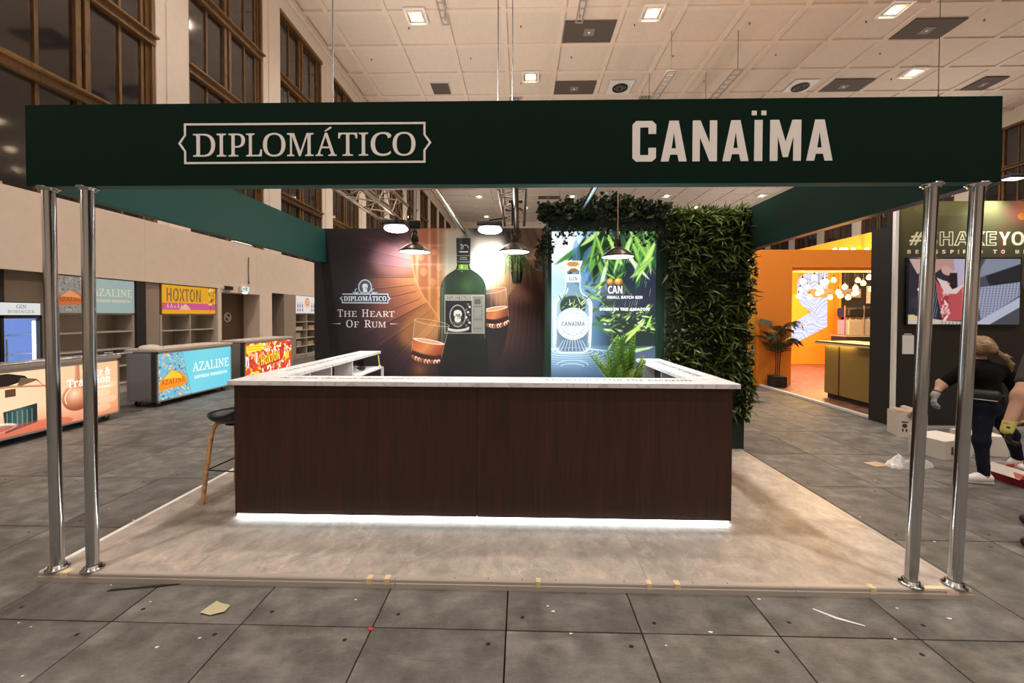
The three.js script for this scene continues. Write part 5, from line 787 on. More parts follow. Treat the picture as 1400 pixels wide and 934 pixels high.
{
  const cl = thing('crumpled_bag', 'crumpled pale bag on the near corner of the turquoise bar', 'bag', [-6.62, 1.06, -4.6]); const g = new THREE.SphereGeometry(0.15, 18, 10); const p = g.attributes.position; for (let i = 0; i < p.count; i++) { const n = fbm(p.getX(i) * 11 + 3, p.getZ(i) * 11 + 8, 256, 3); p.setXYZ(i, p.getX(i) * 1.1, Math.max(0, p.getY(i)) * (0.25 + n * 0.5), p.getZ(i) * 1.2); } g.computeVertexNormals(); obj('bag_body', g, M.offwhite, cl); obj('bag_fold', box(-0.1, 0, -0.2, 0.08, 0.02, -0.08, 0.008), M.offwhite, cl);
  // lit and unlit sign boxes over the shelves
  const sign = (label, za, zb, y0, y1, draw, k, rim) => { const s = thing('sign_box', label, 'sign', [-8.34, 0, 0]); obj('case', box(-0.18, y0, zb, -0.004, y1, za, 0.006), rim ?? M.steel, s); obj('lit_face', quad(za - zb - 0.03, y1 - y0 - 0.03).rotateY(Math.PI / 2).translate(0.0, (y0 + y1) / 2, (za + zb) / 2), litPrint(side(za - zb, y1 - y0, draw), k), s); return s; };
  sign('pale grey-green vermouth sign box above empty shelves', -4.52, -6.0, 1.70, 2.42, azaline(true), 0.8);
  sign('yellow gin sign box with pink stripe above empty shelves', -6.63, -8.26, 1.69, 2.42, hoxtonSign, 0.8, std({ color: lin(0.35, 0.2, 0.02), roughness: 0.5 }));
  sign('white sign box with orange initial and bottles, farthest along the wall', -12.05, -13.73, 1.73, 2.43, (c, H) => { c.fillStyle = '#f4ece4'; c.fillRect(0, 0, 1, H); words(c, 'G', 0.41, H * 0.55, 0.18, 'bold 0.26px sans-serif', '#ec8a3c'); ell(c, 0.5, H * 0.4, 0.13, 0.13, 'rgba(240,160,90,0.35)'); for (const x of [0.08, 0.17, 0.27, 0.68, 0.78, 0.9]) { c.fillStyle = '#7a6a9c'; c.fillRect(x, H * 0.5, 0.045, H * 0.4); c.fillRect(x + 0.014, H * 0.36, 0.016, H * 0.16); c.fillStyle = '#e8dce8'; c.fillRect(x + 0.006, H * 0.66, 0.033, H * 0.1); } }, 0.8, M.offwhite);
  const unit = (label, za, zb, cols, rows, y0, y1) => { const u = thing('shelf_unit', label, 'shelves', [-8.36, 0, 0]), D = 0.46, pm = std({ color: lin(0.50, 0.45, 0.39), roughness: 0.7 }); obj('back_board', box(-D, 0, zb, -D + 0.02, y1, za), pm, u); for (let i = 0; i <= cols; i++) { const z = za + (zb - za) * i / cols; obj('upright', box(-D + 0.02, 0, z - 0.014 * (i === 0 ? 2 : 1), 0, y1, z + 0.014 * (i === cols ? 2 : 1)), pm, u); } for (let i = 0; i <= rows; i++) { const y = y0 + (y1 - y0) * i / rows; obj('shelf', box(-D + 0.02, y - 0.014, zb + 0.014, -0.004, y + 0.014, za - 0.014), pm, u); } obj('toe_board', box(-0.05, 0, zb + 0.014, -0.03, y0 - 0.014, za - 0.014), pm, u); return u; };
  unit('empty beige shelf unit below the grey-green vermouth sign', -4.52, -5.99, 1, 4, 0.2, 1.69); unit('empty beige shelf unit below the yellow gin sign', -6.63, -8.26, 2, 4, 0.1, 1.68); unit('beige pigeonhole shelf with cartons below the white bottle sign', -12.06, -13.72, 2, 5, 0.12, 1.72);
  const kinds = [[0.2, 0.22, 0.3, M.card], [0.24, 0.16, 0.4, M.kraft], [0.2, 0.24, 0.26, M.nicheDark], [0.22, 0.12, 0.44, M.card]];
  [[0, -12.5, 1], [1, -13.3, 1], [0, -12.45, 2], [1, -13.35, 3], [2, -13.3, 0], [3, -12.5, 1]].forEach(([k, z, row], i) => { const [w, h, d, m] = kinds[k], y = 0.12 + 1.6 * row / 5 + 0.014; const b = thing('shelf_carton', ['brown carton on the second pigeonhole row, closer side', 'flat kraft carton on the second pigeonhole row, farther side', 'brown carton on the third pigeonhole row', 'long flat carton on the fourth pigeonhole row', 'black box at the bottom of the pigeonhole shelf', 'flat carton beside the first pigeonhole carton'][i], 'carton', [-8.56, y, z + (i === 5 ? 0.0 : 0)], 0); if (i === 5) b.position.set(-8.56, 0.12 + 1.6 * 3 / 5 + 0.014, -12.5); obj('carton_body', box(-w / 2, 0, -d / 2, w / 2, h, d / 2, 0.004), m, b); obj('tape_strip', box(-w / 2 - 0.001, h * 0.98, -0.02, w / 2 + 0.001, h + 0.001, 0.02), M.tape, b); });
  const ht = thing('side_counter', 'small pale high counter beside the pigeonhole shelf', 'counter', [-7.2, 0, -12.9]); obj('top_slab', box(-0.35, 1.12, -0.3, 0.35, 1.16, 0.3, 0.004), M.offwhite, ht); obj('body', box(-0.2, 0, -0.22, 0.2, 1.12, 0.22, 0.004), M.niche, ht); obj('plinth', box(-0.21, 0, -0.23, 0.21, 0.06, 0.23), M.black, ht);
  // glass-door fridge
  const f = thing('drinks_fridge', 'tall glass-door fridge glowing blue inside with a white lit gin header', 'fridge', [-7.62, 0, -3.53]); const w = 0.5, d = 0.5;
  obj('cabinet', [box(-d, 0.1, -w / 2 - 0.0, -d + 0.03, 1.87, w / 2), box(-d, 0.1, w / 2 - 0.03, -0.03, 1.87, w / 2), box(-d, 0.1, -w / 2, -0.03, 1.87, -w / 2 + 0.03), box(-d, 0.0, -w / 2, -0.02, 0.13, w / 2), box(-d, 1.66, -w / 2, -0.03, 1.87, w / 2)], M.black, f); obj('header_sign', quad(w - 0.01, 0.19).rotateY(Math.PI / 2).translate(-0.02, 1.77, 0), litPrint(side(0.49, 0.19, (c, H) => { c.fillStyle = '#eef0ee'; c.fillRect(0, 0, 1, H); words(c, 'GIN', 0.38, H * 0.46, 0.26, '0.16px serif', '#4a4c50'); words(c, 'BOBINGER', 0.17, H * 0.84, 0.68, '0.13px serif', '#77797c'); }, 512), 0.8), f);
  obj('header_case', box(-0.03, 1.66, -w / 2, -0.022, 1.88, w / 2), M.black, f); obj('lit_interior', [quad(w - 0.07, 1.5).rotateY(Math.PI / 2).translate(-d + 0.04, 0.9, 0), quad(d - 0.08, 1.5).translate(-d / 2 - 0.02, 0.9, -w / 2 + 0.034)], glow(0.22, 0.36, 0.82, 0.85), f); obj('lamp_tube', box(-0.07, 0.2, -0.205, -0.045, 1.58, -0.165, 0.01), glow(0.9, 0.96, 1, 3.0), f);
  for (const y of [0.45, 0.75, 1.05, 1.35]) obj('wire_shelf', Array.from({ length: 9 }, (_, i) => rod([-d + 0.05 + i * 0.048, y, -w / 2 + 0.03], [-d + 0.05 + i * 0.048, y, w / 2 - 0.03], 0.004, 6)), M.white, f); obj('door_glass', box(-0.02, 0.14, -w / 2 + 0.03, -0.012, 1.64, w / 2 - 0.03), phys({ color: lin(0.92, 0.95, 1), transmission: 1, thickness: 0, roughness: 0.03 }), f); obj('door_frame', [box(-0.025, 0.13, w / 2 - 0.035, 0, 1.66, w / 2), box(-0.025, 0.13, -w / 2, 0, 1.66, -w / 2 + 0.03), box(-0.025, 1.62, -w / 2, 0, 1.66, w / 2), box(-0.025, 0.13, -w / 2, 0, 0.17, w / 2)], M.black, f); obj('handle', rod([0.03, 0.7, w / 2 - 0.04], [0.03, 1.3, w / 2 - 0.04], 0.01, 10), M.steel, f);
  const sb = thing('dark_display', 'dark upright display board beside the blue fridge', 'board', [-7.7, 0, -2.85]); obj('board', box(-0.06, 0, -0.3, 0, 1.95, 0.22, 0.005), std({ color: lin(0.09, 0.05, 0.045), roughness: 0.6 }), sb); obj('edge', box(-0.07, 0, -0.32, 0.004, 1.95, -0.3), M.black, sb); obj('foot', box(-0.25, 0, -0.3, 0.15, 0.02, 0.2), M.black, sb);
}
// ================================================================== ORANGE BOOTH AND DARK SCREEN WALL
{
  const b = thing('orange_booth', 'bright orange exhibition booth with cut-out front and mauve floor', 'booth'), z = -7.06;
  obj('floor_panel', box(6.07, 0.0, -11.2, 14, 0.035, -3.95), std({ map: dataTex(256, 256, (u, v) => { const k = 0.8 + (fbm(u * 20, v * 20, 20, 4) - 0.47) * 0.9; return [150 * k, 104 * k, 88 * k]; }, true, 0.7, 0.7), roughness: 0.45 }), b); obj('threshold', box(6.0, 0, -7.2, 6.07, 0.045, -3.95, 0.004), M.white, b);
  obj('front_pillar', box(5.97, 0.0, z - 0.35, 6.75, 3.29, z, 0.004), M.orange, b); obj('header', box(6.75, 2.86, z - 0.35, 12.5, 3.29, z, 0.004), M.orange, b); obj('header_lip', box(6.76, 2.80, z - 0.5, 12.5, 2.87, z - 0.05, 0.03), M.orange, b);
  const sh = new THREE.Shape(); sh.moveTo(5.62, 0); sh.lineTo(5.96, 0); sh.lineTo(5.96, 3.28); sh.quadraticCurveTo(5.66, 3.25, 5.62, 2.98); obj('side_return', new THREE.ExtrudeGeometry(sh, { depth: 0.2, bevelEnabled: false }).translate(0, 0, z - 0.32), M.yellow, b);
  obj('side_lit_panel', box(5.60, 0.85, z - 0.112, 5.74, 2.52, z - 0.1), glow(0.95, 0.9, 0.62, 1.1), b);
  obj('art_wall', box(6.8, 0.03, -11.3, 11.05, 3.3, -11.15), M.orange, b); obj('side_wall', box(10.98, 0.03, -11.15, 11.05, 3.3, -10.9), M.orange, b); obj('dark_wall', box(11.05, 0.03, -11.25, 16, 3.3, -11.2), M.nicheDark, b); for (const q of [-7.9, -8.35, -8.8]) obj('lamp_bar', box(6.8, 3.2, q - 0.03, 12.5, 3.24, q + 0.03), M.black, b); for (const q of [7.86, 8.02, 8.12, 8.3, 8.62]) obj('lamp_spot', new THREE.SphereGeometry(0.042, 12, 8).scale(1, 0.8, 1).translate(q, 3.325, z - 0.15), glow(1, 0.92, 0.8, 6), b);
  obj('left_wall', box(6.72, 0.035, -11.2, 6.8, 3.25, -7.42), M.orange, b);
  obj('upper_beam', box(9.9, 3.35, -16, 10.1, 4.02, -7.6, 0.004), M.yellow, b);
  const art = canvasTex(512, 768, (c, w, h) => { c.clearRect(0, 0, w, h); const sc = () => path(c, [[150, 60], [210, 0, 330, 0], [480, 0], [480, 330], [480, 520], [40, 720], [20, 700], [20, 520], [300, 380], [200, 320], [120, 220, 150, 60]]); c.save(); sc(); c.clip(); c.fillStyle = '#c8d0f6'; c.fillRect(0, 0, w, h); c.lineWidth = 6; for (let i = 0; i < 90; i++) { c.strokeStyle = ['#e8ecff', '#8f9ae0', '#f4d8b0', '#a8b4ee', '#d0d6fa'][i % 5]; c.beginPath(); for (let k = 0; k < 14; k++) { const x = -20 + k * 44, y = i * 9 - 40 + 70 * Math.sin(k * 0.55 + fbm(i * 0.1, k * 0.2, 256, 3) * 7); k ? c.lineTo(x, y) : c.moveTo(x, y); } c.stroke(); } c.restore(); });
  const am = std({ color: 0x000000, emissive: 0xffffff, emissiveMap: art, emissiveIntensity: 1.25, map: art, transparent: true, roughness: 0.6 }); obj('lit_artwork', quad(1.55, 2.75).translate(10.1, 1.82, -11.14), am, b);
  obj('yellow_panel', quad(1.0, 1.1).translate(9.62, 1.9, -11.145), M.yellow, b);
  // black end wall, white post, dark panel with screen
  const d = thing('screen_wall', 'dark olive print wall with hashtag lettering and a white edge post', 'partition'), zp = -3.6;
  const px = (u) => 6.263 + (u - 1262) * 0.010667, py = (v) => 3.41 - (v - 277) * 0.01118;
  const pt = canvasTex(1080, 1980, (c) => { c.scale(6, 6); c.translate(-1228, -270); c.fillStyle = lg(c, 0, 270, 0, 600, [[0, '#7c7a50'], [0.12, '#5c5b40'], [0.3, '#3b392d'], [0.6, '#2a2822'], [1, '#1c1a17']]); c.fillRect(1228, 270, 180, 330); ell(c, 1300, 282, 50, 9, 'rgba(150,150,96,0.35)'); c.fillStyle = rad(c, 1400, 284, 34, [[0, 'rgba(236,140,120,0.9)'], [0.5, 'rgba(190,100,96,0.5)'], [1, 'rgba(120,80,70,0)']]); c.fillRect(1360, 270, 48, 50); ell(c, 1398, 292, 6, 5, '#f0a040'); c.fillStyle = 'rgba(170,60,40,0.25)'; c.fillRect(1368, 305, 8, 50); ell(c, 1405, 380, 6, 18, 'rgba(140,130,110,0.4)');  // lighter top and pink lamp reflection are painted into the print
    words(c, '#', 1241.5, 333.5, 19, 'italic bold 27px sans-serif', '#f4f0d0'); c.font = 'bold 27px sans-serif'; const s = 'SHAKE', m = c.measureText(s).width; c.save(); c.translate(1267, 333.5); c.scale(98 / m, 1); c.strokeStyle = '#f0ecc8'; c.lineWidth = 1.1; c.strokeText(s, 0, 0); c.restore(); words(c, 'YO', 1367, 333.5, 36, 'bold 27px sans-serif', '#f6f2d4');
    let x = 1241; for (const w of ['BE', 'INSPIRED', 'TO', 'MIX']) { for (const ch of w) { words(c, ch, x, 345.5, ch === 'I' ? 2.2 : 6, 'bold 7.4px sans-serif', '#f2eed6'); x += ch === 'I' ? 6.6 : 11; } x += 8.4; } });
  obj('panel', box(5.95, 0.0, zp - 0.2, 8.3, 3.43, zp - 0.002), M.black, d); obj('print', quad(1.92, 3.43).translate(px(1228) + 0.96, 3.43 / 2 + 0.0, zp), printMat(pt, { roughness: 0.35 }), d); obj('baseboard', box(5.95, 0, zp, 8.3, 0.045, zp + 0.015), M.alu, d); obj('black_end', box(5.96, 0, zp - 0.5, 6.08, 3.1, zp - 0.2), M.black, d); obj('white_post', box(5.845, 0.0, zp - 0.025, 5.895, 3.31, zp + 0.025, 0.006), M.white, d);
  obj('note_plate', box(px(1237), py(481), zp, px(1253), py(457), zp + 0.004), M.white, d); obj('note_line', [box(px(1239.5), py(454.6), zp, px(1250), py(453.6), zp + 0.003), box(px(1237), py(457), zp, px(1253), py(455.6), zp + 0.003)], M.white, d);
  const tv = thing('wall_screen', 'wall-mounted screen showing an iced red drink being poured', 'screen', [0, 0, zp]); obj('bezel', box(px(1238), py(442.5), 0.002, px(1394), py(351), 0.045, 0.006), M.blackGloss, tv);
  const tvt = canvasTex(1216, 704, (c) => { c.scale(8, 8); c.translate(-1240, -353); c.fillStyle = '#2a2a38'; c.fillRect(1240, 353, 152, 88); c.filter = 'blur(5px)';
    path(c, [[1300, 353], [1332, 353], [1324, 392], [1310, 410], [1296, 400]], '#c6bcd6'); path(c, [[1332, 353], [1392, 353], [1392, 441], [1330, 441]], '#4a5062'); path(c, [[1330, 380], [1392, 362], [1392, 353], [1345, 353]], '#8e96a8'); path(c, [[1345, 376], [1392, 360], [1392, 392], [1350, 388]], '#22242c');
    c.filter = 'blur(2px)'; c.save(); path(c, [[1331, 392], [1392, 384], [1392, 402], [1340, 436]], '#a6acc6'); c.clip(); c.strokeStyle = '#4c5064'; c.lineWidth = 1.3; for (let i = 0; i < 22; i++) { c.beginPath(); c.moveTo(1322 + i * 4.4, 382); c.lineTo(1314 + i * 4.4, 440); c.setLineDash([1.8, 1.6]); c.stroke(); } c.setLineDash([]); c.restore(); path(c, [[1328, 441], [1338, 436], [1392, 404], [1392, 418], [1352, 441]], '#c4c8dc'); path(c, [[1352, 441], [1392, 418], [1392, 441]], '#4e4e58');
    path(c, [[1240, 353], [1258, 353], [1262, 366], [1252, 374], [1246, 364]], '#d8b0a8'); path(c, [[1264, 353], [1300, 353], [1303, 366], [1297, 374], [1288, 364], [1276, 372], [1266, 366]], '#c69a92'); c.fillStyle = '#caa09a'; ell(c, 1292, 369, 8, 6, '#d8aaa0', 0.4); path(c, [[1296, 372], [1306, 372], [1307, 392], [1300, 396], [1294, 392]], '#2a1a1c');
    path(c, [[1276, 380], [1282, 388], [1296, 396], [1318, 388], [1318, 436], [1288, 436], [1281, 410]], '#c8545a'); for (let i = 0; i < 40; i++) { const q = makeR(i + 3); ell(c, 1282 + q() * 36, 386 + q() * 48, 2 + q() * 5, 1.4 + q() * 3, ['#f0c8c8', '#e88a86', '#b03a44', '#f4e4e0', '#d86a62'][i % 5], q() * 3); } path(c, [[1278, 378], [1292, 384], [1300, 394], [1318, 386], [1306, 400], [1290, 400]], '#ecd6d2'); ell(c, 1256, 396, 5, 2, '#f4f4f8', 0.6);
    c.save(); c.beginPath(); c.rect(1262, 392, 18, 40); c.clip(); c.strokeStyle = '#8088a0'; c.lineWidth = 1; for (let i = 0; i < 14; i++) { c.beginPath(); c.moveTo(1258 + i * 3, 390); c.lineTo(1250 + i * 3, 434); c.stroke(); } c.restore(); path(c, [[1240, 428], [1290, 436], [1328, 438], [1328, 441], [1240, 441]], '#d8ccbc'); for (let i = 0; i < 8; i++) { c.fillStyle = '#a08c7c'; c.fillRect(1286 + i * 5, 437, 1.6, 4); } ell(c, 1246, 432, 5, 4, '#e8d490'); ell(c, 1250, 412, 6, 8, '#3a3444'); });
  obj('lit_display', quad(px(1392) - px(1240), py(353) - py(440.5)).translate((px(1392) + px(1240)) / 2, (py(353) + py(440.5)) / 2, 0.047), litPrint(tvt, 0.72), tv); area(lin(0.9, 0.85, 1), 0.5, 1.5, 0.9, [px(1316), py(397), zp + 0.06], [px(1316), py(397), 2]);
  const al = thing('arm_light', 'small bright spotlight on an arm over the dark screen wall', 'lamp', [7.25, 3.43, -3.7]); obj('arm', [rod([0, 0, 0], [0, 0.2, 0.06], 0.012, 8), rod([0, 0.2, 0.06], [0.0, 0.26, 0.35], 0.012, 8)], M.black, al); obj('lamp_head', box(-0.11, 0.24, 0.3, 0.11, 0.29, 0.42, 0.015), M.black, al); obj('lamp_lens', box(-0.10, 0.232, 0.31, 0.10, 0.24, 0.41), glow(1, 0.95, 0.88, 12), al); spot(COOL, 7, [7.25, 3.64, -3.36], [7.2, 1.6, -3.62], 1.0, 0.8, 3);
  // olive counter
  const oc = thing('olive_counter', 'olive-gold service counter with dark rim and glowing underside', 'counter'), oz0 = -5.72, oz1 = -3.92; obj('body', box(6.5, 0.13, oz0, 7.1, 1.1, oz1, 0.004), M.olive, oc); obj('plinth', box(6.54, 0.035, oz0 + 0.04, 7.06, 0.13, oz1), M.black, oc); obj('top_slab', box(6.36, 1.15, oz0 - 0.08, 7.15, 1.19, oz1, 0.006), M.frameDark, oc); obj('top_rim', box(6.35, 1.13, oz0 - 0.09, 6.37, 1.16, oz1), M.tape, oc); obj('led_strip', box(6.42, 1.135, oz0, 6.48, 1.148, oz0 + 0.7), glow(1, 0.75, 0.25, 8), oc); for (const z of [-5.36, -4.2]) obj('groove', box(6.494, 0.13, z - 0.012, 6.505, 1.1, z + 0.012), M.frameDark, oc); obj('upper_band', box(6.52, 1.1, oz0 + 0.02, 7.08, 1.15, oz1), M.olive, oc);
  area(lin(1, 0.7, 0.25), 5, 0.06, 0.7, [6.45, 1.13, oz0 + 0.35], [6.45, 0, oz0 + 0.35]);
  // back bar deep inside
  const bb = thing('back_bar', 'dark back bar with steel machine, racks and dim lamps inside the orange booth', 'back bar', [-1.1, 0.035, -10.3]); obj('base_cabinet', box(11.75, 0, -0.5, 15, 1.0, 0.1, 0.004), M.black, bb); obj('worktop', box(11.73, 1.0, -0.52, 15, 1.04, 0.12, 0.004), M.steel, bb); obj('machine_body', box(11.9, 1.04, -0.45, 12.9, 1.55, 0.0, 0.04), M.steel, bb); obj('machine_hood', box(11.85, 1.62, -0.45, 13.6, 1.95, 0.05, 0.08), M.blackGloss, bb); obj('hood_mark', box(12.55, 1.76, 0.05, 12.85, 1.79, 0.056), M.offwhite, bb);
  for (const x of [11.75, 12.35, 13.05]) obj('post', rod([x, 1.04, 0.04], [x, 2.0, 0.04], 0.018, 8), M.chrome, bb); for (const y of [1.2, 1.4]) obj('tray', box(12.95, y, -0.4, 14.5, y + 0.02, 0.02), M.chrome, bb); for (let i = 0; i < 8; i++) obj('cup_row', lathe([[0, 0], [0.03, 0], [0.04, 0.08], [0.036, 0.08], [0.028, 0.006], [0, 0.006]], 12).translate(12.0 + i * 0.1, 1.55, -0.2), i % 2 ? M.white : M.card, bb); for (let i = 0; i < 7; i++) obj('jar', lathe([[0, 0], [0.05, 0], [0.055, 0.16], [0.03, 0.2], [0.03, 0.26], [0, 0.26]], 12).translate(13.1 + i * 0.17, 1.42, -0.2), [M.kraft, M.tape, M.card][i % 3], bb); obj('lamp_strip', box(12.6, 1.58, -0.02, 13.5, 1.6, 0.02), glow(1, 0.7, 0.4, 3), bb); obj('lamp_strip', box(13.1, 1.06, -0.02, 14.2, 1.075, 0.02), glow(1, 0.7, 0.4, 2.4), bb);
  obj('wall_board', box(11.2, 2.3, -0.86, 13.0, 2.6, -0.83), M.niche, bb); obj('wall_board', box(13.2, 2.1, -0.86, 14.4, 2.7, -0.83), M.offwhite, bb); point(lin(1, 0.7, 0.45), 1.6, [11.6, 2.6, -9.6], 3);
  // palm in a black pot
  const pm = thing('potted_palm', 'slender dark palm in a black pot before the orange pillar', 'plant', [6.27, 0.035, -6.83]); obj('pot', [box(-0.145, 0, -0.145, 0.145, 0.26, 0.145, 0.02)], M.black, pm); obj('soil', box(-0.125, 0.255, -0.125, 0.125, 0.262, 0.125), M.soil, pm);
  for (let i = 0; i < 3; i++) obj('stem', tube([[i * 0.04 - 0.04, 0.26, 0], [i * 0.05 - 0.05, 0.7, 0.02], [i * 0.07 - 0.06, 1.0 + i * 0.12, 0]], 0.012, 12, 6), std({ color: lin(0.05, 0.045, 0.02) }), pm);
  const frond = (a, len, rise) => { const gs = [], pts = []; for (let i = 0; i <= 8; i++) { const t = i / 8; pts.push(new THREE.Vector3(Math.cos(a) * len * t, rise * Math.sin(t * 2.0) - 0.1 * t * t, Math.sin(a) * len * t)); } const cv = new THREE.CatmullRomCurve3(pts); gs.push(new THREE.TubeGeometry(cv, 10, 0.005, 4)); const lf = leafGeo(0.24, 0.024, 0.3, 3); for (let i = 2; i < 17; i++) for (const s of [-1, 1]) { const t = i / 17, c = cv.getPoint(t), q = cv.getTangent(t), n = new THREE.Vector3(-Math.sin(a) * s, -0.25, Math.cos(a) * s).addScaledVector(q, 0.75); gs.push(lf.clone().scale(1, 1.15 - t * 0.55, 1).applyQuaternion(qOf(n, 0)).translate(c.x, c.y, c.z)); } return merge(gs); };
  const pmat = leafMat(lin(0.035, 0.045, 0.012), 0.45); for (let i = 0; i < 16; i++) { const f = obj('frond', frond(i * 2.4, rr(0.36, 0.58), rr(0.2, 0.55)), pmat, pm); f.position.set((i % 3) * 0.07 - 0.06, 0.72 + (i % 5) * 0.13, 0); }
}
{ // bare bulbs hanging inside the booth
  const bulb = thing('hanging_bulb', 'glowing bare filament bulb hanging on a thin cord in the orange booth', 'light bulb', [0, 0, 0], 0, 'bare bulbs hanging in the orange booth');
  obj('bulb_glass', lathe([[0, -0.08], [0.038, -0.07], [0.06, -0.036], [0.062, -0.006], [0.046, 0.036], [0.024, 0.06], [0.018, 0.07]], 16), glow(1, 0.56, 0.17, 7), bulb); obj('socket', cyl(0.02, 0.018, 0.06, [0, 0.07, 0], 12), M.black, bulb); obj('cord', cyl(0.004, 0.004, 1, [0, 0, 0], 6), M.black, bulb).position.y = 0.13;
  const xy = [[143, 523], [198, 506], [290, 517], [240, 528], [257, 525], [222, 555], [232, 573], [218, 580], [133, 565], [126, 593], [167, 552], [178, 598], [275, 600], [313, 575], [323, 592], [343, 550], [360, 600], [394, 555], [398, 577], [388, 582], [405, 518], [430, 532], [458, 503], [487, 533], [470, 560], [513, 553], [497, 570], [535, 533], [520, 578], [533, 586], [571, 526]];
  const rn = makeR(77);
  xy.forEach(([a, c], i) => { const u = 1050 + a / 3.59, v = 240 + c / 3.59, z = [-7.9, -8.35, -8.8][Math.floor(rn() * 3)], dd = 2.3376 - z, x = 0.2265 + (u - 712) / 525 * dd, y = 1.70 - (v - 432.6) / 525 * dd; const o = i ? dup(bulb, [x, y, z], 0) : bulb; if (!i) o.position.set(x, y, z); o.children[2].scale.y = Math.max(0.1, 3.2 - y - 0.13); { const tier = v < 388 ? 'upper' : v < 397 ? 'middle' : 'lower', rank = xy.filter(([p, q]) => { const vv = 240 + q / 3.59; return (vv < 388 ? 'upper' : vv < 397 ? 'middle' : 'lower') === tier && p < a; }).length; o.userData.label = 'glowing bare bulb in the orange booth, ' + ['first', 'second', 'third', 'fourth', 'fifth', 'sixth', 'seventh', 'eighth', 'ninth', 'tenth', 'eleventh', 'twelfth', 'thirteenth', 'fourteenth'][rank] + ' from the palm in the ' + tier + ' tier'; }
    if (i % 2 === 0) point(AMBER, L.bulb * 2, [x, y - 0.01, z], 2); });
}
// ================================================================== PEOPLE
const V = (x, y, z) => new THREE.Vector3(x, y, z);
// bones: [ax, ay, az, ra, bx, by, bz, rb]; smooth minimum of tapered capsules, meshed on a cube grid; extra(x, y, z, d) may cut or add
function sdfMesh(bones, k, cell, extra, pad = 0.03, only) {
  let lo = V(1e9, 1e9, 1e9), hi = V(-1e9, -1e9, -1e9);
  for (const b of only ?? bones) for (const [i, r] of [[0, b[3]], [4, b[7]]]) { lo.min(V(b[i] - r, b[i + 1] - r, b[i + 2] - r)); hi.max(V(b[i] + r, b[i + 1] + r, b[i + 2] + r)); }
  const c = lo.clone().add(hi).multiplyScalar(0.5), half = Math.max(hi.x - lo.x, hi.y - lo.y, hi.z - lo.z) / 2 + pad, res = Math.max(16, Math.round(2 * half / cell));
  const mc = new MarchingCubes(res, new THREE.MeshStandardMaterial(), false, false, 90000), f = mc.field;
  const pre = bones.map((b) => { const x = b[4] - b[0], y = b[5] - b[1], z = b[6] - b[2]; return [...b, x, y, z, 1 / Math.max(1e-9, x * x + y * y + z * z)]; });
  const hx = lo.x - pad, hX = hi.x + pad, hz = lo.z - pad, hZ = hi.z + pad, hy = lo.y - pad, hY = hi.y + pad;
  for (let iz = 0; iz < res; iz++) { const z = c.z + (iz - res / 2) / (res / 2) * half; for (let iy = 0; iy < res; iy++) { const y = c.y + (iy - res / 2) / (res / 2) * half; for (let ix = 0; ix < res; ix++) {
    const x = c.x + (ix - res / 2) / (res / 2) * half, at = iz * res * res + iy * res + ix;
    if (x < hx || x > hX || y < hy || y > hY || z < hz || z > hZ) { f[at] = -0.1; continue; }
    let d = 1e3;
    for (let i = 0; i < pre.length; i++) { const b = pre[i], px = x - b[0], py = y - b[1], pz = z - b[2]; let t = (px * b[8] + py * b[9] + pz * b[10]) * b[11]; t = t < 0 ? 0 : t > 1 ? 1 : t; const qx = px - t * b[8], qy = py - t * b[9], qz = pz - t * b[10], e = Math.sqrt(qx * qx + qy * qy + qz * qz) - (b[3] + (b[7] - b[3]) * t); if (d > 100) d = e; else { const h = Math.max(k - Math.abs(d - e), 0) / k; d = Math.min(d, e) - h * h * k * 0.25; } }
    if (extra) d = extra(x, y, z, d); f[at] = -d;
  } } }
  mc.isolation = 0; mc.update();
  const n = mc.count ?? mc.geometry.drawRange.count, pos = new Float32Array(mc.positionArray.subarray(0, n * 3)), nor = new Float32Array(mc.normalArray.subarray(0, n * 3));
  for (let i = 0; i < n; i++) { pos[3 * i] = c.x + pos[3 * i] * half; pos[3 * i + 1] = c.y + pos[3 * i + 1] * half; pos[3 * i + 2] = c.z + pos[3 * i + 2] * half; }
  let g = new THREE.BufferGeometry(); g.setAttribute('position', new THREE.BufferAttribute(pos, 3)); void nor; g = mergeVertices(g, cell * 0.02); g.computeVertexNormals();
  return g;
}
const B = (a, ra, b, rb) => [a[0], a[1], a[2], ra, b[0], b[1], b[2], rb];
const grow = (bones, e) => bones.map((b) => { const q = b.slice(); q[3] += e; q[7] += e; return q; });
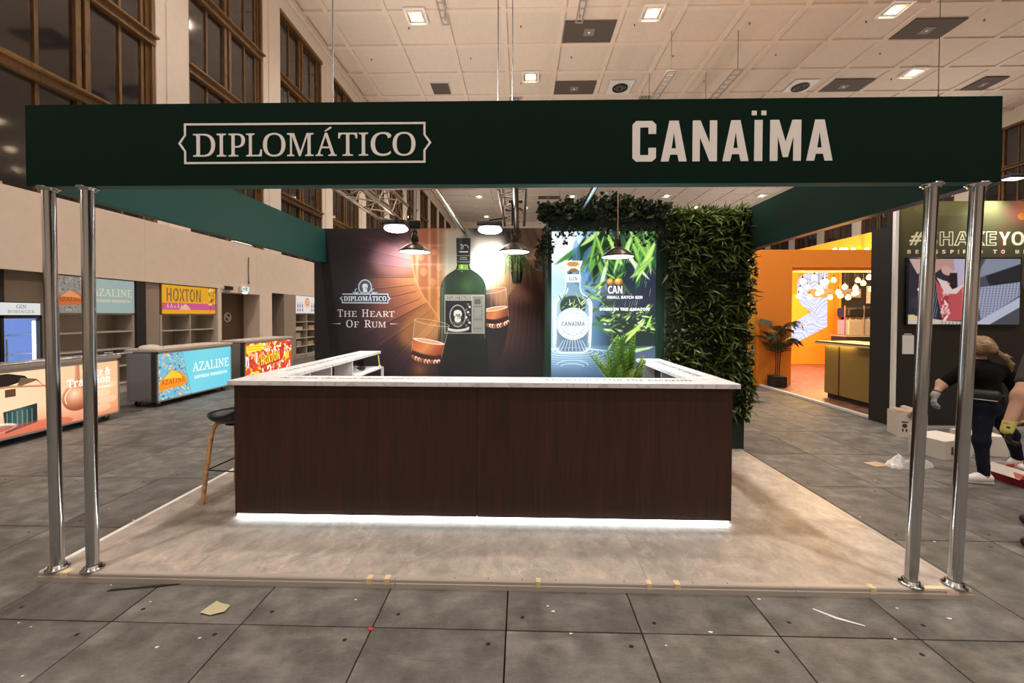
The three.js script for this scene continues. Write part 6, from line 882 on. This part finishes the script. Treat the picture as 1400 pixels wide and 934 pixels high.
// palm and five bent fingers: wrist, unit direction of the fingers, unit normal out of the palm, side the thumb is on
function handBones(w, dir, normal, s, curl, r = 0.0088, len = 0.085) {
  const d = V(...dir).normalize(), n = V(...normal).addScaledVector(d, -V(...normal).dot(d)).normalize(), a = d.clone().cross(n).multiplyScalar(s), W = V(...w), out = [];
  const at = (x, y, z) => W.clone().addScaledVector(d, x).addScaledVector(a, y).addScaledVector(n, z), P = (v) => [v.x, v.y, v.z];
  for (const y of [-0.028, -0.01, 0.01, 0.026]) out.push(B(P(at(0.0, y * 0.6, 0)), 0.018, P(at(len, y, 0)), 0.0125));
  [[0.03, 0.07], [0.011, 0.08], [-0.009, 0.075], [-0.028, 0.058]].forEach(([y, L2], i) => { let p = at(len, y, 0), an = curl * (0.5 + i * 0.12); for (const [fr, rr2] of [[0.45, r], [0.32, r * 0.92], [0.23, r * 0.8]]) { const q = p.clone().addScaledVector(d, Math.cos(an) * L2 * fr).addScaledVector(n, Math.sin(an) * L2 * fr); out.push(B(P(p), rr2, P(q), rr2 * 0.92)); p = q; an += curl * 0.75; } });
  let p = at(0.022, 0.024, 0.006); const t1 = p.clone().addScaledVector(d, 0.03).addScaledVector(a, 0.026).addScaledVector(n, 0.014), t2 = t1.clone().addScaledVector(d, 0.03).addScaledVector(a, 0.006).addScaledVector(n, 0.016); out.push(B(P(p), 0.0125, P(t1), 0.0105), B(P(t1), 0.0105, P(t2), 0.0085));
  return out;
}
const skin = std({ color: lin(0.52, 0.30, 0.21), roughness: 0.55 });
const headParts = (o, c, f, k) => {                           // c centre, f unit facing
  const F = V(...f).normalize(), S = V(0, 1, 0).cross(F).normalize(), P = (x, y, z) => V(...c).addScaledVector(S, x * k).addScaledVector(V(0, 1, 0), y * k).addScaledVector(F, z * k);
  for (const s of [-1, 1]) { const e = P(s * 0.032, 0.008, 0.088); obj('eye', new THREE.SphereGeometry(0.011 * k, 12, 8).translate(e.x, e.y, e.z), M.white, o); const i = P(s * 0.032, 0.008, 0.0975); obj('iris', new THREE.SphereGeometry(0.005 * k, 8, 6).translate(i.x, i.y, i.z), M.black, o); const b = P(s * 0.033, 0.028, 0.094); obj('eyebrow', new THREE.SphereGeometry(0.013 * k, 8, 6).scale(1, 0.3, 1).translate(b.x, b.y, b.z), M.frameDark, o); }
  const m = P(0, -0.052, 0.09); obj('mouth', new THREE.SphereGeometry(0.02 * k, 12, 6).scale(1, 0.28, 1).translate(m.x, m.y, m.z), std({ color: lin(0.42, 0.14, 0.12), roughness: 0.5 }), o);
};
const headBones = (c, f, k) => { const F = V(...f).normalize(), S = V(0, 1, 0).cross(F).normalize(), P = (x, y, z) => { const p = V(...c).addScaledVector(S, x * k).addScaledVector(V(0, 1, 0), y * k).addScaledVector(F, z * k); return [p.x, p.y, p.z]; };
  return [B(P(0, 0.035, -0.02), 0.084 * k, P(0, 0.03, 0.015), 0.078 * k), B(P(0, 0.0, 0.02), 0.07 * k, P(0, -0.06, 0.045), 0.046 * k), B(P(0, 0.01, 0.09), 0.011 * k, P(0, -0.02, 0.108), 0.013 * k), B(P(0.078, 0.012, -0.005), 0.016 * k, P(0.08, -0.02, 0), 0.012 * k), B(P(-0.078, 0.012, -0.005), 0.016 * k, P(-0.08, -0.02, 0), 0.012 * k)]; };
{
  const w = thing('person', 'woman with tied-back fair hair, black top and dark jeans, walking away past cartons', 'person', [0, 0, 0]);
  const neck = [5.055, 1.235, -1.8], chest = [5.07, 1.10, -1.80], waist = [5.09, 0.91, -1.80], pel = [5.12, 0.79, -1.80], hc = [5.075, 1.355, -1.83], face = [0.3, -0.12, -0.92];
  const sL = [4.885, 1.165, -1.77], eL = [4.735, 0.985, -1.86], wL = [4.637, 0.885, -1.83], sR = [5.275, 1.155, -1.80], eR = [5.385, 0.93, -1.74], wR = [5.33, 0.74, -1.66];
  const hL = [5.045, 0.775, -1.76], kL = [4.975, 0.42, -1.71], aL = [4.945, 0.085, -1.655], hR = [5.195, 0.775, -1.84], kR = [5.47, 0.44, -1.87], aR = [5.65, 0.155, -1.95];
  const torso = [B(chest, 0.118, waist, 0.102), B([4.985, 1.105, -1.79], 0.085, [5.16, 1.10, -1.80], 0.085), B(waist, 0.105, pel, 0.118), B(hL, 0.098, hR, 0.098), B([4.955, 1.165, -1.79], 0.06, [5.19, 1.155, -1.80], 0.06)], neckB = [B([5.055, 1.19, -1.8], 0.05, [5.065, 1.29, -1.815], 0.046)];
  const armL = [B(sL, 0.055, eL, 0.042), B(eL, 0.040, wL, 0.027)], armR = [B(sR, 0.055, eR, 0.042), B(eR, 0.040, wR, 0.027)], legs = [B(hL, 0.086, kL, 0.046), B(kL, 0.046, aL, 0.031), B(hR, 0.086, kR, 0.046), B(kR, 0.046, aR, 0.031)];
  const feet = [B([4.955, 0.05, -1.655], 0.036, [4.80, 0.035, -1.685], 0.03), B([5.665, 0.115, -1.95], 0.036, [5.535, 0.04, -1.97], 0.03)];
  const body = sdfMesh([...torso, ...neckB, ...armL, ...armR, ...legs, ...feet], 0.05, 0.012), head = sdfMesh(headBones(hc, face, 1), 0.025, 0.005), hand = sdfMesh(handBones(wR, [-0.3, -0.9, 0.2], [-1, 0, -0.3], 1, 0.5), 0.012, 0.003, null, 0.015);
  obj('body', [body, head, hand], skin, w); headParts(w, hc, face, 1);
  const cloth = phys({ color: lin(0.005, 0.005, 0.0055), roughness: 0.95, specularIntensity: 0.3 }), jean = phys({ color: lin(0.006, 0.009, 0.019), roughness: 0.9, specularIntensity: 0.4 });
  obj('top', sdfMesh(grow([...torso, B(sL, 0.055, [4.75, 1.003, -1.85], 0.043), armR[0], B(eR, 0.042, [5.38, 0.905, -1.733], 0.042), B([5.055, 1.18, -1.8], 0.05, [5.058, 1.205, -1.803], 0.047)], 0.012), 0.05, 0.011, (x, y, z, d) => { const r = Math.sin(y * 40 + x * 9) * 0.0015 + (fbm(x * 14 + 3, y * 9 + z * 9, 256, 3) - 0.47) * 0.008; return Math.max(d + r, 0.79 - y); }), cloth, w);
  obj('jeans', sdfMesh(grow([B(waist, 0.1, pel, 0.118), B(hL, 0.098, hR, 0.098), ...legs], 0.011), 0.045, 0.011, (x, y, z, d) => Math.max(d + (fbm(x * 12, y * 16 + z * 6, 256, 3) - 0.47) * 0.009, y - 0.86, 0.088 - y + 0)), jean, w);
  for (const [h, t, up] of [[[4.975, 0.06, -1.653], [4.795, 0.036, -1.688], 0], [[5.685, 0.13, -1.948], [5.535, 0.042, -1.972], 1]]) { const s = obj('shoe', sdfMesh([B(h, 0.046, [(h[0] * 2 + t[0]) / 3, h[1] * 0.8 + 0.012, (h[2] * 2 + t[2]) / 3], 0.046), B([(h[0] + t[0]) / 2, (h[1] + t[1]) / 2, (h[2] + t[2]) / 2], 0.043, t, 0.036)], 0.03, 0.006, up ? null : (x, y, z, d) => Math.max(d, 0.004 - y)), M.white, w); const sole = sdfMesh([B([h[0] + 0.01, h[1] - 0.045, h[2]], 0.04, [t[0] - 0.005, 0.014, t[2]], 0.036)], 0.01, 0.006, (x, y, z, d) => { const tt = (x - t[0]) / (h[0] - t[0]), yy = 0.0 + (h[1] - 0.055) * tt; return Math.max(d, Math.abs(y - 0.011 - Math.max(0, yy)) - 0.011); }); obj('sole', sole, M.offwhite, s); }
  // glove, watch, hair, bag
  obj('glove', sdfMesh([...handBones([4.625, 0.872, -1.828], [-0.25, -0.95, 0.1], [0.9, 0.1, 0.5], -1, 0.55, 0.0115, 0.08), B([4.64, 0.885, -1.83], 0.034, [4.622, 0.862, -1.826], 0.034)], 0.014, 0.0035, null, 0.015), std({ color: lin(0.30, 0.30, 0.31), roughness: 0.9 }), w, 'pale grey work glove');
  obj('wrist_band', new THREE.TorusGeometry(0.03, 0.007, 8, 24).rotateX(Math.PI / 2).rotateZ(-0.5).translate(4.648, 0.902, -1.834), M.black, w);
  const hairM = std({ color: lin(0.24, 0.15, 0.075), roughness: 0.5 }); const F = V(...face).normalize(), hv = (x, y, z) => { const S = V(0, 1, 0).cross(F).normalize(), p = V(...hc).addScaledVector(S, x).addScaledVector(V(0, 1, 0), y).addScaledVector(F, z); return [p.x, p.y, p.z]; };
  const strand = (x, y, z, d) => d + (nz(x * 60 + z * 40, y * 180, 256) - 0.5) * 0.007;
  const hair = obj('hair', sdfMesh([B(hv(0, 0.05, -0.025), 0.092, hv(0, 0.062, 0.02), 0.082), B(hv(0.03, 0.0, -0.06), 0.07, hv(-0.03, 0.0, -0.06), 0.07), B(hv(0.0, 0.03, -0.11), 0.048, hv(-0.02, -0.01, -0.125), 0.044), B(hv(0.065, 0.01, -0.02), 0.03, hv(-0.065, 0.01, -0.02), 0.03)], 0.03, 0.0055, strand), hairM, w);
  obj('ponytail', sdfMesh([B(hv(-0.05, -0.02, -0.11), 0.026, [5.165, 1.285, -1.69], 0.024), B([5.165, 1.285, -1.69], 0.024, [5.225, 1.215, -1.69], 0.021), B([5.225, 1.215, -1.69], 0.021, [5.25, 1.14, -1.70], 0.008), B([5.185, 1.30, -1.69], 0.012, [5.25, 1.28, -1.69], 0.004)], 0.025, 0.005, strand), std({ color: lin(0.27, 0.19, 0.085), roughness: 0.5 }), hair); obj('hair_tie', new THREE.TorusGeometry(0.036, 0.008, 8, 20).rotateY(0.9).translate(...hv(-0.06, -0.02, -0.115)), M.black, hair);
  const bag = obj('waist_bag', sdfMesh([B([4.945, 0.90, -1.765], 0.05, [5.04, 0.90, -1.665], 0.05), B([4.95, 0.86, -1.76], 0.045, [5.035, 0.86, -1.67], 0.045)], 0.03, 0.007), M.black, w, 'black waist bag with pale zip'); obj('zip', rod([4.90, 0.85, -1.735], [5.015, 0.848, -1.615], 0.004, 6), M.offwhite, bag);
  const bl = []; for (let i = 0; i <= 36; i++) { const a = i / 36 * 6.2832; bl.push([5.098 + Math.cos(a) * 0.136, 0.885 + Math.cos(a) * 0.006, -1.8 + Math.sin(a) * 0.128]); } obj('waist_strap', tube(bl, 0.012, 60, 6), M.black, w);
}
{
  const m = thing('person', 'man at the picture edge showing only a bare forearm, black and yellow glove, dark shoe', 'person', [0, 0, 0]);
  const hc = [4.56, 1.70, -0.72], face = [-0.9, -0.2, -0.3], torso = [B([4.55, 1.33, -0.72], 0.135, [4.56, 1.10, -0.72], 0.125), B([4.56, 1.10, -0.72], 0.125, [4.55, 0.95, -0.7], 0.13), B([4.55, 1.40, -0.86], 0.07, [4.55, 1.40, -0.56], 0.07), B([4.52, 0.94, -0.79], 0.10, [4.52, 0.94, -0.61], 0.10)], nk = [B([4.55, 1.42, -0.72], 0.058, [4.56, 1.62, -0.72], 0.055)];
  const sA = [4.52, 1.39, -0.94], eA = [4.275, 1.055, -0.85], wA = [4.125, 0.835, -0.81], sB = [4.56, 1.39, -0.50], eB = [4.66, 1.12, -0.42], wB = [4.60, 0.86, -0.40];
  const arms = [B(sA, 0.062, eA, 0.050), B(eA, 0.049, wA, 0.032), B(sB, 0.062, eB, 0.05), B(eB, 0.048, wB, 0.032)];
  const legs = [B([4.52, 0.93, -0.80], 0.105, [4.42, 0.5, -0.83], 0.066), B([4.42, 0.5, -0.83], 0.066, [4.56, 0.09, -0.86], 0.042), B([4.52, 0.93, -0.61], 0.105, [4.34, 0.5, -0.58], 0.066), B([4.34, 0.5, -0.58], 0.066, [4.19, 0.09, -0.545], 0.042)];
  const feet = [B([4.57, 0.06, -0.86], 0.04, [4.38, 0.04, -0.87], 0.034), B([4.19, 0.06, -0.545], 0.04, [3.99, 0.04, -0.535], 0.034)];
  const g = [sdfMesh([...torso, ...nk, ...arms, ...legs, ...feet], 0.05, 0.013), sdfMesh(headBones(hc, face, 1.04), 0.025, 0.006), sdfMesh(handBones(wB, [-0.1, -1, 0.1], [-1, 0, 0], 1, 0.5), 0.012, 0.004, null, 0.015)]; obj('body', g, skin, m); headParts(m, hc, face, 1.04);
  obj('shirt', sdfMesh(grow([...torso, B(sA, 0.062, [4.36, 1.17, -0.88], 0.054), B(sB, 0.062, [4.63, 1.2, -0.445], 0.054)], 0.013), 0.05, 0.013, (x, y, z, d) => Math.max(d, 0.9 - y)), M.nicheDark, m); obj('trousers', sdfMesh(grow([torso[3], B([4.56, 1.05, -0.72], 0.122, [4.55, 0.95, -0.7], 0.13), ...legs], 0.012), 0.045, 0.013, (x, y, z, d) => Math.max(d, y - 1.0, 0.08 - y)), std({ color: lin(0.03, 0.03, 0.034), roughness: 0.8 }), m);
  for (const [h, t] of [[[4.58, 0.065, -0.86], [4.37, 0.042, -0.87]], [[4.2, 0.065, -0.545], [3.955, 0.042, -0.535]]]) obj('shoe', sdfMesh([B(h, 0.052, [(h[0] * 2 + t[0]) / 3, 0.06, (h[2] * 2 + t[2]) / 3], 0.05), B([(h[0] + t[0]) / 2, 0.05, (h[2] + t[2]) / 2], 0.048, t, 0.042)], 0.03, 0.008, (x, y, z, d) => Math.max(d, 0.002 - y)), M.black, m);
  const glove = obj('glove', sdfMesh(handBones([4.118, 0.815, -0.808], [0.05, -1, 0.02], [0.75, 0, 0.65], -1, 0.75, 0.0125, 0.088), 0.014, 0.004, null, 0.015), M.black, m, 'black work glove with yellow cuff'); obj('cuff', sdfMesh([B([4.145, 0.86, -0.815], 0.039, [4.112, 0.79, -0.807], 0.036)], 0.01, 0.004, (x, y, z, d) => Math.max(d, y - 0.865, 0.765 - y)), std({ color: lin(0.60, 0.55, 0.14), roughness: 0.9 }), glove);
  obj('hair', sdfMesh([B([4.575, 1.755, -0.715], 0.094, [4.545, 1.765, -0.725], 0.086), B([4.62, 1.71, -0.70], 0.06, [4.62, 1.70, -0.72], 0.06)], 0.03, 0.008), M.frameDark, m);
}
// ================================================================== CARTONS AND LITTER
{
  const carton = (label, at, turn, w, h, d, mat, open = true) => { const c = thing('carton', label, 'carton', at, turn), t = 0.006; for (const s of [-1, 1]) { obj('side_panel', box(s * w / 2 - t / 2, 0, -d / 2, s * w / 2 + t / 2, h, d / 2), mat, c); obj('end_panel', box(-w / 2, 0, s * d / 2 - t / 2, w / 2, h, s * d / 2 + t / 2), mat, c); } obj('bottom', box(-w / 2, 0, -d / 2, w / 2, t, d / 2), mat, c); if (open) { for (const s of [-1, 1]) obj('flap', box(0, -t / 2, -d / 2, d * 0.4, t / 2, d / 2).rotateZ(s > 0 ? -0.7 : Math.PI + 0.7).translate(s * w / 2, h, 0), mat, c); } else obj('lid', box(-w / 2, h - t, -d / 2, w / 2, h, d / 2), mat, c); return c; };
  const white = std({ color: lin(0.62, 0.57, 0.52), roughness: 0.8 });
  const prt = (c, parent, w, h, x, y, z, ry) => obj('print', quad(w, h).rotateY(ry).translate(x, y, z), phys({ map: canvasTex(128, 128, c), transparent: true, roughness: 0.8 }), parent);
  const marks = (c) => { c.clearRect(0, 0, 128, 128); c.fillStyle = '#3a3632'; c.fillRect(8, 40, 34, 8); c.beginPath(); c.arc(25, 66, 13, 0, 7); c.fill(); c.fillRect(12, 84, 8, 18); c.fillRect(30, 84, 8, 18); c.fillRect(70, 14, 50, 8); c.fillRect(70, 28, 50, 14); c.fillStyle = '#8a847c'; for (let i = 0; i < 4; i++) c.fillRect(72, 54 + i * 12, 46, 5); };
  const b1 = carton('white printed carton holding brown paper rolls at the foot of the white post', [5.74, 0, -3.25], -0.35, 0.31, 0.34, 0.28, white, false); b1.remove(b1.children[b1.children.length - 1]); prt(marks, b1, 0.28, 0.3, 0, 0.17, 0.1445, 0);
  for (const [x, y, z, a, n] of [[-0.06, 0.33, 0.01, 0.1, 'first'], [0.07, 0.345, -0.02, -0.25, 'second'], [0.01, 0.26, 0.03, 0.2, 'third']]) { const r = thing('paper_roll', { first: 'brown paper roll at the closer side of the white carton', second: 'brown paper roll lying tilted atop the white carton', third: 'brown paper roll sunk lowest in the white carton' }[n], 'paper roll', [5.74 + x, y, -3.25 + z], a); const sp = []; for (let i = 0; i < 40; i++) { const t = i / 39, q = 0.018 + t * 0.045; sp.push([Math.cos(t * 18) * q, Math.sin(t * 18) * q]); } const gs = []; for (let i = 0; i < 39; i++) { const g = new THREE.PlaneGeometry(1, 0.26).rotateX(-Math.PI / 2); const p = g.attributes.position; for (let j = 0; j < p.count; j++) { const e = p.getX(j) < 0 ? sp[i] : sp[i + 1]; p.setXYZ(j, e[0], e[1], p.getZ(j)); } g.computeVertexNormals(); gs.push(g); } obj('paper', gs, std({ color: lin(0.42, 0.33, 0.24), roughness: 0.9, side: THREE.DoubleSide }), r); obj('core', rod([0, 0, -0.13], [0, 0, 0.13], 0.016, 10), M.kraft, r); }
  const b2 = carton('low white carton on the floor half hidden behind the chrome pole', [5.43, 0, -2.52], 0.28, 0.5, 0.22, 0.34, white, false); prt((c) => { c.clearRect(0, 0, 128, 128); c.fillStyle = '#55504a'; c.fillRect(18, 30, 14, 70); }, b2, 0.4, 0.18, 0, 0.1, 0.174, 0);
  const b3 = carton('white carton behind the walking woman, beside the red one', [5.98, 0, -2.6], -0.2, 0.36, 0.24, 0.3, white, false);  void b3;
  const b4 = carton('red and white printed carton near the woman\u2019s trailing foot', [5.45, 0, -1.675], 0.06, 0.5, 0.17, 0.28, std({ map: canvasTex(256, 128, (c) => { c.fillStyle = '#d8d0c8'; c.fillRect(0, 0, 256, 128); c.fillStyle = '#9a1f24'; c.fillRect(0, 66, 256, 62); c.fillStyle = '#e8e0da'; c.fillRect(110, 96, 120, 10); c.fillStyle = '#b85a4c'; c.fillRect(10, 20, 50, 30); }), roughness: 0.7 })); b4.traverse((o) => { if (o.isMesh) { const g = o.geometry, p = g.attributes.position, uv = g.attributes.uv; for (let i = 0; i < p.count; i++) uv.setXY(i, (p.getX(i) + p.getZ(i)) / 0.5 + 0.5, p.getY(i) / 0.17); } });
  const wr = thing('paper_bundle', 'crumpled reddish wrapping inside the red and white carton', 'paper', [5.45, 0.008, -1.675]); const wg = new THREE.SphereGeometry(0.13, 22, 14); { const p = wg.attributes.position; for (let i = 0; i < p.count; i++) { const n = fbm(p.getX(i) * 12 + 20, p.getY(i) * 12 + p.getZ(i) * 9 + 20, 256, 3); p.setXYZ(i, p.getX(i) * (0.9 + n * 0.4), 0.12 + p.getY(i) * (0.5 + n * 0.5), p.getZ(i) * 0.8); } wg.computeVertexNormals(); } obj('paper', wg, std({ color: lin(0.42, 0.2, 0.15), roughness: 0.8 }), wr); obj('fold', new THREE.SphereGeometry(0.07, 10, 8).scale(1, 0.6, 1).translate(-0.1, 0.16, 0.04), M.white, wr);
  const flatPaper = (name, label, cat, at, pts, m, lift = 0.012) => { const s = new THREE.Shape(); pts.forEach(([x, z], i) => (i ? s.lineTo(x, z) : s.moveTo(x, z))); const g = new THREE.ExtrudeGeometry(s, { depth: 0.0015, bevelEnabled: false, steps: 1 }).rotateX(-Math.PI / 2); const p = g.attributes.position; for (let i = 0; i < p.count; i++) p.setY(i, p.getY(i) + Math.abs(Math.sin(p.getX(i) * 23 + p.getZ(i) * 17)) * lift); g.computeVertexNormals(); return solo(name, g, m, label, cat, at); };
  flatPaper('paper_sheet', 'tan sheet lying flat on the floor before the cartons', 'paper', [4.32, 0.001, -2.13], [[-0.09, -0.08], [0.12, -0.03], [0.06, 0.09], [-0.12, 0.05]], std({ color: lin(0.55, 0.42, 0.28), roughness: 0.9 }), 0.004);
  const cp = thing('crumpled_paper', 'crumpled white packing paper on the floor beside the tan sheet', 'paper', [4.58, 0, -2.1]); for (const [x, z, w2, d2, s] of [[-0.08, 0.02, 0.12, 0.09, 1], [0.05, -0.03, 0.13, 0.1, 2], [0.19, 0.03, 0.12, 0.05, 3], [-0.02, 0.07, 0.1, 0.04, 4]]) { const g = new THREE.IcosahedronGeometry(1, 3); const p = g.attributes.position; for (let i = 0; i < p.count; i++) { const n = fbm(p.getX(i) * 2.5 + s * 7, p.getZ(i) * 2.5 + s * 3, 256, 3); p.setXYZ(i, p.getX(i) * w2 * (0.7 + n * 0.7), Math.max(0, p.getY(i)) * 0.17 * Math.pow(nz(p.getX(i) * 3.2 + s * 9, p.getZ(i) * 3.2 + 5, 256), 1.6), p.getZ(i) * d2 * (0.6 + n * 0.9)); } g.computeVertexNormals(); obj('crumple', g.translate(x, 0, z), M.white, cp); }
  flatPaper('paper_note', 'torn cream-yellow note on the floor plates before the stand', 'paper', [-1.515, 0.0008, 0.2], [[-0.07, -0.03], [0.0, -0.045], [0.065, -0.02], [0.06, 0.03], [-0.01, 0.045], [-0.045, 0.06], [-0.055, 0.02]], std({ color: lin(0.5, 0.46, 0.30), roughness: 0.9 }), 0.008);
  flatPaper('red_scrap', 'tiny red scrap of tape at a joint of the floor plates', 'scrap', [-0.575, 0.001, 0.31], [[-0.022, -0.006], [0.006, -0.012], [0.022, -0.002], [0.012, 0.007], [-0.012, 0.009]], std({ color: lin(0.5, 0.05, 0.06) }), 0.008);
  flatPaper('torn_strip', 'thin dark torn strip on the floor just off the platform edge', 'scrap', [-2.1, 0.001, 0.055], [[-0.2, -0.02], [0.1, 0.03], [0.22, 0.06], [0.1, 0.045], [-0.19, -0.002]], M.black, 0.003);
  flatPaper('white_curl', 'thin curved pale strip on the floor before the inner chrome pole', 'scrap', [2.02, 0.001, 0.16], [[-0.1, 0.06], [-0.02, -0.01], [0.1, -0.06], [0.1, -0.052], [-0.01, 0.004], [-0.09, 0.065]], M.white, 0.002);
  const scr = [[-2.33, 0.02], [-2.52, 0.32], [-2.42, 0.345], [-1.95, 0.15], [-1.45, 0.39], [-1.62, 0.45], [-2.1, 0.62], [-0.75, 0.10], [0.39, 0.12], [0.42, 0.16], [0.5, 0.31], [0.98, 0.37], [1.25, 0.28], [2.42, 0.08], [2.64, 0.15], [2.2, 0.3], [1.66, 0.03], [-2.62, -0.02], [-3.35, -0.9], [-2.95, -0.72], [3.1, -0.95], [3.35, -0.6], [4.0, -2.6], [3.9, -1.7]];
  const far = ['beside the platform corner under the poles', 'near the platform edge', 'on the bare floor plates', 'by the floor joint'];
  scr.forEach(([x, z], i) => { const n = 5 + Math.floor(rnd() * 3), s = rr(0.005, 0.014), pts = []; for (let k = 0; k < n; k++) { const a = k / n * 6.28; pts.push([Math.cos(a) * s * rr(0.6, 1.3), Math.sin(a) * s * rr(0.35, 0.8)]); } const m = flatPaper('paper_scrap', 'tiny white scrap of paper littering the dark floor plates', 'scrap', [x, 0.001, z], pts, M.white, 0.006); m.userData.group = 'white paper scraps on the floor'; void far; void i; });
}
shade(scene);
renderer.render(scene, camera);
